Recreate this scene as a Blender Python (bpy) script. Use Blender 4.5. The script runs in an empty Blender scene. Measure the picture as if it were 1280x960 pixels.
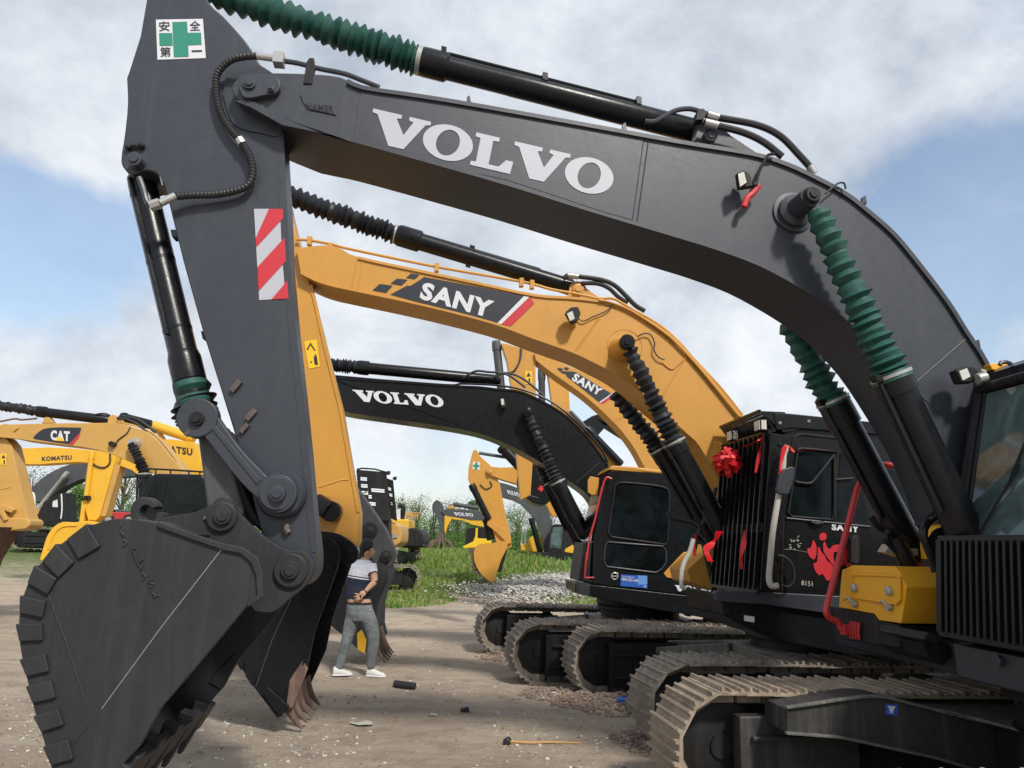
import bpy, bmesh, math, random
from mathutils import Vector, Matrix, noise as mn
random.seed(7)
V = Vector
SC = bpy.context.scene
COL = SC.collection
PI = math.pi
R = math.radians

# ------------------------------------------------------------------ camera
FPX = 924.4
CAMH = 1.80
PITCH = math.atan(200.0 / FPX)
ROLL = R(1.5)
_F = V((0, math.cos(PITCH), math.sin(PITCH)))
_R0 = V((1, 0, 0)); _U0 = V((0, -math.sin(PITCH), math.cos(PITCH)))
_R = _R0 * math.cos(ROLL) + _U0 * math.sin(ROLL)
_U = -_R0 * math.sin(ROLL) + _U0 * math.cos(ROLL)
CAM = V((0, 0, CAMH))
cd = bpy.data.cameras.new('camera'); cd.sensor_width = 36; cd.lens = 36 * FPX / 1280; cd.clip_end = 3000; cd.clip_start = 0.05
co = bpy.data.objects.new('camera', cd); COL.objects.link(co)
m = Matrix((( _R.x, _U.x, -_F.x, 0), (_R.y, _U.y, -_F.y, 0), (_R.z, _U.z, -_F.z, 0), (0, 0, 0, 1)))
co.matrix_world = Matrix.Translation(CAM) @ m
SC.camera = co

def ray(px, py):
    return _F + _R * ((px - 640) / FPX) + _U * ((480 - py) / FPX)
def hit(px, py, p0, n):
    d = ray(px, py)
    return CAM + d * ((p0 - CAM).dot(n) / d.dot(n))
def at(px, py, Y):
    return hit(px, py, V((0, Y, 0)), V((0, 1, 0)))
def gnd(px, py, z=0):
    return hit(px, py, V((0, 0, z)), V((0, 0, 1)))

CR = {'A1': (0, 0, 2.977), 'A2': (420, 0, 2.977), 'A3': (850, 60, 2.977), 'A4': (850, 360, 2.977), 'A5': (850, 640, 2.977),
      'A6': (0, 640, 2.977), 'A7': (130, 320, 2.977), 'A8': (280, 600, 2.977), 'B1': (0, 480, 4.363), 'B2': (400, 540, 4.0),
      'B3': (560, 400, 3.2), 'B4': (600, 680, 3.368), 'B5': (860, 500, 3.692), 'B6': (1020, 560, 3.692), 'B7': (360, 230, 3.765),
      'B8': (660, 330, 4.175), 'C2': (710, 690, 6.4), 'C3': (400, 660, 4.8), 'C4': (1130, 430, 7.387), 'C6': (220, 500, 3.43),
      'C7': (0, 600, 8.0), 'C8': (440, 580, 7.111), 'C1': (970, 640, 9.6)}
def cr(k, *pts):
    ox, oy, s = CR[k]
    return [(ox + x / s, oy + y / s) for x, y in pts]

def sm(pts, n=5):
    """open Catmull-Rom through 2D/3D points"""
    P = [V(p) for p in pts]
    if len(P) < 3: return [tuple(p) for p in P]
    out = []
    for i in range(len(P) - 1):
        p0 = P[i - 1] if i > 0 else P[0] * 2 - P[1]
        p1, p2 = P[i], P[i + 1]
        p3 = P[i + 2] if i + 2 < len(P) else P[-1] * 2 - P[-2]
        for k in range(n):
            t = k / n
            out.append(0.5 * ((2 * p1) + (p2 - p0) * t + (2 * p0 - 5 * p1 + 4 * p2 - p3) * t * t + (3 * p1 - p0 - 3 * p2 + p3) * t ** 3))
    out.append(P[-1])
    return [tuple(p) for p in out]

# ------------------------------------------------------------------ materials
MATS = {}
def _tree(name):
    m = bpy.data.materials.new(name); m.use_nodes = True
    nt = m.node_tree
    b = nt.nodes['Principled BSDF']
    return m, nt, b
def N(nt, t, **kw):
    n = nt.nodes.new(t)
    for k, v in kw.items():
        setattr(n, k, v)
    return n
def noise_n(nt, scale, detail=4, rough=.6, vec=None, dist=0):
    n = N(nt, 'ShaderNodeTexNoise'); n.inputs['Scale'].default_value = scale; n.inputs['Detail'].default_value = detail
    n.inputs['Roughness'].default_value = rough; n.inputs['Distortion'].default_value = dist
    if vec is not None: nt.links.new(vec, n.inputs['Vector'])
    return n
def ramp(nt, fac, a, b, ca=(0, 0, 0, 1), cb=(1, 1, 1, 1)):
    r = N(nt, 'ShaderNodeValToRGB'); r.color_ramp.elements[0].position = a; r.color_ramp.elements[1].position = b
    r.color_ramp.elements[0].color = ca; r.color_ramp.elements[1].color = cb
    nt.links.new(fac, r.inputs[0]); return r
def mixc(nt, fac, a, b):
    x = N(nt, 'ShaderNodeMix', data_type='RGBA')
    def s(sock, v):
        if isinstance(v, (tuple, list)): sock.default_value = (*v[:3], 1)
        elif isinstance(v, (int, float)): sock.default_value = v
        else: nt.links.new(v, sock)
    s(x.inputs[0], fac); s(x.inputs[6], a); s(x.inputs[7], b)
    return x.outputs[2]
def paint(name, c, rough=.42, dirt=(.30, .25, .20), damt=.25, spec=.5, metal=0, bump=.15, coat=0, bs=9, scale=1.0, grime=.82):
    """painted or cast metal with uneven roughness, worn dust patches and orange peel"""
    m, nt, b = _tree(name)
    tc = N(nt, 'ShaderNodeTexCoord').outputs['Object']
    n1 = noise_n(nt, 1.7 * scale, 6, .65, tc, .4)
    n2 = noise_n(nt, 14 * scale, 5, .7, tc)
    n3 = noise_n(nt, 160 * scale, 2, .5, tc)
    base = mixc(nt, ramp(nt, n1.outputs[0], .3, .75).outputs[0], tuple(x * grime for x in c), tuple(min(1, x * 1.06) for x in c))
    mul = N(nt, 'ShaderNodeMath', operation='MULTIPLY')
    nt.links.new(ramp(nt, n2.outputs[0], .42, .78).outputs[0], mul.inputs[0]); nt.links.new(ramp(nt, n1.outputs[0], .38, .7).outputs[0], mul.inputs[1])
    mul2 = N(nt, 'ShaderNodeMath', operation='MULTIPLY'); nt.links.new(mul.outputs[0], mul2.inputs[0]); mul2.inputs[1].default_value = damt
    col = mixc(nt, mul2.outputs[0], base, dirt)
    # thin rain and dust streaks running down the panel
    mp = N(nt, 'ShaderNodeMapping'); mp.inputs['Scale'].default_value = (13 * scale, 13 * scale, .55 * scale); nt.links.new(tc, mp.inputs[0])
    n4 = noise_n(nt, 1, 5, .7, mp.outputs[0], .2)
    ms = N(nt, 'ShaderNodeMath', operation='MULTIPLY'); nt.links.new(ramp(nt, n4.outputs[0], .50, .74).outputs[0], ms.inputs[0]); ms.inputs[1].default_value = min(.6, damt * 1.1)
    col = mixc(nt, ms.outputs[0], col, dirt)
    nt.links.new(col, b.inputs['Base Color'])
    mr = N(nt, 'ShaderNodeMapRange'); nt.links.new(n2.outputs[0], mr.inputs[0])
    mr.inputs[3].default_value = max(.05, rough - .10); mr.inputs[4].default_value = min(1, rough + .22)
    nt.links.new(mr.outputs[0], b.inputs['Roughness'])
    b.inputs['Metallic'].default_value = metal
    b.inputs['Specular IOR Level'].default_value = spec
    if coat: b.inputs['Coat Weight'].default_value = coat; b.inputs['Coat Roughness'].default_value = .12
    ad = N(nt, 'ShaderNodeMath', operation='MULTIPLY_ADD'); nt.links.new(n1.outputs[0], ad.inputs[0]); ad.inputs[1].default_value = 4; nt.links.new(n3.outputs[0], ad.inputs[2])
    bp = N(nt, 'ShaderNodeBump'); bp.inputs['Strength'].default_value = bump; bp.inputs['Distance'].default_value = .004
    nt.links.new(ad.outputs[0], bp.inputs['Height']); nt.links.new(bp.outputs[0], b.inputs['Normal'])
    MATS[name] = m; return m
def plain(name, c, rough=.5, spec=.5, metal=0, var=.12, emit=0):
    m, nt, b = _tree(name)
    tc = N(nt, 'ShaderNodeTexCoord').outputs['Object']
    n1 = noise_n(nt, 22, 4, .6, tc)
    nt.links.new(mixc(nt, n1.outputs[0], tuple(x * (1 - var) for x in c), tuple(min(1, x * (1 + var)) for x in c)), b.inputs['Base Color'])
    b.inputs['Roughness'].default_value = rough; b.inputs['Metallic'].default_value = metal; b.inputs['Specular IOR Level'].default_value = spec
    MATS[name] = m; return m

M_GREY = paint('dark_grey_paint', (.031, .036, .048), .36, damt=.09, dirt=(.12, .115, .11), spec=.5, grime=.92)
M_GREY2 = paint('bucket_dark_paint', (.025, .026, .029), .52, damt=.14, dirt=(.12, .11, .10), spec=.3, bump=.10, grime=.9)
M_BLK = paint('black_paint', (.008, .009, .011), .22, damt=.05, dirt=(.05, .045, .04), spec=.28)
M_BLKM = paint('matt_black_metal', (.011, .011, .012), .5, damt=.25, dirt=(.08, .07, .06), spec=.3)
M_SLATE = paint('slate_paint', (.055, .060, .068), .5, damt=.4, dirt=(.16, .14, .12))
M_SANY = paint('ochre_yellow_paint', (.56, .275, .045), .36, damt=.15, dirt=(.30, .18, .08), grime=.90)
M_CAT = paint('machine_yellow_paint', (.54, .31, .075), .42, damt=.22, dirt=(.35, .24, .12), grime=.88)
M_KOM = paint('bright_yellow_paint', (.72, .40, .025), .38, damt=.10, dirt=(.4, .28, .10), grime=.92)
M_BOX = paint('toolbox_yellow_paint', (.80, .40, .018), .35, damt=.12, dirt=(.4, .26, .1), grime=.92)
M_SHOE = paint('dusty_track_steel', (.34, .275, .21), .85, damt=.9, dirt=(.52, .43, .33), spec=.2, bump=.6, grime=.6)
M_SHOE2 = paint('worn_track_steel', (.25, .215, .18), .7, damt=.85, dirt=(.50, .42, .33), spec=.3, bump=.6, grime=.55)
M_RUST = paint('rusty_steel', (.12, .078, .062), .75, damt=.7, dirt=(.28, .20, .15), spec=.3, bump=.6)
M_LUG = paint('worn_dark_steel', (.075, .055, .05), .6, damt=.5)
M_BROWN = paint('brown_bucket_steel', (.13, .07, .045), .75, damt=.5, dirt=(.25, .2, .15), spec=.3)
M_BOOTG = plain('green_rubber_canvas', (.020, .082, .066), .55, .35, var=.5)
M_BOOTK = plain('black_rubber_canvas', (.014, .015, .019), .5, .4, var=.3)
M_HOSE = plain('rubber_hose', (.022, .022, .024), .5, .4)
M_STEEL = plain('zinc_steel', (.42, .42, .40), .35, .5, metal=.45)
M_WHITE = plain('white_vinyl', (.62, .63, .66), .45, var=.03)
M_WLET = plain('pale_grey_lettering', (.42, .43, .48), .45, var=.02)
M_RED = plain('red_vinyl', (.50, .022, .035), .45, var=.05)
M_REDP = plain('red_painted_steel', (.50, .03, .035), .4, var=.12)
M_RIB = plain('red_satin_ribbon', (.62, .010, .016), .45, var=.4)
M_GRN = plain('green_vinyl', (.02, .22, .15), .45, var=.04)
M_DECK = plain('black_vinyl', (.022, .025, .035), .4, var=.05)
M_BLUE = plain('blue_vinyl', (.025, .10, .42), .4, var=.1)
M_LBLUE = plain('light_blue_vinyl', (.13, .28, .62), .4, var=.1)
M_YEL = plain('yellow_vinyl', (.80, .50, .02), .45, var=.04)
M_LENS = plain('lamp_glass', (.55, .56, .50), .12, .8, var=.3)
M_TAPE = paint('dirty_white_wrap', (.50, .48, .43), .75, damt=.8, dirt=(.22, .19, .15))
M_FRAME = paint('dusty_black_frame', (.028, .028, .027), .5, damt=.6, dirt=(.10, .09, .075))
M_V2STICK = paint('dull_dark_grey_paint', (.030, .033, .038), .5, damt=.35, dirt=(.10, .09, .08))
M_OLIVE = paint('dusty_carbody_paint', (.10, .105, .095), .6, damt=.8, dirt=(.30, .28, .22))

def glass_mat(name, c, rough=.06, var=.5):
    m, nt, b = _tree(name)
    tc = N(nt, 'ShaderNodeTexCoord').outputs['Object']
    n1 = noise_n(nt, 2.3, 4, .6, tc, .8)
    nt.links.new(mixc(nt, ramp(nt, n1.outputs[0], .35, .65).outputs[0], tuple(x * (1 - var) for x in c), tuple(x * (1 + var) for x in c)), b.inputs['Base Color'])
    b.inputs['Roughness'].default_value = rough; b.inputs['Specular IOR Level'].default_value = .6
    bp = N(nt, 'ShaderNodeBump'); bp.inputs['Strength'].default_value = .05; bp.inputs['Distance'].default_value = .02
    nt.links.new(n1.outputs[0], bp.inputs['Height']); nt.links.new(bp.outputs[0], b.inputs['Normal'])
    return m
M_GLASS = glass_mat('tinted_window_glass', (.007, .010, .012), .08)
M_GLASS.node_tree.nodes['Principled BSDF'].inputs['Specular IOR Level'].default_value = .16
M_GLASSL = glass_mat('greenish_window_glass', (.075, .11, .11), .05, .5)

# ------------------------------------------------------------------ mesh builder
class G:
    def __init__(s): s.v = []; s.f = []; s.mi = []; s.cur = 0
    def add(s, vs, fs):
        o = len(s.v); s.v += [V(x) for x in vs]
        for f in fs: s.f.append([i + o for i in f]); s.mi.append(s.cur)
        return s
    def prism(s, pts, vec):
        n = len(pts); vec = V(vec)
        a = [V(p) for p in pts]; b = [p + vec for p in a]
        fs = [list(range(n)), list(range(2 * n - 1, n - 1, -1))] + [[i, (i + 1) % n, n + (i + 1) % n, n + i] for i in range(n)]
        return s.add(a + b, fs)
    def flat(s, pts): return s.add(pts, [list(range(len(pts)))])
    def box(s, c, hx, hy, hz):
        c, hx, hy, hz = V(c), V(hx), V(hy), V(hz)
        vs = [c + hx * i + hy * j + hz * k for i in (-1, 1) for j in (-1, 1) for k in (-1, 1)]
        return s.add(vs, [(0, 1, 3, 2), (4, 6, 7, 5), (0, 4, 5, 1), (2, 3, 7, 6), (0, 2, 6, 4), (1, 5, 7, 3)])
    def hexa(s, a, b):  # two quads
        return s.add(list(a) + list(b), [(0, 1, 2, 3), (7, 6, 5, 4), (0, 4, 5, 1), (1, 5, 6, 2), (2, 6, 7, 3), (3, 7, 4, 0)])
    def tube(s, path, r, n=10, caps=True, flatten=None):
        P = [V(p) for p in path]; m = len(P)
        rs = r if isinstance(r, (list, tuple)) else [r] * m
        T = [(P[min(i + 1, m - 1)] - P[max(i - 1, 0)]).normalized() for i in range(m)]
        up = V((0, 0, 1)) if abs(T[0].z) < .9 else V((1, 0, 0))
        nx = T[0].cross(up).normalized(); vs = []
        for i in range(m):
            nx = (nx - T[i] * nx.dot(T[i])); nx = nx.normalized() if nx.length > 1e-6 else T[i].orthogonal().normalized()
            ny = T[i].cross(nx)
            for k in range(n):
                a = 2 * PI * k / n
                vs.append(P[i] + (nx * math.cos(a) + ny * math.sin(a)) * rs[i])
        fs = [[i * n + k, i * n + (k + 1) % n, (i + 1) * n + (k + 1) % n, (i + 1) * n + k] for i in range(m - 1) for k in range(n)]
        if caps: fs += [list(range(n))[::-1], list(range((m - 1) * n, m * n))]
        return s.add(vs, fs)
    def lathe(s, p0, p1, prof, n=24, jit=0, sag=None):
        """prof: (t along 0..1, r)"""
        p0, p1 = V(p0), V(p1); ax = (p1 - p0); T = ax.normalized(); nx = T.orthogonal().normalized(); ny = T.cross(nx)
        vs = []
        for t, r in prof:
            j = V((random.uniform(-jit, jit), random.uniform(-jit, jit), random.uniform(-jit, jit)))
            c = p0 + ax * t + j + (sag(t) if sag else V((0, 0, 0)))
            ph = random.uniform(0, 6.3)
            for k in range(n):
                a = 2 * PI * k / n
                rr = r * (1 + (jit * 1.6 * math.sin(2 * a + ph) + jit * 1.2 * math.sin(5 * a + ph) if jit else 0))
                vs.append(c + (nx * math.cos(a) + ny * math.sin(a)) * rr)
        m = len(prof)
        fs = [[i * n + k, i * n + (k + 1) % n, (i + 1) * n + (k + 1) % n, (i + 1) * n + k] for i in range(m - 1) for k in range(n)]
        fs += [list(range(n))[::-1], list(range((m - 1) * n, m * n))]
        return s.add(vs, fs)
    def cyl(s, p0, p1, r, n=24): return s.lathe(p0, p1, [(0, r), (1, r)], n)
    def loft(s, rings):  # rings: (center, ax1, ax2)
        n = 16; vs = []
        for c, a, b in rings:
            for k in range(n):
                t = 2 * PI * k / n; vs.append(V(c) + V(a) * math.cos(t) + V(b) * math.sin(t))
        m = len(rings)
        fs = [[i * n + k, i * n + (k + 1) % n, (i + 1) * n + (k + 1) % n, (i + 1) * n + k] for i in range(m - 1) for k in range(n)]
        fs += [list(range(n))[::-1], list(range((m - 1) * n, m * n))]
        return s.add(vs, fs)
    def ball(s, c, r, n=12, sc=(1, 1, 1)):
        prof = []; c = V(c); vs = []; m = n // 2 + 1
        for i in range(1, m):
            a = PI * i / m
            for k in range(n):
                b = 2 * PI * k / n
                vs.append(c + V((r * sc[0] * math.sin(a) * math.cos(b), r * sc[1] * math.sin(a) * math.sin(b), r * sc[2] * math.cos(a))))
        vs += [c + V((0, 0, r * sc[2])), c - V((0, 0, r * sc[2]))]
        q = m - 1
        fs = [[i * n + k, (i + 1) * n + k, (i + 1) * n + (k + 1) % n, i * n + (k + 1) % n] for i in range(q - 1) for k in range(n)]
        fs += [[q * n, k, (k + 1) % n] for k in range(n)] + [[q * n + 1, (q - 1) * n + (k + 1) % n, (q - 1) * n + k] for k in range(n)]
        return s.add(vs, fs)

def rootloc(o):
    l = V((0, 0, 0))
    while o is not None: l = l + o.location; o = o.parent
    return l
def mk(name, g, mat, parent=None, bevel=0, ang=35, loc=None, smooth=True, recalc=True):
    base = rootloc(parent) if parent is not None else (V(loc) if loc is not None else V((0, 0, 0)))
    me = bpy.data.meshes.new(name)
    me.from_pydata([tuple(v - base) for v in g.v], [], g.f)
    mats = mat if isinstance(mat, (list, tuple)) else [mat]
    for mm in mats: me.materials.append(mm)
    if len(mats) > 1: me.polygons.foreach_set('material_index', g.mi)
    if recalc:
        bm = bmesh.new(); bm.from_mesh(me); bmesh.ops.recalc_face_normals(bm, faces=bm.faces); bm.to_mesh(me); bm.free()
    if smooth:
        me.polygons.foreach_set('use_smooth', [True] * len(me.polygons)); me.set_sharp_from_angle(angle=R(ang))
    me.update()
    o = bpy.data.objects.new(name, me); COL.objects.link(o)
    if parent is not None: o.parent = parent
    elif loc is not None: o.location = base
    if bevel:
        b = o.modifiers.new('bevel', 'BEVEL'); b.width = bevel; b.segments = 2; b.limit_method = 'ANGLE'; b.angle_limit = R(40); b.harden_normals = True
    return o
def tag(o, label=None, cat=None, group=None, kind=None):
    if label: o['label'] = label
    if cat: o['category'] = cat
    if group: o['group'] = group
    if kind: o['kind'] = kind
    return o
def root(name, loc, label, cat, group=None):
    o = bpy.data.objects.new(name, None); COL.objects.link(o); o.location = V(loc); o.empty_display_size = .2
    return tag(o, label, cat, group)

# ------------------------------------------------------------------ lettering
_tc = {}
def text2d(s, bold=0.0, shear=0.0):
    """glyph outlines as filled 2D mesh, normalised to a 0..1 box; returns verts, faces"""
    k = (s, bold, shear)
    if k in _tc: return _tc[k]
    c = bpy.data.curves.new('tmp', 'FONT'); c.body = s; c.size = 1; c.offset = bold; c.shear = shear; c.resolution_u = 3; c.space_character = 1 + bold * 3
    o = bpy.data.objects.new('tmp', c); COL.objects.link(o)
    dg = bpy.context.evaluated_depsgraph_get(); dg.update()
    me = bpy.data.meshes.new_from_object(o.evaluated_get(dg))
    vs = [(v.co.x, v.co.y) for v in me.vertices]; fs = [list(p.vertices) for p in me.polygons]
    bpy.data.objects.remove(o); bpy.data.curves.remove(c); bpy.data.meshes.remove(me)
    x0 = min(v[0] for v in vs); x1 = max(v[0] for v in vs); y0 = min(v[1] for v in vs); y1 = max(v[1] for v in vs)
    vs = [((x - x0) / (x1 - x0 + 1e-9), (y - y0) / (y1 - y0 + 1e-9)) for x, y in vs]
    _tc[k] = (vs, fs); return vs, fs
def volvo2d():
    vs, fs = [], []
    def poly(pts, u0, u1):
        o = len(vs); vs.extend([(u0 + (u1 - u0) * x, y) for x, y in pts]); fs.append(list(range(o, o + len(pts))))
    Vp = [(0, 1), (.50, 1), (.50, .89), (.42, .86), (.585, .42), (.71, .86), (.63, .89), (.63, 1), (1, 1), (1, .89), (.92, .86), (.63, 0), (.37, 0), (.09, .86), (0, .89)]
    Lp = [(0, 1), (.56, 1), (.56, .88), (.42, .86), (.42, .14), (.66, .14), (.80, .38), (.97, .38), (.95, 0), (0, 0), (0, .12), (.12, .14), (.12, .86), (0, .88)]
    poly(Vp, 0, .238); poly(Lp, .424, .597); poly(Vp, .583, .812)
    for a, b in ((.218, .422), (.802, 1.0)):
        o = len(vs); n = 32; cx = (a + b) / 2; h = (b - a) / 2
        for k in range(n):
            t = 2 * PI * k / n
            vs.append((cx + h * math.cos(t), .5 + .54 * math.sin(t))); vs.append((cx + h * .46 * math.cos(t - .12), .5 + .40 * math.sin(t)))
        for k in range(n): fs.append([o + 2 * k, o + 2 * ((k + 1) % n), o + 2 * ((k + 1) % n) + 1, o + 2 * k + 1])
    return vs, fs
def letters(g, shape, p00, U, H, mapf):
    vs, fs = shape
    g.add([mapf(p00[0] + U[0] * x + H[0] * y, p00[1] + U[1] * x + H[1] * y) for x, y in vs], fs)

# ------------------------------------------------------------------ machine planes
class Mach:
    k = 1.0
    """vertical working plane of one machine: its boom's near side face"""
    def __init__(s, Y0, az):
        s.rear = V((math.sin(R(az)), math.cos(R(az)), 0)); s.away = V((-math.cos(R(az)), math.sin(R(az)), 0)); s.p0 = V((0, Y0, 0)); s.fwd = -s.rear
    def on(s, px, py, off=0.0): return hit(px, py, s.p0 + s.away * off, s.away)
    def pts(s, pp, off=0.0): return [s.on(x, y, off) for x, y in pp]
    def slab(s, g, pp, off0, off1): return g.prism(s.pts(pp, off0), s.away * (off1 - off0))
    def ppm(s, px, py, off=0):  # metres per pixel here
        return (s.on(px + 5, py, off) - s.on(px - 5, py, off)).length / 10 * .98

def boot(g, p0, p1, r, n, rin=.72, jit=.004, tight=0.0, taper=1.0):
    """bellows; tight: how much pleats bunch at the p1 end"""
    prof = []
    for i in range(n + 1):
        t = i / n; t2 = t + tight * math.sin(PI * t) * .3 + tight * t * (1 - t) * .35
        rr = r * (1 + (taper - 1) * (1 - t)) * random.uniform(.90, 1.06)
        prof.append((t2, rr * rin))
        if i < n:
            tn = (i + 1) / n; tn2 = tn + tight * math.sin(PI * tn) * .3 + tight * tn * (1 - tn) * .35
            prof.append(((t2 + tn2) / 2 + random.uniform(-.1, .1) * (tn2 - t2), rr))
    g.lathe(p0, p1, prof, 22, jit * 1.7)
def pin(g, m, px, py, off0, off1, rpx, steps=True):
    r = rpx * m.ppm(px, py, off0); c = m.on(px, py, off0); e = c + m.away * (off1 - off0); T = -m.away
    if steps: g.lathe(e, c + T * .0, [(0, r), (.995, r), (1, r * .93)], 28); g.lathe(c, c + T * .012, [(0, r * .62), (.7, r * .62), (1, r * .55)], 24)
    else: g.cyl(e, c, r)
# ================================================================== generic undercarriage and upper
class Fr:
    def __init__(s, o, f, pitch=0):
        s.o = V(o); f = V(f).normalized(); s.l = V((-f.y, f.x, 0)).normalized(); s.f = (f * math.cos(pitch) + V((0, 0, 1)) * math.sin(pitch)).normalized(); s.u = s.f.cross(s.l)
    def p(s, x, y, z): return s.o + s.f * x + s.l * y + s.u * z
    def box(s, g, x0, x1, y0, y1, z0, z1):
        return g.box(s.p((x0 + x1) / 2, (y0 + y1) / 2, (z0 + z1) / 2), s.f * (x1 - x0) / 2, s.l * (y1 - y0) / 2, s.u * (z1 - z0) / 2)

def track_path(L, H, n, sag=.02):
    r = H / 2; straight = L - 2 * r; per = 2 * straight + 2 * PI * r; out = []
    for i in range(n):
        d = per * i / n
        if d < straight:
            x = -straight / 2 + d; z = H - sag * math.sin(PI * d / straight) ** 2 * 1.0; t = (1, 0)
        elif d < straight + PI * r:
            a = (d - straight) / r; x = straight / 2 + r * math.sin(a); z = r + r * math.cos(a); t = (math.cos(a), -math.sin(a))
        elif d < 2 * straight + PI * r:
            x = straight / 2 - (d - straight - PI * r); z = 0; t = (-1, 0)
        else:
            a = (d - 2 * straight - PI * r) / r; x = -straight / 2 - r * math.sin(a); z = r - r * math.cos(a); t = (-math.cos(a), math.sin(a))
        out.append((x, z, t))
    return out, per / n

def track(par, F, yc, w, L, H, n, mat, detail=2):
    g = G(); path, pitch = track_path(L, H, n)
    th = .018 * H / .8; rid = .034 * H / .8
    hp = pitch * .5
    for i, (x, z, t) in enumerate(path):
        nx, nz = -t[1], t[0]  # outward normal
        if z > H * .5 and abs(nz - 1) < 1e-6: nx, nz = 0, 1
        wob = random.uniform(-.004, .004)
        if detail: cs = [(-hp * 1.04, -th), (hp * .98, -th), (hp * .98, .004), (hp * .80, rid * .2), (hp * .72, rid * 1.1), (hp * .56, rid * 1.1), (hp * .50, 0), (hp * .10, 0), (hp * .04, rid * .6), (-hp * .12, rid * .6), (-hp * .2, 0), (-hp * .6, 0), (-hp * .66, rid * .75), (-hp * .84, rid * .75), (-hp * .9, 0), (-hp * 1.04, -.004)]
        else: cs = [(-hp * .9, -th), (hp * .9, -th), (hp * .9, 0), (hp * .6, rid), (hp * .4, rid), (hp * .3, 0), (-hp * .9, 0)]
        pts = []
        for a, b in cs:
            b += wob - th * 0
            pts.append(F.p(x + t[0] * a + nx * b, yc - w / 2 + random.uniform(-.003, .003), z + t[1] * a + nz * b))
        g.prism(pts, F.l * w)
        if detail > 1:
            for s_ in (-1, 1):
                g.box(F.p(x - nx * (th + .04), yc + s_ * .09, z - nz * (th + .04)), (F.f * t[0] + F.u * t[1]) * hp * .86, F.l * .022, (F.f * nx + F.u * nz) * .04)
    return mk('track', g, mat, par, smooth=False)

def wheel(name, par, F, x, yc, z, r, w, mat, teeth=0):
    g = G(); c = F.p(x, yc, z)
    g.lathe(c - F.l * w / 2, c + F.l * w / 2, [(0, r * .25), (0.001, r * .8), (.02, r * .82), (.03, r), (.3, r), (.31, r * 1.04), (.69, r * 1.04), (.7, r), (.97, r), (.98, r * .82), (.999, r * .8), (1, r * .25)], 32)
    g.cyl(c - F.l * w * .62, c + F.l * w * .62, r * .28, 20)
    if teeth:
        for k in range(teeth):
            a = 2 * PI * k / teeth; d = F.f * math.cos(a) + F.u * math.sin(a); t = -F.f * math.sin(a) + F.u * math.cos(a)
            g.box(c + d * r * 1.03, d * r * .12, F.l * w * .12, t * r * .06)
    return mk(name, g, mat, par)

def undercarriage(par, F, gauge, L, H, w, n, mshoe=(None, None), mframe=None, detail=2, center=True, mguard=None):
    mframe = mframe or M_BLKM
    for s_, ms in ((1, mshoe[0]), (-1, mshoe[1])):
        yc = s_ * gauge / 2
        t = track(par, F, yc, w, L, H, n, ms or M_SHOE2, detail)
        r = H / 2
        wheel('idler', t, F, L / 2 - r, yc, r, r - .09, .16, M_BLKM)
        wheel('sprocket', t, F, -L / 2 + r, yc, r, r - .10, .12, M_BLKM, 21)
        g = G(); a = L / 2 - r * 1.05
        F.box(g, -a + .1, a - .55, yc - .14, yc + .14, H * .26, H * .70)
        mk('track_frame', g, mframe, t, .012)
        if detail:
            for k in range(7):
                wheel('roller', t, F, -a + .45 + (2 * a - 1.0) * k / 6, yc, .14, .085, .30, M_BLKM)
            for k in (-.3, .25):
                wheel('carrier_roller', t, F, k * L, yc, H - .11, .06, .16, M_BLKM)
        # step and guard block on the outer and inner side of the frame near the idler
        g = G()
        for so in (-1, 1):
            y0 = yc + so * .14; y1 = yc + so * (w / 2 - .03)
            F.box(g, a - .95, a - .04, min(y0, y1), max(y0, y1), H * .13, H * .80)
            for zz in (.26, .60):
                F.box(g, a - .90, a - .12, min(y1, y1 + so * .045), max(y1, y1 + so * .045), H * zz, H * zz + .035)
        mk('idler_guard', g, mguard or mframe, t, .012)
    if center:
        g = G()
        hw = gauge / 2 - .16
        F.box(g, -.75, .75, -.62, .62, H * .35, H * .93)
        for sx in (-1, 1):
            for sy in (-1, 1):
                top = [F.p(sx * .15, sy * .5, H * .93), F.p(sx * .8, sy * .35, H * .93), F.p(sx * (L * .26 + .25), sy * hw, H * .72), F.p(sx * (L * .26 - .45), sy * hw, H * .72)]
                bot = [F.p(sx * .15, sy * .5, H * .35), F.p(sx * .8, sy * .35, H * .35), F.p(sx * (L * .26 + .25), sy * hw, H * .30), F.p(sx * (L * .26 - .45), sy * hw, H * .30)]
                g.hexa(top, bot)
        mk('carbody', g, M_OLIVE if detail else mframe, par, .015)
    return par

def turntable(par, c, r, z0, z1, u=V((0, 0, 1))):
    g = G(); c = V(c)
    a = c + V((0, 0, z0)); b = c + V((0, 0, z1)); h = z1 - z0
    g.lathe(a, b, [(0, r * 1.04), (.04, r), (.45, r), (.46, r * 1.10), (.62, r * 1.10), (.63, r * 1.02), (.72, r * 1.02), (.73, r * 1.12), (.9, r * 1.12), (1, r * 1.12)], 48)
    for k in range(36):
        t = 2 * PI * k / 36; d = V((math.cos(t), math.sin(t), 0))
        g.cyl(a + d * r * 1.06 + V((0, 0, h * .40)), a + d * r * 1.06 + V((0, 0, h * .46)), .018, 6)
        g.cyl(a + d * r * 1.075 + V((0, 0, h * .64)), a + d * r * 1.075 + V((0, 0, h * .73)), .018, 6)
    mk('turntable', g, M_BLKM, par)

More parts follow.
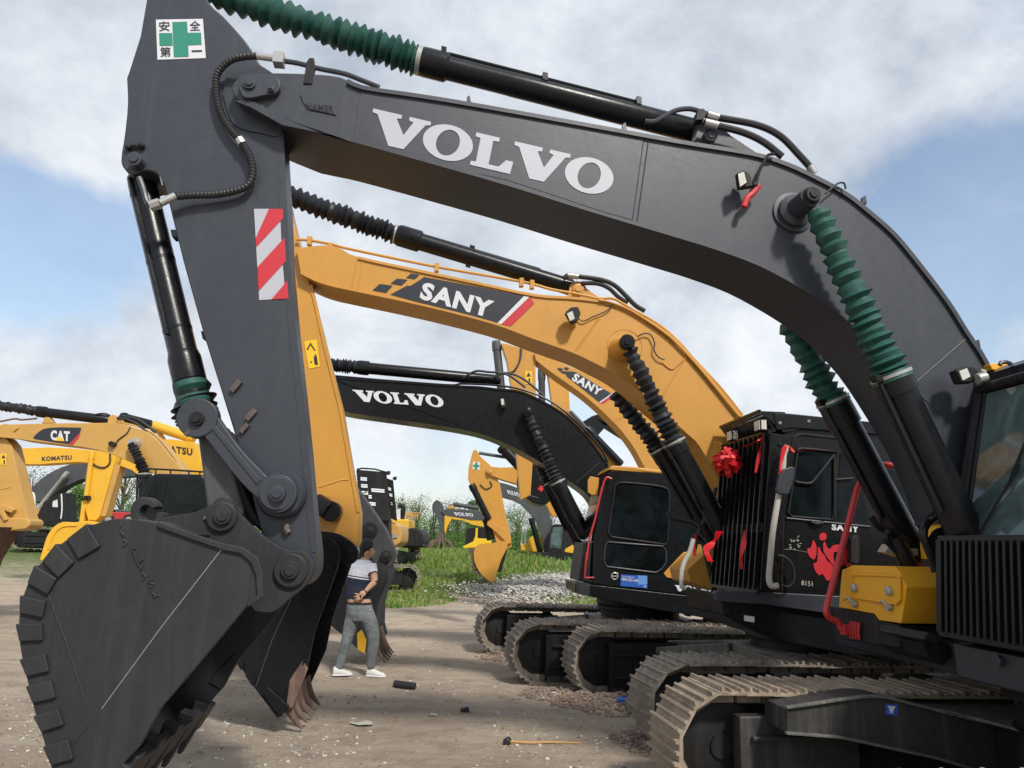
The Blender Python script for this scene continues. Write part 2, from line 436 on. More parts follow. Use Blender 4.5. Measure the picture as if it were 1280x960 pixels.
def upper(par, F, s=1.0, body=None, cab=True, z=1.02, dark=None, cabmat=None, glass=None, rear=2.6):
    """house, counterweight and cab in the machine's own frame (origin under the boom foot)"""
    body = body or M_CAT; dark = dark or M_BLKM; cabmat = cabmat or dark; glass = glass or M_GLASS
    g = G(); F.box(g, -rear * s, .45 * s, -1.3 * s, 1.3 * s, z, z + .16 * s); mk('deck', g, dark, par, .02)
    g = G(); F.box(g, -(rear - .7) * s, -.55 * s, -1.28 * s, 1.28 * s, z + .16 * s, z + 1.02 * s)
    F.box(g, -.5 * s, .55 * s, -1.28 * s, -.42 * s, z + .16 * s, z + .80 * s); mk('engine_housing', g, body, par, .05)
    g = G(); pr = []
    for k in range(13):
        a = -1 + 2 * k / 12; pr.append(F.p(-(rear - .75) * s - (.75 - .42 * a * a) * s, a * 1.3 * s, z + .04))
    pr += [F.p(-(rear - .8) * s, 1.3 * s, z + .04), F.p(-(rear - .8) * s, -1.3 * s, z + .04)]
    g.prism(pr, F.u * 1.0 * s); mk('counterweight', g, body, par, .06)
    if cab:
        g = G(); prof = [(-.52, z + .16 * s), (.98, z + .16 * s), (1.0, z + .75 * s), (.80, z + 1.78 * s), (-.48, z + 1.80 * s)]
        prof = [(x * s if i else x * s, zz) for i, (x, zz) in enumerate(prof)]
        g.prism([F.p(x, .32 * s, zz) for x, zz in prof], F.l * .96 * s)
        c = mk('cab', g, cabmat, par, .03)
        g = G()
        side = [(-.40, z + .85 * s), (.88, z + .85 * s), (.72, z + 1.66 * s), (-.40, z + 1.68 * s)]
        g.prism([F.p(x * s, 1.283 * s, zz) for x, zz in side], F.l * .006)
        g.hexa([F.p(1.005 * s, .40 * s, z + .80 * s), F.p(1.005 * s, 1.20 * s, z + .80 * s), F.p(.835 * s, 1.20 * s, z + 1.68 * s), F.p(.835 * s, .40 * s, z + 1.68 * s)],
               [F.p(.98 * s, .40 * s, z + .80 * s), F.p(.98 * s, 1.20 * s, z + .80 * s), F.p(.81 * s, 1.20 * s, z + 1.68 * s), F.p(.81 * s, .40 * s, z + 1.68 * s)])
        mk('window', g, glass, c)
    g = G(); g.tube([F.p(-1.6 * s, -.9 * s, z + .9 * s), F.p(-1.6 * s, -.9 * s, z + 1.5 * s), F.p(-1.75 * s, -.9 * s, z + 1.62 * s)], .06 * s, 12); mk('exhaust', g, dark, par)

def decal(par, name, mat, m, pp, off):
    g = G(); g.flat(m.pts(pp, off)); return mk(name, g, mat, par, smooth=False, recalc=False)
def lettering(par, m, shape, p00, U, H, off, mat, name='lettering'):
    g = G(); letters(g, shape, p00, U, H, lambda x, y: m.on(x, y, off)); return mk(name, g, mat, par, smooth=False, recalc=False)
def strip(g, m, line, wpx, off, th=.006):
    """raised weld/edge strip along a pixel polyline"""
    for a, b in zip(line[:-1], line[1:]):
        d = V((b[0] - a[0], b[1] - a[1])); l = d.length
        if l < 1e-6: continue
        nrm = V((-d.y, d.x)) / l * wpx / 2
        q = [(a[0] + nrm.x, a[1] + nrm.y), (b[0] + nrm.x, b[1] + nrm.y), (b[0] - nrm.x, b[1] - nrm.y), (a[0] - nrm.x, a[1] - nrm.y)]
        m.slab(g, q, off - th, off + .01)
def weld(par, m, line, off=0, rpx=1.3, mat=None, name='weld_seam'):
    g = G(); l = [m.on(x, y, off) for x, y in line]; g.tube(l, rpx * m.ppm(*line[0]), 6); return mk(name, g, mat, par)
def hose(par, name, pts3, r, mat, n=8, ribs=False):
    g = G(); p = sm(pts3, 8)
    if ribs:
        q = []; rs = []
        tot = sum((V(b) - V(a)).length for a, b in zip(p[:-1], p[1:])); step = r * .45; acc = 0; k = 0; cur = V(p[0]); i = 0
        pts = [cur]
        while i < len(p) - 1:
            seg = V(p[i + 1]) - cur
            if seg.length < step: i += 1; continue
            cur = cur + seg.normalized() * step; pts.append(cur)
            if i >= len(p) - 1: break
        rs = [r * (1 if j % 2 else .80) for j in range(len(pts))]
        g.tube(pts, rs, n)
    else: g.tube(p, r, n)
    return mk(name, g, mat, par)
# ================================================================== ground
def sst(a, b, x):
    t = max(0, min(1, (x - a) / (b - a))); return t * t * (3 - 2 * t)
def gh(x, y):
    z = .05 * mn.noise((x * .35, y * .35, 0)) + .025 * mn.noise((x * 1.3, y * 1.3, 3)) + .012 * mn.noise((x * 4, y * 4, 1))
    z += .010 * mn.noise((x * 11, y * 11, 5)) if y < 16 else 0
    z += .022 * mn.noise((x * .25 + 3, y * 3.2 + .4 * x, 7)) + .008 * mn.noise((x * .6, y * 9 + x, 2))
    z *= sst(1.5, 4, y) * (1 - .6 * sst(40, 80, abs(x) + y * .3))
    z += 1.15 * sst(22, 42, y) * (1 if y > 0 else 0) + .35 * sst(-8, -16, x) * sst(24, 38, y)
    for cx, cy, r_, h in PILES:
        d = math.hypot(x - cx, y - cy) / r_
        if d < 1: z += h * (1 - d * d) ** 2 * (1 + .9 * mn.noise((x * 6, y * 6, 9)))
    return z
_p = [gnd(780, 885), gnd(700, 868), gnd(640, 820), gnd(830, 930), gnd(735, 880)]
PILES = [(_p[0].x, _p[0].y, .55, .10), (_p[1].x, _p[1].y, .5, .05), (_p[2].x, _p[2].y, .6, .05), (_p[3].x, _p[3].y, .5, .09), (_p[4].x, _p[4].y, .45, .10)]
xs = [-900, -400, -200, -120, -80, -60, -50, -42, -35, -30, -26, -22, -19, -16.5, -14.5, -13, -11.8, -10.8, -10] + [-9.4 + .075 * i for i in range(190)] + [5 + .3 * i for i in range(30)] + [15, 17, 20, 24, 30, 40, 55, 80, 120, 200, 400, 900]
ys = [-900, -300, -100, -40, -15, -6, -2, 0, 1.2, 2.2, 3] + [3.5 + .06 * i for i in range(150)] + [12.6 + .2 * i for i in range(45)] + [22 + .6 * i for i in range(40)] + [47, 50, 55, 62, 75, 100, 150, 300, 900]
g = G(); vs = [(x, y, gh(x, y)) for y in ys for x in xs]; nx = len(xs)
g.v = [V(v) for v in vs]; g.f = [[j * nx + i, j * nx + i + 1, (j + 1) * nx + i + 1, (j + 1) * nx + i] for j in range(len(ys) - 1) for i in range(nx - 1)]; g.mi = [0] * len(g.f)
m, nt, b = _tree('dusty_ground')
tc = N(nt, 'ShaderNodeTexCoord').outputs['Object']
a1 = noise_n(nt, .35, 6, .65, tc, .6); a2 = noise_n(nt, 2.6, 8, .7, tc); a3 = noise_n(nt, 30, 8, .8, tc)
mpg = N(nt, 'ShaderNodeMapping'); mpg.inputs['Scale'].default_value = (.25, 1.6, 1); mpg.inputs['Rotation'].default_value = (0, 0, .12); nt.links.new(tc, mpg.inputs[0])
a4 = noise_n(nt, 1.6, 6, .6, mpg.outputs[0], .5)
c = mixc(nt, ramp(nt, a1.outputs[0], .35, .68).outputs[0], (.43, .335, .255), (.60, .49, .37))
c = mixc(nt, ramp(nt, a4.outputs[0], .45, .66).outputs[0], c, (.60, .505, .385))
c = mixc(nt, ramp(nt, a2.outputs[0], .50, .72).outputs[0], c, (.35, .265, .205))
c = mixc(nt, ramp(nt, a3.outputs[0], .56, .72).outputs[0], c, (.56, .51, .45))
vo = N(nt, 'ShaderNodeTexVoronoi'); vo.inputs['Scale'].default_value = 34; nt.links.new(tc, vo.inputs[0])
c = mixc(nt, ramp(nt, vo.outputs['Distance'], .14, .26, (1, 1, 1, 1), (0, 0, 0, 1)).outputs[0], c, (.40, .37, .34))
vp = N(nt, 'ShaderNodeTexVoronoi'); vp.inputs['Scale'].default_value = 19; vp.inputs['Randomness'].default_value = 1; nt.links.new(tc, vp.inputs[0])
sp = N(nt, 'ShaderNodeSeparateColor'); nt.links.new(vp.outputs['Color'], sp.inputs[0])
th = N(nt, 'ShaderNodeMath', operation='MULTIPLY'); nt.links.new(sp.outputs[0], th.inputs[0]); th.inputs[1].default_value = .34
lt = N(nt, 'ShaderNodeMath', operation='LESS_THAN'); nt.links.new(vp.outputs['Distance'], lt.inputs[0]); nt.links.new(th.outputs[0], lt.inputs[1])
gt = N(nt, 'ShaderNodeMath', operation='GREATER_THAN'); nt.links.new(sp.outputs[1], gt.inputs[0]); gt.inputs[1].default_value = .45
peb = N(nt, 'ShaderNodeMath', operation='MULTIPLY'); nt.links.new(lt.outputs[0], peb.inputs[0]); nt.links.new(gt.outputs[0], peb.inputs[1])
c = mixc(nt, peb.outputs[0], c, ramp(nt, sp.outputs[2], 0, 1, (.26, .20, .17, 1), (.68, .63, .56, 1)).outputs[0])
# green ground cover further off
sep = N(nt, 'ShaderNodeSeparateXYZ'); nt.links.new(tc, sep.inputs[0])
ad = N(nt, 'ShaderNodeMath', operation='MULTIPLY_ADD'); nt.links.new(a2.outputs[0], ad.inputs[0]); ad.inputs[1].default_value = 9; nt.links.new(sep.outputs[1], ad.inputs[2])
mr = N(nt, 'ShaderNodeMapRange'); nt.links.new(ad.outputs[0], mr.inputs[0]); mr.inputs[1].default_value = 29; mr.inputs[2].default_value = 37
gc = mixc(nt, a3.outputs[0], (.075, .125, .03), (.16, .20, .07))
c = mixc(nt, mr.outputs[0], c, gc)
nt.links.new(c, b.inputs['Base Color']); b.inputs['Roughness'].default_value = .95; b.inputs['Specular IOR Level'].default_value = .15
sm1 = N(nt, 'ShaderNodeMath', operation='MULTIPLY_ADD'); nt.links.new(a2.outputs[0], sm1.inputs[0]); sm1.inputs[1].default_value = 3; nt.links.new(a3.outputs[0], sm1.inputs[2])
sm2 = N(nt, 'ShaderNodeMath', operation='MULTIPLY_ADD'); nt.links.new(peb.outputs[0], sm2.inputs[0]); sm2.inputs[1].default_value = .25; nt.links.new(sm1.outputs[0], sm2.inputs[2])
bp = N(nt, 'ShaderNodeBump'); bp.inputs['Strength'].default_value = 1; bp.inputs['Distance'].default_value = .05; nt.links.new(sm2.outputs[0], bp.inputs['Height']); nt.links.new(bp.outputs[0], b.inputs['Normal'])
M_GROUND = m
gr = mk('ground', g, m, None, recalc=False, ang=180); tag(gr, kind='structure')
# loose stones (uncountable)
g = G()
ico = [(0, 0, 1), (.89, 0, .45), (.28, .85, .45), (-.72, .53, .45), (-.72, -.53, .45), (.28, -.85, .45), (.72, .53, -.45), (-.28, .85, -.45), (-.89, 0, -.45), (-.28, -.85, -.45), (.72, -.53, -.45), (0, 0, -1)]
icf = [(0, 1, 2), (0, 2, 3), (0, 3, 4), (0, 4, 5), (0, 5, 1), (1, 6, 2), (2, 7, 3), (3, 8, 4), (4, 9, 5), (5, 10, 1), (2, 6, 7), (3, 7, 8), (4, 8, 9), (5, 9, 10), (1, 10, 6), (11, 7, 6), (11, 8, 7), (11, 9, 8), (11, 10, 9), (11, 6, 10)]
def stone(g, x, y, z, r_):
    sx, sy, sz = random.uniform(.7, 1.3), random.uniform(.7, 1.3), random.uniform(.4, .8); a = random.uniform(0, 6.3); ca, sa = math.cos(a), math.sin(a)
    vs = []
    for p in ico:
        k = r_ * random.uniform(.78, 1.15); px_, py_ = p[0] * sx * k, p[1] * sy * k
        vs.append((x + px_ * ca - py_ * sa, y + px_ * sa + py_ * ca, z + p[2] * sz * k))
    g.add(vs, icf)
for i in range(17000):
    y = 4 + 13 * random.random() ** 1.5; x = random.uniform(-.75, .55) * y; 
    if mn.noise((x * .8, y * .8, 20)) + random.uniform(-.5, .3) < -.2: continue
    r_ = .005 + .018 * random.random() ** 4 + (.02 if random.random() < .006 else 0); g.cur = random.choice((0, 0, 1, 2)); stone(g, x, y, gh(x, y) + r_ * .1, r_)
for cx, cy, rr, h in PILES:
    for i in range(500):
        a = random.uniform(0, 6.3); d = rr * math.sqrt(random.random()); x, y = cx + d * math.cos(a), cy + d * math.sin(a); r_ = random.uniform(.008, .035); g.cur = 2; stone(g, x, y, gh(x, y) + .2 * r_, r_)
M_ST = [paint('pale_stone', (.56, .54, .50), .9, bump=.4, damt=.3), paint('grey_stone', (.38, .37, .35), .9, bump=.4, damt=.3), paint('dry_clod', (.22, .16, .125), .95, bump=.6, damt=.3)]
tag(mk('loose_stones', g, M_ST, None, smooth=False, recalc=False), 'small stones and dry clods scattered over the dirt', 'gravel', kind='stuff')
# ================================================================== 1. foreground dark grey excavator
A = Mach(4.70, 84)
BW = .60   # boom width
r1 = root('excavator', A.on(1210, 700, .3) * 1.0, 'dark grey excavator in the foreground with green bellows and big VOLVO lettering on its boom', 'excavator')
r1.location.z = 0
# --- boom
top = sm([(300, 94), (330, 91), (385, 92), (425, 96), (453, 108), (520, 118), (588, 129), (712, 151), (850, 176), (941, 191), (984, 204), (1021, 221), (1058, 241), (1085, 262), (1119, 292), (1152, 332), (1186, 377), (1208, 412), (1236, 456), (1262, 520), (1268, 600)], 3)
bot = sm([(1215, 655), (1196, 600), (1175, 555), (1142, 500), (1105, 446), (1065, 404), (1038, 383), (1001, 359), (951, 332), (898, 312), (850, 297), (740, 264), (635, 231), (530, 201), (440, 176), (403, 168)], 3)
tipb = sm([(403, 171), (353, 151), (312, 133), (295, 122), (290, 107), (300, 94)], 3)
end = sm([(1268, 600), (1262, 655), (1240, 672), (1215, 655)], 4)
g = G(); A.slab(g, top + end[1:] + bot[1:] + tipb[1:-1], 0, BW)
boom = mk('boom', g, M_GREY, r1, .010)
g = G(); strip(g, A, [(x, y + 1.0) for x, y in top[10:]], 5.0, 0, .022); mk('edge_flange', g, M_GREY, boom)
g = G(); strip(g, A, [(x, y - 1) for x, y in bot], 4.0, 0, .012); mk('lower_flange', g, M_GREY, boom)
decal(boom, 'name_panel', M_GREY, A, [(453, 112), (588, 133), (712, 155), (805, 172), (792, 275), (756, 265), (635, 225), (554, 207), (443, 174)], -.003)
lettering(boom, A, volvo2d(), (458.6, 176), (304, 70.5), (8, -40.5), -.007, M_WLET)
for l in ([(453, 110), (442, 176)], [(805, 170), (790, 277)], [(811, 172), (796, 279)], [(1207, 424), (1145, 478)], [(1143, 488), (1206, 543)]):
    weld(boom, A, l, 0, .9, M_GREY)
g = G(); g.tube([A.on(x, y, BW + .002) for x, y in [(797, 270), (775, 300)]], .004, 6)
# tip bracket and its pin
g = G(); A.slab(g, sm([(298, 108), (303, 94), (318, 91), (345, 97), (350, 107), (345, 116), (330, 119), (306, 122), (298, 108)], 3)[:-1], -.045, 0)
mk('pin_bracket', g, M_GREY, boom, .006)
g = G(); pin(g, A, 311, 103, -.062, 0, 8.5); mk('pivot_pin', g, M_GREY, boom)
g = G(); pin(g, A, 338, 110, -.075, 0, 4.2); mk('lock_bolt', g, M_GREY, boom)
g = G(); A.slab(g, cr('A1', (1115, 350), (1258, 370), (1250, 428), (1150, 405), (1130, 385)), -.010, 0); mk('cast_plate', g, M_GREY, boom, .004)
vs = text2d('HAMER', .02); lettering(boom, A, vs, (383, 136), (34, 5), (0, -8), -.0125, M_BLKM, 'cast_marks')
g = G(); A.slab(g, cr('A1', (870, 375), (930, 370), (1060, 440), (1210, 500), (1280, 520), (1240, 505), (1050, 465), (930, 398)), -.02, 0)
mk('lower_gusset', g, M_GREY, boom, .004)
# pivot boss of the boom cylinders
c0 = A.on(991, 266, 0); nrm = -A.away
g = G(); g.lathe(c0 + A.away * .01, c0 + nrm * .26, [(0, .150), (.10, .150), (.11, .120), (.22, .118), (.30, .078), (1, .072)], 40)
mk('pin_boss', g, M_GREY, boom)
g = G(); q = c0 + nrm * .25; g.lathe(q - nrm * .10, q + nrm * .05, [(0, .066), (.75, .066), (.8, .055), (1, .050)], 32); g.cyl(q + nrm * .04, q + nrm * .062, .03, 6); mk('pin_cap', g, M_BLKM, boom)
g = G(); c1 = A.on(991, 266, BW); g.cyl(c1 - A.away * .01, c1 + A.away * .30, .075); mk('pin_boss', g, M_GREY, boom)
# lugs along the top edge, stick cylinder bracket
g = G(); A.slab(g, cr('A3', (45, 345), (55, 300), (80, 275), (120, 272), (155, 292), (190, 325), (290, 392)), .16, .20); A.slab(g, cr('A3', (45, 345), (55, 300), (80, 275), (120, 272), (155, 292), (190, 325), (290, 392)), .40, .44)
mk('cylinder_lug', g, M_GREY, boom, .006)
g = G(); pin(g, A, 889, 168, .10, .5, 8.5); mk('lug_pin', g, M_GREY, boom)
for px, py in ((586, 126), (781, 160), (1081, 251), (1223, 431)):
    g = G(); A.slab(g, [(px - 3, py + 3), (px - 2.4, py - 5), (px + 1, py - 7), (px + 3, py + 3)], .02, .05); mk('hose_clip', g, M_GREY, boom)
g = G(); A.slab(g, cr('A1', (1128, 310), (1140, 230), (1150, 215), (1168, 215), (1172, 250), (1160, 312)), -.01, .03); mk('hose_clip', g, M_BLKM, boom, .004)
def onl(m, pp, off): return [m.on(x, y, off) for x, y in pp]
hose(boom, 'oil_pipe', onl(A, [(352, 76), (372, 79), (400, 86), (430, 92), (449, 99), (474, 109)], .01), .018, M_GREY)
hose(boom, 'hydraulic_hose', onl(A, [(806, 152), (818, 152), (830, 146), (845, 138), (862, 136), (877, 140)], .22), .020, M_GREY)
hose(boom, 'hydraulic_hose', onl(A, [(874, 141), (898, 147), (945, 156), (975, 170), (1000, 195), (1017, 214)], .10), .026, M_HOSE)
hose(boom, 'hydraulic_hose', onl(A, [(880, 153), (900, 158), (930, 166), (955, 178), (978, 196)], .06), .026, M_HOSE)
for a_, b_ in ((A.on(884, 143, .10), A.on(898, 147, .10)), (A.on(881, 153, .06), A.on(897, 157, .06)), (A.on(1012, 208, .10), A.on(1018, 217, .10))):
    g = G(); g.cyl(a_, b_, .031, 12); mk('hose_fitting', g, M_STEEL, boom)
g = G(); A.slab(g, [(870, 150), (872, 138), (879, 135), (884, 140), (880, 149)], .06, .14); mk('hose_clip', g, M_BLKM, boom, .003)
hose(boom, 'grease_hose', onl(A, [(1032, 242), (1040, 235), (1048, 229), (1055, 229), (1057, 236)], -.05), .007, M_HOSE)
# work lamp on the boom
lp = root('work_lamp', A.on(938, 232, -.05), 'small square work lamp with red handle hanging on the dark grey boom', 'lamp')
g = G(); g.prism(A.pts(cr('A3', (214, 462), (240, 455), (254, 500), (222, 522)), -.15), A.away * .05); g.prism(A.pts(cr('A3', (236, 452), (262, 470), (272, 512), (228, 520)), -.12), A.away * .05)
mk('lamp_housing', g, M_BLKM, lp, .006)
g = G(); g.prism(A.pts(cr('A3', (216, 468), (238, 460), (248, 500), (224, 516)), -.154), A.away * .006); mk('lens', g, M_LENS, lp)
g = G(); g.tube(sm(onl(A, cr('A3', (292, 512), (272, 540), (250, 560), (238, 592)), -.09), 4), .022, 10); mk('handle', g, M_REDP, lp)
g = G(); g.tube(sm(onl(A, cr('A3', (280, 512), (296, 455), (312, 425), (328, 398), (352, 395)), -.05), 4), .011, 8); g.ball(A.on(*cr('A3', (278, 512))[0], -.09), .028); mk('hanger', g, M_BLKM, lp)

# --- stick cylinder of the boom (top)
cy = .30
p_end, p_ring = A.on(889, 169, cy), A.on(524, 76, cy)
g = G(); d = (p_end - p_ring)
g.lathe(p_ring, p_end, [(0, .100), (.018, .108), (.09, .108), (.10, .088), (.30, .088), (.31, .090), (.97, .090), (1, .05)], 32)
sc = mk('stick_cylinder', g, M_BLK, r1)
g = G(); off = V((0, 0, .10)) + nrm * .03; g.tube([p_ring + d * .06 + off * .9, p_ring + d * .10 + off, p_ring + d * .75 + off], .014, 8)
for t in (.08, .42, .74): g.box(p_ring + d * t + off * .9, d.normalized() * .02, nrm * .05, V((0, 0, .03)))
mk('side_pipe', g, M_BLK, sc)
b0 = A.on(236, -20, cy)
g = G(); boot(g, b0, p_ring, .128, 25, .66, .006, .25, .86); mk('bellows', g, M_BOOTG, sc, smooth=True, ang=28)
g = G(); g.lathe(p_ring - d.normalized() * .015, p_ring + d.normalized() * .02, [(0, .106), (1, .108)], 28); mk('hose_clamp', g, M_STEEL, sc)

# --- stick
stickp = sm([(188, -30), (215, -52), (242, -32), (262, 4), (279, 20), (306, 50), (320, 72), (336, 98)], 3) + \
    [(349, 155), (353, 222), (357, 319), (364, 400), (373, 480), (381, 560), (388, 640), (394, 690)] + sm([(394, 700), (392, 718), (378, 733), (358, 733), (345, 722), (336, 700)], 3) + [(322, 650), (311, 600), (291, 535), (254, 417), (229, 327), (206, 234)] + \
    sm([(202, 226), (194, 216), (180, 213), (165, 218), (153, 208), (151, 195), (155, 170), (159, 130), (158, 97)], 3) + [(161, 89), (175, 45)]
g = G(); A.slab(g, stickp, .11, .49)
stick = mk('stick', g, M_GREY, r1, .012)
g = G(); strip(g, A, [(349, 157), (353, 222), (357, 319), (364, 400), (373, 480), (381, 560), (388, 640), (393, 690)], 9, .11, .004)
mk('edge_plate', g, M_GREY, stick)
for l in ([(168, 101), (185, 160), (203, 232)], [(203, 232), (280, 229), (352, 224)], [(232, -5), (262, 14), (290, 40), (314, 64)], [(314, 561), (340, 555), (372, 548)], [(353, 681), (372, 676), (383, 674)]):
    weld(stick, A, sm(l, 4), .118, 1.4, M_GREY)
g = G(); A.slab(g, sm([(278, 118), (286, 84), (306, 76), (330, 84), (349, 105), (353, 165), (325, 166), (292, 155), (278, 118)], 4)[:-1], .098, .11); mk('boss_plate', g, M_GREY, stick, .004)
# reflective panel
rp = [(317.5, 261), (353.5, 261), (360.5, 373), (324, 375)]
def q2(u, v):
    a = V(rp[0]) * (1 - u) + V(rp[1]) * u; b = V(rp[3]) * (1 - u) + V(rp[2]) * u
    c = a * (1 - v) + b * v; return (c.x, c.y)
ref = decal(stick, 'reflective_panel', M_WLET, A, rp, .107)
g = G()
for pp in ([(.52, 0), (1, 0), (1, .10), (0, .42), (0, .32), ], [(1, .32), (1, .58), (0, .90), (0, .64)], [(1, .80), (1, 1), (.42, 1)]):
    g.flat(A.pts([q2(*p) for p in pp], .104))
mk('red_stripes', g, M_RED, ref, smooth=False, recalc=False)
# green cross safety notice
sgn = decal(stick, 'safety_sign', M_WHITE, A, cr('A1', (580, 73), (755, 70), (766, 216), (586, 222)), .107)
g = G()
g.flat(A.pts(cr('A1', (641, 82), (696, 80), (702, 210), (647, 212)), .104)); g.flat(A.pts(cr('A1', (592, 123), (640.5, 122.4), (643, 169), (594, 170)), .104)); g.flat(A.pts(cr('A1', (698, 121.5), (748, 121), (750, 166), (700.5, 167.5)), .104))
mk('green_cross', g, M_GRN, sgn, smooth=False, recalc=False)
for ch, x, y in (('安', 592, 116), ('全', 706, 114), ('第', 596, 212)):
    p = cr('A1', (x, y))[0]; lettering(sgn, A, text2d(ch, .012), p, (13.5, -.3), (-.4, -12.5), .104, M_DECK)
g = G(); g.flat(A.pts(cr('A1', (713, 187), (752, 186), (752, 192), (713, 193)), .104)); mk('lettering', g, M_DECK, sgn, smooth=False, recalc=False)
# spiral hose
hose(stick, 'spiral_hose', [A.on(x, y, o) for x, y, o in [(322, 70, -.02), (305, 71, -.02), (287, 76, .0), (272, 92, .04), (270, 112, .05), (275, 138, .05), (287, 160, .05), (302, 178, .05), (313, 197, .05), (316, 215, .05), (311, 230, .05), (296, 238, .05), (270, 243, .05), (240, 244, .04), (217, 246, .02)]], .027, M_HOSE, 10, True)
hose(stick, 'spiral_wrap', [A.on(x, y, .05) for x, y in [(299, 174), (303, 180)]], .031, M_STEEL)
g = G(); g.cyl(A.on(320, 70, -.02), A.on(342, 73, -.02), .024, 12); g.box(A.on(349, 75, -.01), A.rear * .035, A.away * .04, V((0, 0, .04))); mk('hose_fitting', g, M_STEEL, stick); g = G(); g.cyl(A.on(219, 245, .02), A.on(200, 254, .0), .026, 12); g.cyl(A.on(200, 254, .0), A.on(188, 258, .0), .036, 8)
mk('hose_fitting', g, M_STEEL, stick)
hose(stick, 'elbow_pipe', [A.on(x, y, .02) for x, y in [(190, 257), (184, 252), (179, 235), (174, 222)]], .019, M_GREY)
g = G(); pin(g, A, 167, 198, .03, .12, 10); mk('pivot_pin', g, M_GREY, stick)
g = G(); g.tube(onl(A, [(160, 184), (166, 182), (178, 183)], .09), .012, 8); g.ball(A.on(160, 184, .09), .02); g.ball(A.on(177, 182, .09), .022); mk('grease_block', g, M_BLKM, stick)
for x0, y0 in ((293, 482), (312, 518), (304, 535)):
    s_ = 1 if y0 != 535 else .8
    g = G(); A.slab(g, [(x0 - 7 * s_, y0 + 4 * s_), (x0 + 4 * s_, y0 - 9 * s_), (x0 + 9 * s_, y0 - 4 * s_), (x0 - 2 * s_, y0 + 9 * s_)], .08, .11); mk('weld_lug', g, M_LUG, stick, .003)
for x0, y0 in ((217, 291), (255, 418)):
    g = G(); A.slab(g, [(x0 - 4, y0 - 4), (x0 + 3, y0 - 4), (x0 + 5, y0 + 5), (x0 - 2, y0 + 5)], .12, .2); mk('pipe_clip', g, M_BLKM, stick)
g = G(); g.tube(onl(A, [(356, 660), (361, 666)], .085), .02, 8); g.ball(A.on(358, 659, .09), .022); mk('grease_nipple', g, M_LUG, stick)
g = G(); pin(g, A, 346, 617, -.075, .12, 10.5); g.lathe(A.on(346, 617, .0), A.on(346, 617, -.045), [(0, .105), (.8, .105), (1, .095)], 32);  g.lathe(A.on(350, 617, .03) + A.away * .10, A.on(350, 617, .03), [(0, .150), (.8, .150), (1, .135)], 32); mk('link_pin', g, M_GREY, stick)

# --- bucket cylinder
q0, q1 = A.on(174, 214, .30), A.on(243, 500, .30)
g = G(); g.lathe(q0, q1, [(0, .05), (.03, .088), (.07, .092), (.80, .092), (.805, .096), (.83, .106), (.92, .106), (.925, .10), (1, .10)], 32)
bc = mk('bucket_cylinder', g, M_BLK, r1)
g = G(); d = (q1 - q0); o_ = nrm * .085 - A.rear * .05; g.tube([q0 + d * .06 + o_, q0 + d * .74 + o_], .016, 8)
for t in (.1, .4, .7): g.lathe(q0 + d * t, q0 + d * (t + .012), [(0, .094), (1, .094)], 28)
mk('side_pipe', g, M_BLK, bc)
g = G(); s0 = q0 + d * .925; boot(g, s0, s0 + d * .16, .115, 3, .9, .006); mk('bellows', g, M_BOOTG, bc, ang=28)
g = G(); s1 = s0 + d * .07; boot(g, s1, s1 + d * .10, .135, 5, .85, .010); mk('bellows', g, M_BOOTK, bc, ang=28)

# --- tipping linkage
g = G(); dirp = [(238, 532), (262, 512), (330, 590), (352, 598), (338, 632), (322, 622)]
A.slab(g, sm([(262, 506), (300, 560), (338, 600)], 4) + sm([(332, 632), (300, 602), (252, 541)], 4), -.02, .06)
g2 = G(); A.slab(g2, sm([(262, 506), (300, 560), (338, 600)], 4) + sm([(332, 632), (300, 602), (252, 541)], 4), .54, .62)
c = A.on(246, 522, -.03); g.cyl(c, c + A.away * .09, .122, 36); c = A.on(346, 617, -.025); g.cyl(c, c + A.away * .085, .118, 36)
c = A.on(246, 522, .55); g2.cyl(c, c + A.away * .09, .122, 36); mk('tipping_lever', g2, M_GREY, r1, .008)
mk('tipping_lever', g, M_GREY, r1, .008)
g = G(); A.slab(g, [(258, 528), (263, 524), (326, 600), (321, 606)], -.028, -.02); mk('lever_rib', g, M_GREY, r1, .003)
g = G(); pin(g, A, 245, 523, -.055, .6, 9.5); mk('lever_pin', g, M_BLKM, r1)
g = G(); g.tube(onl(A, [(232, 545), (237, 538)], -.02), .016, 8); mk('grease_nipple', g, M_LUG, r1)
g = G(); A.slab(g, [(246, 540), (272, 528), (284, 548), (292, 590), (306, 640), (284, 668), (262, 660), (254, 600)], .10, .50)
mk('bucket_link', g, M_SLATE, r1, .02)
g = G(); A.slab(g, [(276, 545), (288, 560), (310, 622), (324, 650), (330, 668), (310, 650), (296, 615)], .14, .46); mk('link_pad', g, M_BLKM, r1, .02)

# --- bucket
W0, W1 = -.50, 1.10
arc = [(198, 655), (188, 652), (151, 648), (124, 653), (104, 662), (81, 676), (62, 692), (44, 712), (33, 733), (26, 756), (23, 782), (25, 810), (30, 835), (36, 860), (42, 886), (51, 915), (60, 945), (70, 980), (86, 1010), (108, 1024)]
arc = sm(arc, 3)
front = [(130, 1000), (148, 962), (175, 932), (201, 885), (255, 822), (309, 757), (324, 748)]
topr = sm([(326, 745), (325, 716), (318, 699), (302, 687), (279, 682)], 3) + [(232, 668)]
near = arc + front + topr[1:]
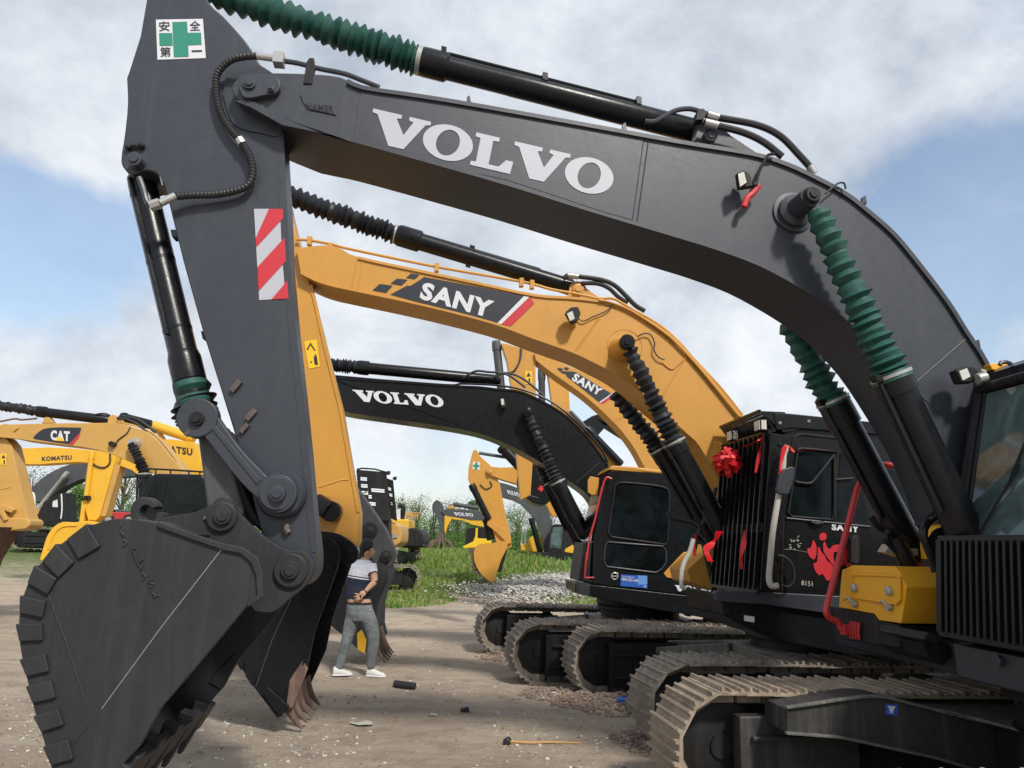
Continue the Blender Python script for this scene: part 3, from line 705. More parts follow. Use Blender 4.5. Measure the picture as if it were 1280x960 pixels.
# side plates are traced at the ear plane and set at their own width
def rp_(pp, off): return [A.on(x, y, off) for x, y in pp]
g = G(); A.slab(g, near, W0, W0 + .035)
bk = mk('bucket', g, M_GREY2, r1, .006)
nearW = rp_(near, W0); arcW = rp_(arc, W0)
g = G(); g.prism([p + A.away * (W1 - W0 - .035) for p in nearW], A.away * .035)
cen = sum(arcW, V((0, 0, 0))) / len(arcW)
tr = []  # wrapper sheet: arc swept across the width, with thickness
arc3 = [p + A.away * .03 for p in arcW] ; topc = [nearW[-1] + A.away * .03]
seq = topc + arc3
ins = []
for i, p in enumerate(seq):
    t = (seq[min(i + 1, len(seq) - 1)] - seq[max(i - 1, 0)]).normalized(); nn = t.cross(A.away)
    if nn.dot(cen - p) < 0: nn = -nn
    ins.append(p + nn * .035)
sw = A.away * (W1 - W0 - .06)
for i in range(len(seq) - 1):
    g.hexa([seq[i], seq[i + 1], ins[i + 1], ins[i]], [seq[i] + sw, seq[i + 1] + sw, ins[i + 1] + sw, ins[i] + sw])
mk('bucket_shell', g, M_GREY2, bk)
g = G()  # raised rim and seams on the near plate
strip(g, A, [(279, 684), (200, 786), (127, 886)], .7, W0, .003); mk('scratch_line', g, M_STEEL, bk)
for l in ([(60, 742), (85, 810), (107, 880)], [(182, 750), (181, 800)], [(109, 908), (88, 935)]): weld(bk, A, l, W0, 1.0, M_GREY2)
g = G(); A.slab(g, [(232, 664), (279, 679), (303, 684), (322, 697), (328, 716), (329, 747), (309, 760), (309, 752), (321, 744), (319, 718), (313, 703), (300, 692), (279, 688), (232, 672), (196, 659), (196, 652)], W0 - .02, W0 + .0); mk('rim_bead', g, M_GREY2, bk, .006)
g = G(); z = [A.on(151 + k * 4.2 + random.uniform(-2, 2), 662 + k * 8.2 + random.uniform(-1, 1), W0) for k in range(11)]
for a_ in z:
    for j in range(3):
        e = a_ + A.rear * random.uniform(-.03, .03) + V((0, 0, random.uniform(-.03, .03))); g.tube([a_, (a_ + e) / 2 + nrm * .004, e], .005, 6)
mk('weld_marks', g, M_GREY2, bk)
# heel shrouds along the outer edge
hs = [((290, 60), (340, 120)), ]
cent = V((150, 790))
for k, (px, py, L_) in enumerate(((100, 668, 34), (66, 697, 30), (44, 722, 26), (30, 757, 24), (25, 793, 24), (31, 832, 25), (43, 866, 25), (55, 905, 24), (72, 942, 28))):
    i = min(range(len(arc)), key=lambda j: (arc[j][0] - px) ** 2 + (arc[j][1] - py) ** 2)
    t = (V(arc[min(i + 2, len(arc) - 1)]) - V(arc[max(i - 2, 0)])).normalized(); nn = V((-t.y, t.x))
    if nn.dot(cent - V(arc[i])) < 0: nn = -nn
    c = V(arc[i]); h = L_ / 2 * .93; dp = 29
    pp = [c - t * h - nn * 4.5, c + t * h - nn * .5, c + t * h + nn * dp, c - t * h + nn * dp]
    g = G(); A.slab(g, [tuple(p) for p in pp], W0 - .022, W0 + .12); mk('heel_shroud', g, M_GREY2, bk, .008)
# ear plates, pins and hook
ear = sm([(196, 650), (215, 645), (245, 640), (262, 632), (270, 624), (279, 621), (290, 628), (300, 642), (322, 664), (356, 687), (378, 689), (390, 702), (390, 719), (380, 734), (360, 750), (345, 763), (334, 766), (318, 764)], 3) + [(300, 740), (279, 700), (232, 680)]
for o0 in (-.045, .60):
    g = G(); A.slab(g, ear, o0, o0 + .05); mk('ear_plate', g, M_GREY2, bk, .006)
g = G(); g.lathe(A.on(278, 646, -.045), A.on(278, 646, -.045) + nrm * .03, [(0, .088), (.8, .088), (1, .08)], 32); pin(g, A, 277.5, 645, -.10, .6, 11.5); mk('link_pin', g, M_GREY2, bk)
g = G(); g.lathe(A.on(364, 713, -.045), A.on(364, 713, -.045) + nrm * .03, [(0, .098), (.8, .098), (1, .09)], 32); pin(g, A, 362, 713, -.10, .6, 11.5); mk('stick_pin', g, M_GREY2, bk)
g = G(); g.tube(onl(A, [(255, 648), (265, 648)], -.05), .014, 8); mk('grease_nipple', g, M_LUG, bk)
hk = [(180 + 18 * math.cos(a), 640 + 19 * math.sin(a)) for a in [R(x) for x in range(-20, -250, -15)]]
hk2 = [(182 + 8 * math.cos(a), 641 + 9 * math.sin(a)) for a in [R(x) for x in range(-250, -15, 15)]]
g = G(); A.slab(g, hk + [(178, 662), (205, 662), (206, 652), (203, 640), (196, 640), (192, 652)] + hk2, .22, .34); mk('lifting_hook', g, M_GREY2, bk, .012)
# lip, teeth adapters
lipn = A.on(150, 975, W0); lipd = sw
for k in range(5):
    f_ = (k + .35) / 5.3; b_ = A.on(158, 946, W0) + A.away * ((W1 - W0) * f_); dn = (A.on(128, 1010, W0) - A.on(160, 938, W0)).normalized(); bkx = dn.cross(A.away).normalized()
    g = G(); g.hexa([b_ - A.away * .05 + bkx * .05, b_ + A.away * .05 + bkx * .05, b_ + A.away * .05 - bkx * .05, b_ - A.away * .05 - bkx * .05],
                    [b_ + dn * .34 - A.away * .03 + bkx * .0, b_ + dn * .34 + A.away * .03 + bkx * .0, b_ + dn * .34 + A.away * .03 - bkx * .03, b_ + dn * .34 - A.away * .03 - bkx * .03]); mk('tooth', g, M_GREY2, bk, .01)
g = G(); a_ = A.on(201, 885, W0); b2 = A.on(128, 1003, W0); dd = (b2 - a_).normalized(); q = a_ + dd * .30; bx = dd.cross(A.away).normalized()
g.hexa([q + bx * .03, q - bx * .03, q - bx * .03 + sw, q + bx * .03 + sw], [b2 + bx * .02, b2 - bx * .02, b2 - bx * .02 + sw, b2 + bx * .02 + sw]); mk('cutting_lip', g, M_GREY2, bk, .006)
for f_ in (.0, 1):
    g = G(); qa = A.on(205, 880, W0) + A.away * (W1 - W0 - .02) * f_; g.hexa([qa + nrm * .03, qa + nrm * .03 + dd * .24, qa + nrm * .03 + dd * .24 - bx * .1, qa + nrm * .03 - bx * .05], [qa - nrm * .04, qa - nrm * .04 + dd * .24, qa - nrm * .04 + dd * .24 - bx * .1, qa - nrm * .04 - bx * .05])
    if f_: mk('side_cutter', g, M_GREY2, bk, .006)

# --- boom cylinders
def boomcyl(par, m, top_, ring, bot_, off, rb, rt, rbar, mat_boot, mat, n=17, coll=.10, pipe=True):
    a, b, c = m.on(*top_, off), m.on(*ring, off), m.on(*bot_, off); rb *= m.k; rt *= m.k; rbar *= m.k
    g = G(); d = c - b; L_ = d.length
    g.lathe(b, c, [(0, rbar * 1.12), (coll * .99, rbar * 1.14), (coll, rbar * 1.0), (.96, rbar), (1, rbar * .6)], 32)
    o = mk('boom_cylinder', g, mat, par)
    g = G(); boot(g, a, b - d.normalized() * .02, rb, n, .70, .006, .18, rt / rb); mk('bellows', g, mat_boot, o, ang=28)
    g = G(); g.lathe(b - d.normalized() * .03, b + d.normalized() * .03, [(0, rbar * 1.05), (1, rbar * 1.18)], 28); mk('boot_collar', g, mat_boot, o)
    g = G(); g.lathe(b - d.normalized() * .012, b + d.normalized() * .01, [(0, rbar * 1.2), (1, rbar * 1.2)], 28); mk('hose_clamp', g, M_STEEL, o)
    if pipe:
        g = G(); s_ = -m.rear * rbar * 1.15 + nrm * rbar * .35; g.tube([b + d * .03 + s_ * .8, b + d * .07 + s_ * 1.05, b + d * .75 + s_ * 1.05], rbar * .2, 8)
        g.box(b + d * .03 + s_, -m.rear * rbar * .35, d.normalized() * rbar * .2, nrm * rbar * .3)
        mk('side_pipe', g, mat, o)
    return o
boomcyl(r1, A, (1020, 262), (1114, 470), (1222, 700), -.20, .132, .088, .112, M_BOOTG, M_BLK, 18, .10)
boomcyl(r1, A, (985, 402), (1041, 501), (1146, 700), BW + .20, .128, .115, .112, M_BOOTG, M_BLK, 9, .16)
hose(r1, 'bent_pipe', onl(A, [(1088, 645), (1100, 660), (1118, 668), (1134, 676), (1143, 692), (1152, 720), (1165, 760), (1175, 800)], BW + .05), .027, M_BLK)
hose(r1, 'bent_pipe', onl(A, [(1150, 740), (1140, 715), (1126, 695), (1114, 682), (1107, 672), (1112, 664), (1124, 668), (1136, 690), (1158, 740), (1172, 775)], BW + .0), .027, M_BLK)
g = G(); g.tube(onl(A, [(1118, 672), (1150, 740), (1177, 800)], BW + .10), .050, 14); mk('swivel_hose', g, M_BLK, r1)
g = G(); g.tube(onl(A, [(1122, 672), (1158, 745), (1190, 810)], BW - .12), .046, 14); mk('swivel_hose', g, M_BLK, r1)
hose(r1, 'bent_pipe', onl(A, [(1178, 622), (1173, 640), (1158, 655), (1154, 668), (1160, 685), (1166, 700), (1170, 715)], .05), .03, M_BLK)
hose(r1, 'bent_pipe', onl(A, [(1195, 668), (1182, 664), (1170, 668), (1166, 682), (1172, 700)], .05), .03, M_BLK)
g = G(); A.slab(g, [(1178, 672), (1183, 657), (1192, 654), (1196, 672), (1192, 700), (1180, 700)], .2, .45); mk('yellow_bracket', g, M_BOX, r1, .01)
g = G(); A.slab(g, [(1106, 690), (1112, 680), (1130, 690), (1128, 696)], BW, BW + .1); A.slab(g, [(1134, 688), (1148, 686), (1148, 694), (1136, 696)], BW - .1, BW); mk('pipe_clamp', g, M_STEEL, r1, .004)
g = G(); A.slab(g, [(1152, 804), (1160, 798), (1186, 802), (1190, 822), (1178, 832), (1160, 822)], .2, .7); A.slab(g, [(1160, 790), (1180, 798), (1172, 806), (1154, 800)], .0, .5); mk('boom_foot_bracket', g, M_BLKM, r1, .01)

# --- toolbox with hand rail
n2 = A.rear; pA = A.on(1125, 779, .40)
def fr(pp, d=0): return [hit(x, y, pA + A.rear * d, n2) for x, y in pp]
box = sm(cr('B6', (104, 735), (118, 575), (128, 560), (165, 541)), 3) + cr('B6', (365, 545), (384, 575), (418, 640), (392, 810), (290, 795), (268, 766))
g = G(); g.prism(fr(box), A.rear * .95); tb = mk('toolbox', g, M_BOX, r1, .02)
lid = cr('B6', (165, 598), (175, 584), (352, 590), (388, 596), (388, 700), (372, 718), (190, 692), (162, 682))
g = G(); pz = fr(lid, -.012); g.tube([*pz, pz[0]], .011, 8); mk('lid_ridge', g, M_BOX, tb)
g = G(); g.prism(fr(lid, -.008), A.rear * .01); mk('lid_panel', g, M_BOX, tb, .004)
for lx, ly in ((175, 645), (335, 660)):
    g = G(); p = hit(*cr('B6', (lx, ly))[0], pA - A.rear * .02, n2); g.lathe(p + A.rear * .01, p - A.rear * .02, [(0, .035), (.7, .033), (1, .02)], 20)
    p2 = hit(*cr('B6', (lx - 28, ly + 45))[0], pA - A.rear * .03, n2); p3 = hit(*cr('B6', (lx + 0, ly + 75))[0], pA - A.rear * .02, n2)
    g.tube([p2 - A.away * .0, (p2 + p3) / 2, p3], .010, 8); g.tube([hit(*cr('B6', (lx - 48, ly + 60))[0], pA - A.rear * .03, n2), p2], .006, 6); g.lathe(p3 + A.rear * .01, p3 - A.rear * .015, [(0, .028), (1, .022)], 18); mk('latch', g, M_STEEL, tb)
g = G(); g.prism(fr(cr('B6', (56, 737), (60, 732), (258, 762), (284, 797), (385, 815), (385, 925), (128, 885), (95, 838)), .012), A.rear * 1.35); mk('side_skirt', g, M_BLKM, r1, .012)
g = G()
for k in range(4):
    a_ = fr([cr('B6', (163 + k * 13, 800 + k * 2))[0], cr('B6', (163 + k * 13, 878 + k * 2))[0]], -.0); g.tube([a_[0] - A.rear * .004, (a_[0] + a_[1]) / 2 - A.rear * .012, a_[1] - A.rear * .004], .011, 8)
mk('red_reflector', g, M_REDP, r1)
hr = [A.on(x, y, 1.05) for x, y in cr('B6', (118, 838), (100, 803), (68, 788), (47, 762), (52, 720), (190, 190))]
hr2 = [A.on(*cr('B6', (190, 190))[0], 1.05), A.on(1083, 587, 1.05), A.on(*cr('B6', (290, 76))[0], 1.05), A.on(*cr('B6', (475, 95))[0], 1.05)]
g = G(); g.tube(sm(hr[:5], 5) + sm([hr[5], hr[5] + (hr2[1] - hr2[0]), hr[5] + (hr2[2] - hr2[0]), hr[5] + (hr2[3] - hr2[0])], 5), .024, 14); mk('hand_rail', g, M_REDP, r1)
g = G(); g.box(hr[0] + A.rear * .03, A.rear * .03, A.away * .03, V((0, 0, .04))); mk('rail_foot', g, M_REDP, r1, .008)

# --- cab
CF = -.10; CW = 1.12
prof = [(1188, 800), (1196, 672), (1222, 486), (1236, 474), (1420, 474), (1440, 800)]
g = G(); g.prism(A.pts(prof, CF), -A.away * CW)
cab = mk('cab', g, M_BLK, r1, .02)
fb, ft = A.on(1196, 672, CF), A.on(1222, 486, CF); la = -A.away; fn = (ft - fb).cross(la).normalized()
if fn.dot(A.fwd) < 0: fn = -fn
def cf(u, v, d=.006): return fb + (ft - fb) * v + la * (u * CW) + fn * d
g = G(); g.prism([cf(.10, -.02), cf(.90, -.02), cf(.90, .94), cf(.10, .94)], fn * .006); mk('windscreen', g, M_GLASSL, cab)
g = G()
for u in (.03, .97): g.tube([cf(u, -.05, .01), cf(u, 1.0, .01)], .035, 10)
g.tube([cf(.085, -.02, .012), cf(.085, .95, .012)], .012, 8); g.tube([cf(.03, .98, .02), cf(.97, .98, .02)], .035, 10); mk('screen_frame', g, M_BLKM, cab)
g = G(); g.tube([cf(.2, .0, .03), cf(.45, .42, .035)], .007, 6); g.tube([cf(.38, .30, .03), cf(.5, .66, .03)], .009, 6); mk('wiper', g, M_BLKM, cab)
sd = [hit(x, y, A.on(1200, 700, CF), A.away) + la * (CW + .0) for x, y in ((1214, 668), (1236, 500), (1322, 500), (1330, 668))]
g = G(); g.prism([p - la * .01 for p in sd], la * .016); mk('side_window', g, M_GLASS, cab)
sd2 = [hit(x, y, A.on(1200, 700, CF), A.away) + la * (CW + .004) for x, y in ((1204, 790), (1204, 676), (1232, 488), (1336, 488), (1344, 790))]
g = G(); g.tube(sd2 + [sd2[0]], .010, 6); mk('door_seam', g, M_BLKM, cab)
sd3 = [hit(x, y, A.on(1200, 700, CF), A.away) + la * CW for x, y in ((1350, 660), (1352, 500), (1405, 500), (1412, 660))]
g = G(); g.prism([p - la * .01 for p in sd3], la * .016); mk('side_window', g, M_GLASS, cab)
g = G(); hp_ = hit(1225, 705, A.on(1200, 700, CF), A.away) + la * (CW + .02); g.tube([hp_, hp_ + A.rear * .14], .018, 8); mk('door_handle', g, M_BLKM, cab)
rf = [A.on(1208, 478, CF + .06), A.on(1236, 452, CF + .06)]
g = G(); g.prism(A.pts([(1222, 484), (1226, 470), (1240, 462), (1430, 462), (1430, 484)], CF + .05), -A.away * (CW + .10)); mk('cab_roof', g, M_BLK, cab, .03)
g = G(); A.slab(g, cr('C4', (720, 205), (760, 198), (860, 198), (930, 210), (800, 262), (750, 262)), CF + .05, CF - .02); mk('roof_fairing', g, M_BOX, cab, .008)
g = G(); g.tube(onl(A, cr('C4', (885, 195), (895, 172), (940, 165), (980, 178), (988, 198)), CF - .2), .014, 8); mk('lifting_eye', g, M_GREY, cab)
lmp = root('cab_work_lamp', A.on(1210, 470, -.2), 'square white work lamp at the roof corner of the foreground cab', 'lamp')
g = G(); g.prism(A.pts(cr('C4', (478, 240), (560, 200), (640, 200), (680, 240), (690, 320), (650, 350), (530, 358)), -.20), A.away * .08); mk('lamp_housing', g, M_BLKM, lmp, .012)
g = G(); g.prism(A.pts(cr('C4', (510, 250), (585, 222), (618, 300), (545, 338)), -.207), A.away * .01); mk('lens', g, M_LENS, lmp, .003)
g = G(); g.cyl(A.on(*cr('C4', (675, 322))[0], -.22), A.on(*cr('C4', (750, 305))[0], -.22), .035, 14); g.cyl(A.on(*cr('C4', (700, 250))[0], -.22), A.on(*cr('C4', (745, 262))[0], -.22), .018, 10); mk('lamp_bracket', g, M_STEEL, lmp)
# front guard of flat bars
gb, gt = A.on(1175, 790, CF), A.on(1174, 674, CF)
gw = la * 1.22
g = G()
for zz in (0, 1):
    p = gb + (gt - gb) * zz; g.box(p + gw / 2, gw / 2, A.fwd * .012, (gt - gb).normalized() * .022)
g.box(gb + (gt - gb) * .5, la * .018, A.fwd * .012, (gt - gb) / 2)
g.box(gb + (gt - gb) * .5 + gw, la * .018, A.fwd * .012, (gt - gb) / 2)
for k in range(22):
    u = (k + .8) / 22.4; g.box(gb + (gt - gb) * .5 + gw * u, la * .011, A.fwd * .030, (gt - gb) * .485)
mk('front_guard', g, M_BLK, cab)
# --- slew platform, turntable, undercarriage
g = G(); g.prism(A.pts([(1190, 804), (1420, 800), (1420, 868), (1196, 846)], CF + .02), -A.away * 1.25)
g.prism(A.pts([(1222, 812), (1440, 806), (1440, 868), (1230, 852)], CF + .05), A.away * 1.75)
dk = mk('deck', g, M_GREY, r1, .015)
g = G(); pp = A.on(1248, 826, CF) - A.away * .0; q = hit(1248, 826, A.on(1190, 804, CF), A.rear); g.cyl(q + A.rear * .02, q - A.rear * .012, .035, 6); mk('hex_bolt', g, M_GREY, dk)
UA = Fr((3.84, 4.95, 0), (-math.sin(R(82)), -math.cos(R(82)), 0))
undercarriage(r1, UA, 2.52, 5.0, .80, .60, 52, (M_SHOE, M_SHOE), M_BLKM, 2, center=False, mguard=M_FRAME)
g = G(); UA.box(g, -1.6, .35, -.75, .75, .28, .70); mk('carbody', g, M_BLKM, r1, .02)
g = G(); g.prism([gnd(x, y, .70) for x, y in ((1085, 872), (1150, 871), (1300, 874), (1420, 930), (1290, 919), (1125, 876))], V((0, 0, .02))); mk('carbody_top_plate', g, M_OLIVE, r1, .004)
turntable(r1, (3.98, 4.85, 0), .70, .72, 1.16)
g = G(); A.slab(g, sm([(984, 886), (1020, 881), (1060, 875), (1099, 872), (1125, 877)], 3) + [(1290, 921), (1290, 985), (1172, 947), (1051, 922), (984, 917)], .45, .80); leg = mk('carbody_leg', g, M_FRAME, r1, .01)
g = G(); strip(g, A, sm([(984, 885), (1020, 880), (1060, 874), (1099, 871), (1125, 876)], 3) + [(1290, 919)], 3.5, .45, .03); mk('leg_top_flange', g, M_OLIVE, leg, .004)
g = G(); strip(g, A, [(984, 917), (1051, 922), (1172, 948), (1290, 984)], 3.5, .45, .03); mk('leg_lower_flange', g, M_OLIVE, leg, .004)
decal(leg, 'blue_sticker', M_BLUE, A, [(1107, 879.5), (1123, 881), (1121.5, 895), (1106, 893)], .444)
g = G(); g.flat(A.pts([(1109, 882), (1120, 883), (1118, 885.5), (1116.5, 890), (1112, 890), (1111, 885)], .440)); g.flat(A.pts([(1111.5, 890.5), (1117, 891), (1117, 892), (1111.5, 891.5)], .440)); mk('badge_mark', g, M_WHITE, leg, recalc=False)
g = G(); F1 = Fr((3.55, 4.75, 0), A.fwd); F1.box(g, -3.0, -.2, -1.3, 1.2, 1.15, 2.1); mk('engine_housing', g, M_BOX, r1, .04)
g = G(); F1.box(g, -3.7, -3.0, -1.35, 1.25, 1.05, 2.2); mk('counterweight', g, M_GREY, r1, .06)
# blue service sticker on carbody
st = UA.p(1.0, -.5, .62)
# ================================================================== 2. ochre excavator (second in the row)
B = Mach(8.0, 85); B.k = 1.08
r2 = root('excavator', (5.3, 8.6, 0), 'ochre excavator with big SANY boom and red rosette on its black cab guard', 'excavator')
top = sm(cr('B7', (40, 305), (50, 300), (180, 288), (250, 305), (330, 343)) + cr('B7', (640, 410), (900, 465), (1160, 520)) + cr('B8', (210, 172), (330, 184), (400, 197), (480, 222), (560, 260), (640, 300), (700, 340), (770, 392), (830, 452), (950, 592), (1120, 800)) + [(940, 540), (946, 580)], 3)
bot = sm([(938, 610), (915, 618), (900, 600)] + cr('B8', (900, 950), (840, 890), (760, 818), (600, 680), (520, 615), (440, 561), (330, 505), (240, 463), (120, 420), (0, 378)) + cr('B7', (960, 655), (640, 573), (300, 500), (200, 478), (130, 455), (60, 420)), 3)
g = G(); B.slab(g, top + bot, 0, .56); boom = mk('boom', g, M_SANY, r2, .012)
g = G(); strip(g, B, [(x, y + .8) for x, y in top[12:-3]], 3.2, 0, .02); mk('edge_flange', g, M_SANY, boom); g = G(); strip(g, B, [(x, y - .8) for x, y in bot[6:]], 2.6, 0, .01); mk('lower_flange', g, M_SANY, boom)
for l in (cr('B8', (365, 285), (235, 462)), cr('B8', (375, 285), (245, 464)), cr('B8', (838, 465), (700, 690)), cr('B7', (325, 350), (300, 498)), cr('B7', (350, 358), (330, 500))): weld(boom, B, l, 0, .8, M_SANY)
def ring_disc(par, m, px, py, rpx, mat):
    g = G(); r = rpx * m.ppm(px, py); c = m.on(px, py, 0); pth = [c + (m.rear * math.cos(t) + V((0, 0, 1)) * math.sin(t)) * r for t in [2 * PI * k / 36 for k in range(37)]]
    g.tube(pth, .006, 6); return mk('boss_ring', g, mat, par)
ring_disc(boom, B, 781, 433, 22, M_SANY)
c0 = B.on(776, 437, 0); nB = -B.away
g = G(); g.lathe(c0 + B.away * .01, c0 + nB * .24, [(0, .15), (.2, .13), (.5, .10), (1, .085)], 36); mk('pin_boss', g, M_SANY, boom)
g = G(); q = B.on(784.5, 427, -.30); g.lathe(q + B.away * .12, q + nB * .02, [(0, .085), (.85, .085), (1, .07)], 28); g.cyl(q + nB * .01, q + nB * .035, .045, 20); mk('pin_cap', g, M_BLK, boom)
g = G(); c1 = B.on(776, 437, .56); g.cyl(c1 - B.away * .01, c1 + B.away * .3, .09); mk('pin_boss', g, M_SANY, boom)
# SANY decal
sg = decal(boom, 'name_panel', M_DECK, B, cr('B7', (482, 520), (560, 478), (575, 480), (620, 452), (640, 437), (1112, 526), (985, 655)), -.006)
g = G()
for q_ in (((398, 500), (432, 470), (492, 478), (462, 512)), ((483, 468), (512, 445), (563, 450), (535, 477)), ((556, 441), (578, 421), (619, 427), (597, 447))): g.flat(B.pts(cr('B7', *q_), -.006))
mk('checker_marks', g, M_DECK, boom, smooth=False, recalc=False)
decal(boom, 'white_stripe', M_WHITE, B, cr('B7', (985, 655), (1112, 526), (1136, 531), (1004, 659)), -.006)
decal(boom, 'red_stripe', M_RED, B, cr('B7', (1004, 659), (1140, 531), (1159, 562), (1050, 669)), -.006)
p = cr('B7', (616, 540))[0]; lettering(sg, B, text2d('SANY', .045), p, (89, 24.5), (5.8, -21.5), -.011, M_WHITE)
# oil pipes along the top edge
hose(boom, 'oil_pipe', onl(B, cr('B7', (40, 262), (100, 265), (210, 285), (300, 308), (700, 390), (1100, 460)) + cr('B8', (120, 132), (250, 155), (370, 180), (440, 180), (500, 210), (560, 245), (640, 290), (720, 345), (800, 420), (860, 490), (1000, 640), (1120, 790)), .06), .017, M_SANY)
hose(boom, 'oil_pipe', onl(B, cr('B8', (370, 188), (430, 200), (520, 235), (620, 295), (720, 365), (800, 440), (900, 550), (1100, 795)), -.03), .015, M_SANY)
for x, y in cr('B7', (102, 270), (200, 300), (700, 395), (1098, 465), (1148, 475)):
    g = G(); g.box(B.on(x, y, .04), B.rear * .025, B.away * .035, V((0, 0, .05))); mk('pipe_clip', g, M_SANY, boom, .004)
g = G(); A_ = cr('B8', (205, 175), (220, 110), (250, 88), (285, 92), (310, 130), (360, 165), (400, 195)); B.slab(g, A_, .16, .2); B.slab(g, A_, .36, .40); mk('cylinder_lug', g, M_SANY, boom, .006)
g = G(); pin(g, B, 723, 361, .12, .45, 7); mk('lug_pin', g, M_SANY, boom)
hose(boom, 'hydraulic_hose', onl(B, cr('B8', (185, 75), (215, 58), (260, 65), (380, 82), (450, 110), (510, 165), (560, 215), (610, 245)), .1), .030, M_HOSE)
hose(boom, 'hydraulic_hose', onl(B, cr('B8', (280, 100), (360, 102), (420, 125), (470, 170), (520, 205)), .12), .028, M_HOSE)
g = G(); g.cyl(B.on(*cr('B8', (205, 58))[0], .1), B.on(*cr('B8', (262, 66))[0], .1), .034, 12); mk('hose_fitting', g, M_STEEL, boom)
hose(boom, 'grease_hose', onl(B, cr('B8', (570, 378), (610, 362), (640, 370), (660, 410), (658, 450), (680, 485), (712, 500)), -.04), .008, M_HOSE)
hose(boom, 'grease_pipe', onl(B, cr('B8', (700, 515), (750, 548), (790, 520), (850, 468)), -.01), .006, M_SANY)
lp = root('boom_work_lamp', B.on(718, 395, -.05), 'small black work lamp with loose wire on the ochre boom above the SANY machine bellows', 'lamp')
g = G(); g.prism(B.pts(cr('B8', (196, 250), (225, 225), (262, 222), (276, 255), (262, 295), (230, 305)), -.20), B.away * .10); mk('lamp_housing', g, M_BLKM, lp, .01)
g = G(); g.prism(B.pts(cr('B8', (203, 258), (232, 245), (244, 285), (220, 298)), -.206), B.away * .008); mk('lens', g, M_LENS, lp)
hose(lp, 'wire', onl(B, cr('B8', (262, 285), (290, 298), (340, 275), (400, 250), (430, 230), (440, 210)), -.03), .007, M_HOSE)
g = G(); g.cyl(B.on(716, 403, -.1), B.on(717, 407, .0), .03, 10); mk('lamp_bracket', g, M_SANY, lp)
# stick cylinder
p_end, p_ring = B.on(720, 361, .28), B.on(495, 293, .28); d = p_end - p_ring
g = G(); g.lathe(p_ring, p_end, [(0, .108), (.02, .128), (.13, .128), (.14, .103), (.97, .100), (1, .05)], 28); sc = mk('stick_cylinder', g, M_BLK, r2)
g = G(); g.tube([p_ring + d * .14 + V((0, 0, .1)), p_ring + d * .8 + V((0, 0, .11))], .014, 8); 
for t in (.42, .40): g.box(p_ring + d * t + V((0, 0, .11 if t == .42 else -.1)), d.normalized() * .03, B.away * .03, V((0, 0, .03)))
mk('side_pipe', g, M_BLK, sc)
g = G(); boot(g, B.on(330, 235, .28), p_ring, .134, 22, .68, .007, .2, .92); mk('bellows', g, M_BOOTK, sc, ang=28)
g = G(); g.lathe(p_ring - d.normalized() * .02, p_ring + d.normalized() * .01, [(0, .112), (1, .114)], 24); mk('hose_clamp', g, M_STEEL, sc)
# stick
sp = [(322, 300), (318, 262), (330, 225), (352, 215), (362, 260), (372, 300), (386, 350), (391, 372), (408, 440), (425.6, 508), (438, 580), (449, 640), (448, 676)] + sm([(446, 682), (430, 690), (410, 680), (398, 664)], 3) + [(392, 640), (360, 520), (338, 410)]
g = G(); B.slab(g, sp, .10, .46); stick = mk('stick', g, M_SANY, r2, .012)
g = G(); strip(g, B, [(388, 356), (392.5, 372), (408, 440), (425, 508), (437.5, 580), (448, 640)], 4, .10, .012); mk('edge_plate', g, M_SANY, stick)
weld(stick, B, [(399, 609), (427, 600), (436, 600)], .10, 1.0, M_SANY)
sg = decal(stick, 'warning_sticker', M_YEL, B, [(380, 427), (396, 424), (400, 458), (386, 461)], .094)
g = G(); g.flat(B.pts([(383, 437), (388, 428), (394.5, 438), (393, 438.5), (388, 431), (385, 437.5)], .091)); g.flat(B.pts([(388, 452), (390, 451), (390, 453), (388, 454)], .091)); g.flat(B.pts([(392, 446), (396, 445), (397.5, 456), (393.5, 456)], .091)); g.flat(B.pts([(393.3, 443), (395.3, 443), (395.3, 445), (393.3, 445)], .091)); mk('pictogram', g, M_DECK, sg, smooth=False, recalc=False)
g = G(); pin(g, B, 407, 621, .06, .12, 4.5); mk('pin_eye', g, M_SANY, stick)
g = G(); g.cyl(B.on(413, 639, -.06), B.on(395, 628, .02), .10, 28); c = B.on(413, 639, -.10); g.cyl(c, c + B.away * .2, .105, 30); mk('tipping_lever', g, M_BLK, r2, .01)
g = G(); B.slab(g, [(395, 620), (404, 626), (420, 640), (412, 652), (398, 640), (390, 632)], -.02, .08); mk('lever_arm', g, M_BLK, r2, .01)
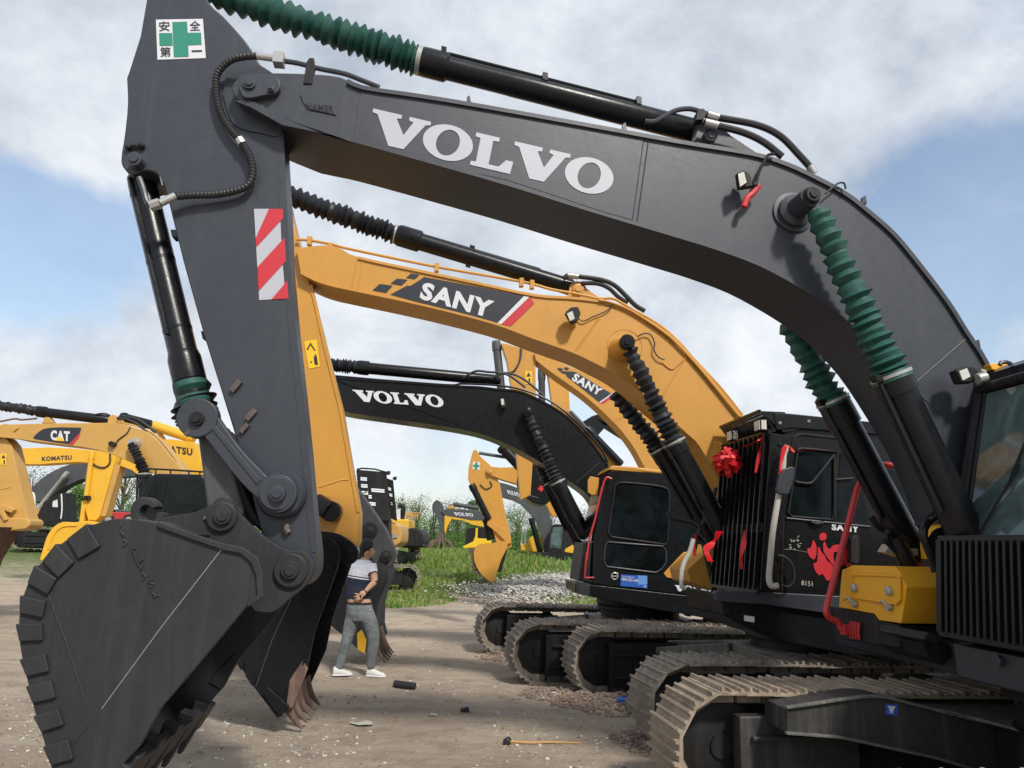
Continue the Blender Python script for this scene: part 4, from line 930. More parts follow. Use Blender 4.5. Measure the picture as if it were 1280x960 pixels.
# bucket
near = sm([(398, 671), (410, 672), (421, 680), (425, 695), (421, 712)], 3) + [(394, 788), (384, 835), (361, 885), (347, 898), (318, 860), (290, 818), (270, 790), (262, 760), (270, 720), (300, 690), (340, 672), (380, 668)]
O0, O1 = -.32, .88
def bucket(par, m, near, O0, O1, mat, nback, th=.03):
    g = G(); m.slab(g, near, O0, O0 + th); bk = mk('bucket', g, mat, par, .005)
    W = m.pts(near, O0); sw = m.away * (O1 - O0)
    g = G(); g.prism([p + sw - m.away * th for p in W], m.away * th); mk('far_side_plate', g, mat, bk, .005)
    cen = sum(W, V((0, 0, 0))) / len(W); g = G(); seq = [W[i] + m.away * th * .8 for i in nback]; ins = []
    for i, p in enumerate(seq):
        t = (seq[min(i + 1, len(seq) - 1)] - seq[max(i - 1, 0)]).normalized(); nn = t.cross(m.away)
        if nn.dot(cen - p) < 0: nn = -nn
        ins.append(p + nn * th)
    s2 = m.away * (O1 - O0 - th * 1.6)
    for i in range(len(seq) - 1): g.hexa([seq[i], seq[i + 1], ins[i + 1], ins[i]], [seq[i] + s2, seq[i + 1] + s2, ins[i + 1] + s2, ins[i] + s2])
    mk('bucket_shell', g, mat, bk); return bk
def teeth(par, m, lip, tipv, O0, O1, n, mat, wid=.05, curl=.25):
    """lip: pixel of the near lip corner; tipv: pixel of its tip"""
    a = m.on(*lip, O0); t = m.on(*tipv, O0) - a; side = t.cross(m.away).normalized()
    if side.dot(m.rear) < 0: side = -side
    for k in range(n):
        b_ = a + m.away * ((O1 - O0) * (k + .15) / (n - .7)); g = G(); rings = []
        for s_ in range(6):
            u = s_ / 5; c = b_ - t * .35 + t * 1.35 * u - side * curl * t.length * (u * (1 - u) * 1.6); w_ = wid * (1 - .55 * u); h_ = wid * 1.1 * (1 - .8 * u)
            rings.append((c, m.away * w_, side * h_))
        g.loft(rings); mk('tooth', g, mat, par)
nb = list(range(len(near)))
i0 = near.index((347, 898)); bk = bucket(r2, B, near, O0, O1, M_BLK, [*range(i0, len(near)), 0, 1, 2])
strip_g = G(); strip(strip_g, B, [(364, 748), (340, 800), (320, 858)], 1.4, O0, .004); mk('rib_line', strip_g, M_GREY, bk)
g = G(); strip(g, B, [(400, 676), (414, 684), (419, 700), (410, 730), (388, 795), (378, 832)], 2.0, O0, .02); mk('rim_bead', g, M_BLK, bk)
lipa, lipb = B.on(384, 838, O0), B.on(349, 896, O0); sw = B.away * (O1 - O0)
lipc = V((362, 884))
g = G(); B.slab(g, [(378, 826), (385, 836), (366, 884), (357, 888), (362, 850)], O0 - .02, O0 + .01); mk('side_cutter', g, M_RUST, bk, .006)
g = G(); B.slab(g, [(327, 866), (334, 858), (362, 884), (350, 897)], O0 - .05, O0 + .08); mk('heel_shroud', g, M_BLK, bk, .006)
for x, y in ((298, 832), (312, 852)):
    g = G(); B.slab(g, [(x - 6, y - 8), (x + 1, y - 10), (x + 7, y), (x + 3, y + 6)], O0 - .03, O0 + .08); mk('heel_shroud', g, M_BLK, bk, .006)
g = G(); x1, x2 = B.on(382, 838, O0 + .03), B.on(350, 895, O0 + .03)
g.hexa([x1, x2, x2 + B.fwd * .04, x1 + B.fwd * .04], [x1 + sw * .95, x2 + sw * .95, x2 + sw * .95 + B.fwd * .04, x1 + sw * .95 + B.fwd * .04])
teeth(bk, B, (362, 882), (377, 912), O0 + .04, O1 - .04, 5, M_RUST, .055, .3)
for o_ in (.0, .5):
    g = G(); B.slab(g, sm([(400, 664), (425, 668), (446, 684), (446, 700), (432, 706), (412, 690)], 3), o_, o_ + .05); mk('ear_plate', g, M_BLK, bk, .008)
g = G(); pin(g, B, 436, 690, -.04, .6, 6); mk('stick_pin', g, M_BLK, bk)
g = G(); B.slab(g, [(385, 640), (398, 655), (402, 672), (380, 668)], .1, .4); mk('bucket_link', g, M_BLK, r2, .01)
# boom cylinders
boomcyl(r2, B, (785, 434), (843, 553), (905, 668), -.17, .118, .085, .100, M_BOOTK, M_BLK, 15, .12)
boomcyl(r2, B, (768, 490), (824, 562), (895, 680), .73, .118, .10, .100, M_BOOTK, M_BLK, 11, .12)
hose(r2, 'bent_pipe', onl(B, [(835, 640), (840, 648), (866, 655), (878, 670), (882, 690)], .2), .022, M_HOSE)
hose(r2, 'bent_pipe', onl(B, [(895, 610), (880, 650), (873, 668), (868, 690)], .1), .020, M_HOSE)
# --- cab (traced on its outer side plane)
CO = -1.12
cabp = [(957, 752), (960, 700), (972, 560), (980, 536), (992, 531), (1120, 540), (1170, 552), (1180, 700), (1180, 780), (1041, 768)]
g = G(); B.slab(g, cabp, CO, CO + 1.0); cab = mk('cab', g, M_BLK, r2, .03)
g = G(); B.slab(g, cr('B5', (395, 58), (470, 62), (960, 112), (960, 165), (480, 130), (410, 140)), CO - .03, CO + 1.0); mk('roof_guard', g, M_BLK, cab, .01)
g = G(); 
for x, y in cr('B5', (558, 97), (425, 105)): g.cyl(B.on(x, y, CO - .03), B.on(x, y, CO - .045), .016, 10)
mk('bolt', g, M_STEEL, cab)
def winmat(): return M_GLASS
w1 = sm(cr('B5', (505, 240), (525, 224), (690, 240)), 3) + cr('B5', (668, 552), (480, 538), (462, 520))
g = G(); B.slab(g, w1, CO - .004, CO + .02); wn = mk('window', g, M_GLASS, cab)
g = G(); pz = onl(B, w1, CO - .01); g.tube(pz + [pz[0]], .013, 8); mk('window_rubber', g, M_BLKM, wn)
w2 = cr('B5', (700, 243), (760, 250), (830, 520), (825, 560), (690, 552))
g = G(); B.slab(g, w2, CO - .004, CO + .02); mk('window', g, M_GLASS, cab)
w3 = cr('B5', (890, 318), (1000, 330), (1080, 340), (1130, 560), (930, 560), (850, 500))
g = G(); B.slab(g, w3, CO - .004, CO + .02); mk('window', g, M_GLASS, cab)
g = G(); pz = onl(B, sm(cr('B5', (478, 240), (485, 185), (510, 162), (560, 162), (760, 185), (840, 195), (860, 240)), 3), CO - .006); g.tube(pz, .010, 6)
pz = onl(B, cr('B5', (460, 250), (440, 500), (432, 880)), CO - .006); g.tube(pz, .010, 6); mk('door_seam', g, M_BLKM, cab)
g = G(); g.tube(onl(B, sm(cr('B5', (495, 378), (560, 385), (590, 360), (660, 270), (672, 255)), 3), CO - .02), .014, 8); g.tube(onl(B, cr('B5', (672, 368), (760, 362)), CO - .02), .012, 8); g.tube(onl(B, cr('B5', (676, 250), (676, 550)), CO - .02), .016, 8); mk('window_bar', g, M_BLKM, cab)
dr = decal(cab, 'door_panel', M_BLK, B, cr('B5', (452, 545), (840, 590), (850, 890), (440, 878)), CO - .003)
g = G(); g.tube(onl(B, cr('B5', (455, 545), (840, 585)), CO - .012), .010, 8); g.tube(onl(B, cr('B5', (445, 690), (480, 690), (640, 720)), CO - .004), .004, 6); mk('door_trim', g, M_GREY, cab)
g = G(); g.tube(onl(B, cr('B5', (565, 562), (590, 572), (625, 566)), CO - .03), .018, 8); mk('door_handle', g, M_BLKM, cab)
p = cr('B5', (663, 600))[0]; lettering(cab, B, text2d('SANY', .05), p, (34.5, 3.4), (0, -8.6), CO - .012, M_WHITE)
g = G()
def sg_(pp): g.flat(onl(B, sm(cr('C1', *pp), 4), CO - .010))
sg_([(520, 290), (535, 260), (570, 248), (600, 262), (608, 300), (590, 335), (550, 340), (525, 330), (520, 290)][:-1])
sg_([(375, 440), (400, 430), (420, 425), (445, 338), (470, 370), (488, 430), (480, 520), (465, 560), (440, 565), (400, 530), (375, 470)])
sg_([(505, 420), (520, 425), (540, 470), (580, 520), (620, 590), (650, 610), (690, 660), (700, 700), (690, 780), (655, 800), (630, 825), (600, 810), (560, 745), (520, 760), (480, 720), (455, 660), (455, 615), (490, 600), (500, 540)])
sg_([(565, 380), (585, 355), (605, 400), (620, 430), (650, 440), (680, 405), (740, 390), (790, 400), (830, 440), (835, 560), (820, 620), (790, 650), (750, 640), (735, 600), (760, 560), (740, 490), (700, 480), (690, 540), (700, 600), (690, 640), (640, 580), (600, 520), (570, 470)])
sg_([(840, 440), (870, 430), (885, 520), (900, 620), (880, 640), (850, 660), (830, 620)])
mk('red_sticker', g, M_RED, cab, smooth=False, recalc=False)
for ch, x, y in (('车', 230, 350), ('到', 240, 440), ('成', 165, 355), ('功', 170, 450)):
    p = cr('C1', (x, y))[0]
    # small gold handwriting, illegible in the photograph: loose strokes only
    g = G(); random.seed(int(x + y))
    for k in range(6):
        a_ = (p[0] + random.uniform(0, 5), p[1] - random.uniform(0, 7)); b_ = (a_[0] + random.uniform(-2, 3), a_[1] + random.uniform(-2.5, 2)); strip(g, B, [a_, b_], .7, CO - .008, .001)
    mk('small_script', g, M_TAPE, cab)
random.seed(11)
p = cr('C1', (305, 878))[0]; lettering(cab, B, text2d('8151', .0), p, (14, 1.5), (0, -6), CO - .012, M_TAPE, 'small_numbers')
g = G(); B.slab(g, sm(cr('B5', (755, 640), (770, 625), (790, 628), (795, 650), (790, 750), (752, 752)), 3), CO - .14, CO - .06); mk('rear_mirror', g, M_BLKM, cab, .01)
# base below the cab: step band and hull
g = G(); B.slab(g, [(898, 741), (957, 752), (1041, 768), (1200, 790), (1200, 826), (1060, 818), (1000, 806), (962, 798), (945, 790), (905, 770)], CO + .03, CO + 1.05); dk = mk('deck', g, M_BLK, r2, .012)
g = G(); f0 = B.on(957, 738, CO); f1 = B.on(960, 752, CO)
g.prism(B.pts([(893, 741), (900, 737), (1180, 752), (1180, 766), (1041, 768), (957, 756), (896, 752)], CO - .02), -B.away * .10 * 0 + B.away * .06); mk('step_band', g, M_GREY, dk, .01)
g = G(); g.flat(B.pts([(930, 769), (943, 771), (943, 778), (930, 776)], CO + .025)); mk('small_plate', g, M_WHITE, dk, recalc=False)
# front guard in the lateral plane, leaning back
gb, gt = B.on(949, 738, CO - .05), B.on(962, 541, CO - .05); gwv = B.away * 1.06 + B.fwd * .06
g = G(); up = gt - gb; fnn = up.cross(gwv).normalized()
if fnn.dot(B.fwd) < 0: fnn = -fnn
for v_, hh in ((.0, .03), (.37, .02), (.40, .02), (1.0, .025)): g.box(gb + up * v_ + gwv / 2, gwv / 2, fnn * .015, up.normalized() * hh)
for k in range(10):
    u = (k + .5) / 10; g.box(gb + up * .5 + gwv * u, gwv.normalized() * .009, fnn * .035, up * .5)
mk('front_guard', g, M_BLK, cab)
g = G(); g.prism([gb - fnn * .0, gt, gt - fnn * .22, gb - fnn * .16], -gwv.normalized() * .02)
for v_ in (.02, .36, .48, .93): g.cyl(gb + up * v_ - fnn * .10 - gwv.normalized() * .02, gb + up * v_ - fnn * .10 - gwv.normalized() * .035, .018, 8)
mk('guard_side_plate', g, M_BLK, cab, .006)
# roof visor with perforated plate and two lamps
v0, v1 = B.on(*cr('B5', (400, 118))[0], CO), B.on(*cr('B5', (385, 57))[0], CO); w0, w1_ = B.on(*cr('B5', (215, 170))[0], CO + .95), B.on(*cr('B5', (170, 120))[0], CO + .95)
v0 = B.on(965, 533, CO - .02); v1 = B.on(964.5, 515.5, CO - .02)
a0 = B.on(967, 536, CO - .02); a1 = a0 + B.away * 1.05; fw = B.fwd * .13 + V((0, 0, .17))
g = G(); nv = fw.cross(a1 - a0).normalized()
for k in range(7): t = k / 6; g.box((a0 + a1) / 2 + fw * t, (a1 - a0) / 2, fw.normalized() * .009, nv * .004)
for k in range(29): t = k / 28; g.box(a0 + (a1 - a0) * t + fw / 2 + V((0, 0, 0)), fw / 2, (a1 - a0).normalized() * .007, nv * .0045)
g.box((a0 + a1) / 2 - V((0, 0, .012)), (a1 - a0) / 2, B.fwd * .02, V((0, 0, .015))); g.box((a0 + a1) / 2 + fw, (a1 - a0) / 2, B.fwd * .012, V((0, 0, .014)))
for e_ in (a0, a1): g.prism([e_ + B.rear * .10 - V((0, 0, .03)), e_ + fw, e_ + fw + B.rear * .25, e_ + B.rear * .25], B.away * .012)
mk('roof_visor', g, M_BLK, cab)
for t in (.06, .74):
    g = G(); c = a0 + (a1 - a0) * t + B.fwd * .10 + V((0, 0, .035)); g.box(c, B.away * .07, B.fwd * .035, V((0, 0, .055))); l_ = mk('cab_lamp', g, M_BLKM, cab, .01)
    g = G(); g.box(c + B.fwd * .037, B.away * .06, B.fwd * .004, V((0, 0, .045))); g.box(c - B.away * .072, B.away * .004, B.fwd * .025, V((0, 0, .045))); mk('lens', g, M_LENS, l_)
# mirror and white wrapped rail
g = G(); B.slab(g, sm(cr('B5', (445, 318), (480, 308), (495, 325), (470, 425), (440, 435), (412, 420), (420, 360)), 3), CO - .24, CO - .19); mk('mirror', g, M_GREY, cab, .01)
hose(cab, 'wrapped_rail', onl(B, cr('B5', (458, 212), (443, 250), (438, 310), (420, 430), (405, 520), (390, 620), (380, 740), (374, 820), (384, 856), (415, 858)), CO - .17), .028, M_TAPE)
hose(cab, 'cable_loop', onl(B, cr('B5', (415, 715), (455, 730), (485, 770), (490, 830), (465, 860), (430, 855)), CO - .1), .010, M_HOSE)
hose(r2, 'wrapped_rail', onl(B, cr('A5', (50, 100), (35, 150), (15, 190), (5, 230), (8, 275), (20, 285)), CO + .8), .024, M_TAPE)
hose(r2, 'front_stay', onl(B, cr('B5', (35, 620), (70, 660), (90, 740), (125, 880)), CO + 1.0), .03, M_BLK)
hose(r2, 'front_stay', onl(B, cr('B5', (0, 480), (60, 590), (75, 650)), CO + 1.2), .014, M_BLK)
hose(r2, 'front_stay', onl(B, cr('B5', (130, 405), (110, 500), (60, 590)), CO + 1.2), .014, M_BLK)
# house behind
F2 = Fr((5.4, 8.7, 0), B.fwd); g = G(); F2.box(g, -3.0, -1.0, -1.3, 1.2, 1.15, 2.05); mk('engine_housing', g, M_BLK, r2, .04)
g = G(); F2.box(g, -1.2, .5, -1.3, .3, 1.0, 1.35); F2.box(g, -3.2, .6, -1.2, 1.2, .95, 1.14); mk('deck_frame', g, M_BLKM, r2, .03)
g = G(); F2.box(g, -3.6, -3.0, -1.3, 1.2, 1.0, 2.1); mk('counterweight', g, M_SANY, r2, .06)
g = G(); B.slab(g, [(858, 712), (893, 680), (905, 700), (905, 735), (893, 739), (862, 728)], .9, 1.6); mk('toolbox', g, M_SANY, r2, .02)
fr_ = gnd(742, 872); az = 75
def place_u(px, py, az, L, H, edge_y):
    f = V((-math.sin(R(az)), -math.cos(R(az)), 0)); l = V((-f.y, f.x, 0)); p = gnd(px, py, 0); return Fr(p - f * (L / 2 - H / 2) - l * edge_y, f)
UB = place_u(757, 872, 80, 5.0, .78, -1.30 + .30)
undercarriage(r2, UB, 2.60, 5.0, .78, .60, 50, (M_SHOE2, M_SHOE2), M_BLKM, 2)
turntable(r2, UB.o, .62, .70, 1.0)

# red ribbons
def rosette(c, r, label):
    rt = root('ribbon_rosette', c, label, 'rosette'); g = G()
    for k in range(70):
        d = V((random.gauss(0, 1), random.gauss(0, 1), random.gauss(0, 1))).normalized(); t = d.orthogonal().normalized(); t = (t * math.cos(k) + d.cross(t) * math.sin(k)); w_ = d.cross(t) * r * random.uniform(.10, .2)
        pts = [c + d * r * random.uniform(.65, 1.25) * (.12 + .88 * math.sin(PI * u)) + t * r * .42 * math.sin(2 * PI * u) for u in [i / 8 for i in range(9)]]
        vs = [p + w_ for p in pts] + [p - w_ for p in pts]; g.add(vs, [[i, i + 1, 10 + i, 9 + i] for i in range(8)])
    g.ball(c, r * .30, 12); mk('loops', g, M_RIB, rt, recalc=False); return rt
rc = B.on(934, 571, CO - .10) - B.away * .0 + B.away * .5
rt = rosette(rc, .130, 'red satin rosette tied to the black front guard of the second cab')
def ribbon(m, pp, off, w_, name='ribbon', par=None, label=None, mat=None):
    P = sm([m.on(x, y, off + random.uniform(-.01, .01)) for x, y in pp], 4); g = G(); n = len(P); vs = []
    for i, p in enumerate(P):
        ww = w_ * (.75 + .25 * math.sin(i * .9)); tw = (m.rear * math.cos(.5 * math.sin(i * .5)) + m.away * math.sin(.8 * math.sin(i * .5))).normalized(); vs += [V(p) + tw * ww, V(p) - tw * ww, V(p) - tw * ww + m.away * .004, V(p) + tw * ww + m.away * .004]
    fs = []
    for i in range(n - 1):
        a = 4 * i; b = a + 4; fs += [[a, a + 1, b + 1, b], [a + 1, a + 2, b + 2, b + 1], [a + 2, a + 3, b + 3, b + 2], [a + 3, a, b, b + 3]]
    g.add(vs, fs); o = mk(name, g, mat or M_RIB, par, loc=P[0] if par is None else None)
    if label: tag(o, label, 'ribbon')
    return o
ribbon(B, cr('B5', (265, 215), (300, 200), (345, 175), (372, 155)), CO + .05, .028, 'tail', rt)
ribbon(B, cr('B5', (350, 160), (340, 200), (325, 270), (312, 335)), CO + .05, .018, 'tail', rt)
ribbon(B, cr('B5', (145, 605), (130, 640), (100, 670), (85, 700), (105, 745)), CO + .45, .05, 'ribbon', None, 'wide red ribbon tied at the lower left edge of the second cab guard')
ribbon(B, cr('B5', (285, 600), (262, 605), (258, 660), (245, 720), (248, 780)), CO - .09, .025, 'ribbon', None, 'narrow red ribbon hanging in the middle of the lower cab guard')
ribbon(B, cr('B5', (40, 620), (32, 650), (30, 720)), CO + .9, .022, 'ribbon', None, 'short red ribbon on the stay left of the second cab guard')
ribbon(B, cr('B5', (488, 240), (470, 215), (448, 215), (430, 290), (425, 340)), CO - .2, .022, 'ribbon', None, 'red and white ribbon tied round the mirror arm of the second cab')
ribbon(B, cr('B5', (512, 235), (545, 232), (578, 235)), CO - .03, .03, 'ribbon', None, 'short horizontal red ribbon at the top of the second cab window')
ribbon(A, cr('B6', (478, 530), (455, 545), (430, 590), (418, 640)), BW - .1, .03, 'ribbon', None, 'pink red ribbon bow tied round the black swivel hoses by the toolbox')
ribbon(A, cr('B6', (480, 530), (485, 580), (495, 620), (508, 655)), BW - .11, .022, 'ribbon', None, 'pink red ribbon tail hanging down the swivel hoses by the toolbox')
ribbon(A, cr('B6', (600, 560), (600, 620), (608, 705)), -.02, .022, 'ribbon', None, 'long red ribbon hanging left of the foreground cab guard')

# ================================================================== 3. third machine, black boom
C_ = Mach(11.9, 87); C_.k = 1.09
r3 = root('excavator', (7.2, 12.4, 0), 'black excavator with white VOLVO on its boom and blue phone sticker on its cab', 'excavator')
top = sm([(400, 468), (412, 471)] + cr('B3', (0, 260), (120, 266), (200, 275), (290, 285), (380, 325), (470, 380), (560, 470), (640, 580)) + [(770, 600)], 4)
bot = sm([(775, 640), (758, 652), (748, 640)] + cr('B3', (560, 700), (480, 640), (380, 575), (260, 508), (140, 458), (0, 428)) + [(500, 525), (422, 513), (400, 500)], 4)
g = G(); C_.slab(g, top + bot, 0, .56); boom = mk('boom', g, M_BLK, r3, .012)
g = G(); strip(g, C_, [(x, y + .5) for x, y in top[2:-4]], 2.2, 0, .02); mk('edge_flange', g, M_BLK, boom)
lettering(boom, C_, volvo2d(), (445.5, 501.5), (111, 7.5), (-5, -14.5), -.006, M_WHITE)
hose(boom, 'oil_pipe', onl(C_, cr('A7', (838, 445), (920, 452), (1035, 462), (1280, 480)) + cr('B3', (60, 255), (200, 262), (300, 280), (400, 320), (500, 395), (600, 500), (640, 570)), .05), .018, M_BLK)
hose(boom, 'hydraulic_hose', onl(C_, cr('B3', (60, 232), (110, 205), (160, 208), (210, 212), (250, 225), (310, 270)), .1), .020, M_HOSE)
hose(boom, 'hydraulic_hose', onl(C_, cr('B3', (170, 235), (230, 212), (300, 235), (380, 300)), .1), .020, M_HOSE)
g = G(); pin(g, C_, 660, 514, -.26, 0, 6.5); ring_disc(boom, C_, 657, 513, 12, M_BLK); mk('pin_boss', g, M_BLK, boom)
weld(boom, C_, cr('B3', (605, 570), (515, 650)), 0, .6, M_GREY)
lp = root('side_lamp', C_.on(628, 503, -.05), 'small pale lamp on the side of the black boom of the third machine', 'lamp')
g = G(); C_.slab(g, cr('B3', (208, 318), (228, 316), (234, 350), (214, 352)), -.12, -.04); mk('lamp_housing', g, M_BLKM, lp, .008)
g = G(); C_.slab(g, cr('B3', (211, 316), (222, 314), (226, 338), (214, 340)), -.128, -.12); mk('lens', g, M_LENS, lp)
p_end, p_ring = C_.on(626, 476, .28), C_.on(446, 459, .28); d = p_end - p_ring
g = G(); g.lathe(p_ring, p_end, [(0, .110), (.02, .122), (.08, .122), (.09, .098), (.97, .096), (1, .05)], 24); sc = mk('stick_cylinder', g, M_BLK, r3)
g = G(); boot(g, C_.on(355, 452, .28), p_ring, .124, 22, .7, .006, .2); mk('bellows', g, M_BOOTK, sc, ang=28)
sp = [(372, 500), (376, 462), (388, 448), (400, 462), (412, 500), (426, 560), (437, 598), (462, 632), (482, 662), (491, 682)] + sm([(494, 692), (490, 706), (480, 711), (468, 704)], 3) + [(450, 680), (425, 640), (398, 580)]
g = G(); C_.slab(g, sp, .10, .46); stick = mk('stick', g, M_V2STICK, r3, .012)
g = G(); pin(g, C_, 462, 663, .03, .1, 7); pin(g, C_, 482, 695, .02, .1, 7); g.lathe(C_.on(462, 663, .1), C_.on(462, 663, .05), [(0, .13), (1, .12)], 24); mk('pivot_pin', g, M_BLKM, stick)
weld(stick, C_, cr('A8', (480, 80), (540, 35)), .1, .7, M_SLATE)
near = [(430, 722), (446, 712), (462, 700), (480, 706), (486, 714), (478, 735), (471, 760), (470, 788), (474, 803), (462, 818), (444, 809), (431, 796), (412, 781), (400, 766), (398, 748), (410, 732)]
bk = bucket(r3, C_, near, -.35, .85, M_V2STICK, [9, 10, 11, 12, 13, 14, 15, 0, 1])
teeth(bk, C_, (469, 803), (483, 829), -.30, .8, 5, M_RUST, .055, .25)
g = G(); C_.slab(g, [(446, 792), (452, 787), (458, 800), (456, 817), (447, 812)], -.38, -.33); mk('side_cutter', g, M_KOM, bk, .006)
boomcyl(r3, C_, (661, 520), (697, 603), (732, 672), -.17, .112, .085, .105, M_BOOTK, M_BLK, 15, .12)
boomcyl(r3, C_, (665, 560), (686, 604), (726, 684), .73, .105, .10, .095, M_BOOTK, M_BLK, 9, .12)
# cab
CO = -1.12
cabp = [(714, 726), (715, 678), (740, 676), (752, 610), (762, 588), (775, 584), (850, 592), (885, 600), (900, 748), (740, 731)]
g = G(); C_.slab(g, [(740, 731), (741, 676), (752, 610), (762, 588), (775, 584), (850, 592), (950, 605), (965, 752), (891, 748)], CO, CO + .98); cab = mk('cab', g, M_BLK, r3, .03)
g = G(); C_.slab(g, cr('B3', (640, 600), (655, 582), (740, 586), (850, 600), (940, 615), (1040, 640), (1055, 665), (1030, 668), (940, 626), (800, 612), (670, 603)), CO - .01, CO + 1.0); mk('cab_roof', g, M_SANY, cab, .02)
w1 = sm(cr('B3', (668, 665), (700, 650), (860, 668), (885, 700)), 3) + cr('B3', (880, 880), (870, 898), (655, 868), (640, 850))
g = G(); C_.slab(g, w1, CO - .004, CO + .02); wn = mk('window', g, M_GLASS, cab); g = G(); pz = onl(C_, w1, CO - .01); g.tube(pz + [pz[0]], .015, 8); mk('window_rubber', g, M_BLKM, wn)
w2 = sm(cr('C2', (290, -10), (300, 110), (330, 132), (690, 170), (740, 150), (785, 100), (790, -20)), 3)
w2 = cr('B3', (628, 905), (640, 888), (860, 905), (872, 925)) + cr('B4', (785, 75), (765, 105), (740, 120), (535, 95), (522, 75))
g = G(); C_.slab(g, w2, CO - .004, CO + .02); wn = mk('window', g, M_GLASS, cab); g = G(); pz = onl(C_, w2, CO - .01); g.tube(pz + [pz[0]], .012, 8); mk('window_rubber', g, M_GREY, wn)
w3 = cr('B3', (915, 830), (930, 822), (990, 835), (990, 895), (930, 895)); g = G(); C_.slab(g, w3, CO - .004, CO + .02); mk('window', g, M_GLASS, cab)
g = G(); f_ = hit(716, 726, C_.on(740, 731, CO), C_.rear)
gb, gt = C_.on(737, 727, CO), C_.on(740, 678, CO); gv = C_.away * .95
g.hexa([gb, gt, gt + gv, gb + gv], [gb + C_.fwd * .16, gt + C_.fwd * .12, gt + gv + C_.fwd * .12, gb + gv + C_.fwd * .16]); mk('front_panel', g, M_BLKM, cab, .012)
lc, ld = C_.on(742, 676, CO), C_.on(760, 594, CO); g = G(); g.prism([lc + C_.fwd * .03, ld + C_.fwd * .03, ld + gv + C_.fwd * .03, lc + gv + C_.fwd * .03], C_.fwd * .01); mk('windscreen', g, M_GLASS, cab)
hose(cab, 'red_cord', onl(C_, cr('B3', (655, 635), (632, 632), (615, 680), (590, 790), (565, 880), (555, 960)) + cr('C2', (150, 0), (135, 190), (145, 205), (208, 205)), CO - .06), .014, M_REDP)
g = G(); C_.slab(g, cr('B3', (560, 640), (570, 625), (605, 632), (600, 700), (575, 700), (560, 690)), CO + .2, CO + .26); mk('mirror', g, M_SANY, cab, .01)
g = G(); cx_ = C_.on(*cr('C2', (373, 193))[0], CO - .008); rr = 26 / 6.4 * C_.ppm(768, 720, CO); pth = [cx_ + (C_.rear * math.cos(t) + V((0, 0, 1)) * math.sin(t)) * rr for t in [2 * PI * k / 28 for k in range(29)]]; g.tube(pth, rr * .16, 6); g.box(cx_, C_.rear * rr * 1.0, C_.away * .002, V((0, 0, rr * .2))); a_ = cx_ + (C_.rear + V((0, 0, 1))).normalized() * rr * 1.2; g.prism([a_ + C_.rear * rr * .3 + V((0, 0, rr * .3)), a_ - C_.rear * rr * .35 + V((0, 0, rr * .3)), a_ + C_.rear * rr * .3 - V((0, 0, rr * .35))], C_.away * .004); mk('ring_emblem', g, M_STEEL, cab)
sg = decal(cab, 'phone_sticker', M_BLUE, C_, cr('C2', (422, 180), (634, 190), (634, 290), (420, 272)), CO - .008)
g = G(); g.flat(C_.pts(cr('C2', (560, 187), (634, 190), (634, 258), (560, 262)), CO - .011)); g.flat(C_.pts(cr('C2', (604, 262), (630, 264), (630, 288), (604, 286)), CO - .011)); mk('light_panel', g, M_LBLUE, sg, smooth=False, recalc=False)
p = cr('C2', (428, 228))[0]; lettering(sg, C_, text2d('4000-525-168', .02), p, (20.5, 2.0), (0, -3.6), CO - .014, M_WHITE)
p = cr('C2', (428, 200))[0]; lettering(sg, C_, text2d('沃尔沃·建筑设备', .0), p, (16, 1.4), (0, -1.8), CO - .014, M_WHITE)
g = G(); C_.slab(g, [(719, 728), (740, 731), (891, 748), (965, 754), (965, 790), (900, 776), (757, 750), (736, 745), (719, 741)], CO - .03, CO + 1.05); dk = mk('deck', g, M_BLK, r3, .012)
g = G(); C_.slab(g, cr('C2', (60, 235), (175, 255), (172, 355), (70, 330)), CO - .05, CO - .02); mk('deck_corner', g, M_SLATE, dk, .006)
g = G(); C_.slab(g, cr('C2', (765, 170), (925, 0), (1000, 0), (1040, 40), (1030, 200), (1020, 240), (790, 205)), CO - .01, CO + .1); C_.slab(g, cr('C2', (1045, 205), (1140, 215), (1150, 268), (1050, 262)), CO - .01, CO + .1); mk('side_panel', g, M_SANY, cab, .008)
vv = volvo2d(); p = cr('C2', (855, 312))[0]; lettering(cab, C_, vv, p, (52, 3), (0, -7.5), CO - .02, M_WHITE)
F3 = Fr((7.7, 12.5, 0), C_.fwd); g = G(); F3.box(g, -3.0, -.9, -1.3, 1.15, 1.1, 2.05); mk('engine_housing', g, M_SANY, r3, .04)
g = G(); F3.box(g, -3.5, -3.0, -1.3, 1.2, 1.0, 2.1); mk('counterweight', g, M_SLATE, r3, .06); g = G(); F3.box(g, -3.2, .9, -1.2, 1.1, .92, 1.12); mk('deck_frame', g, M_BLKM, r3, .03)
UC = place_u(677, 856, 79, 4.8, .77, 1.38 + .30)
undercarriage(r3, UC, 2.76, 4.8, .77, .60, 48, (M_SHOE2, M_SHOE2), M_BLKM, 2)
turntable(r3, UC.o, .62, .70, 1.0)
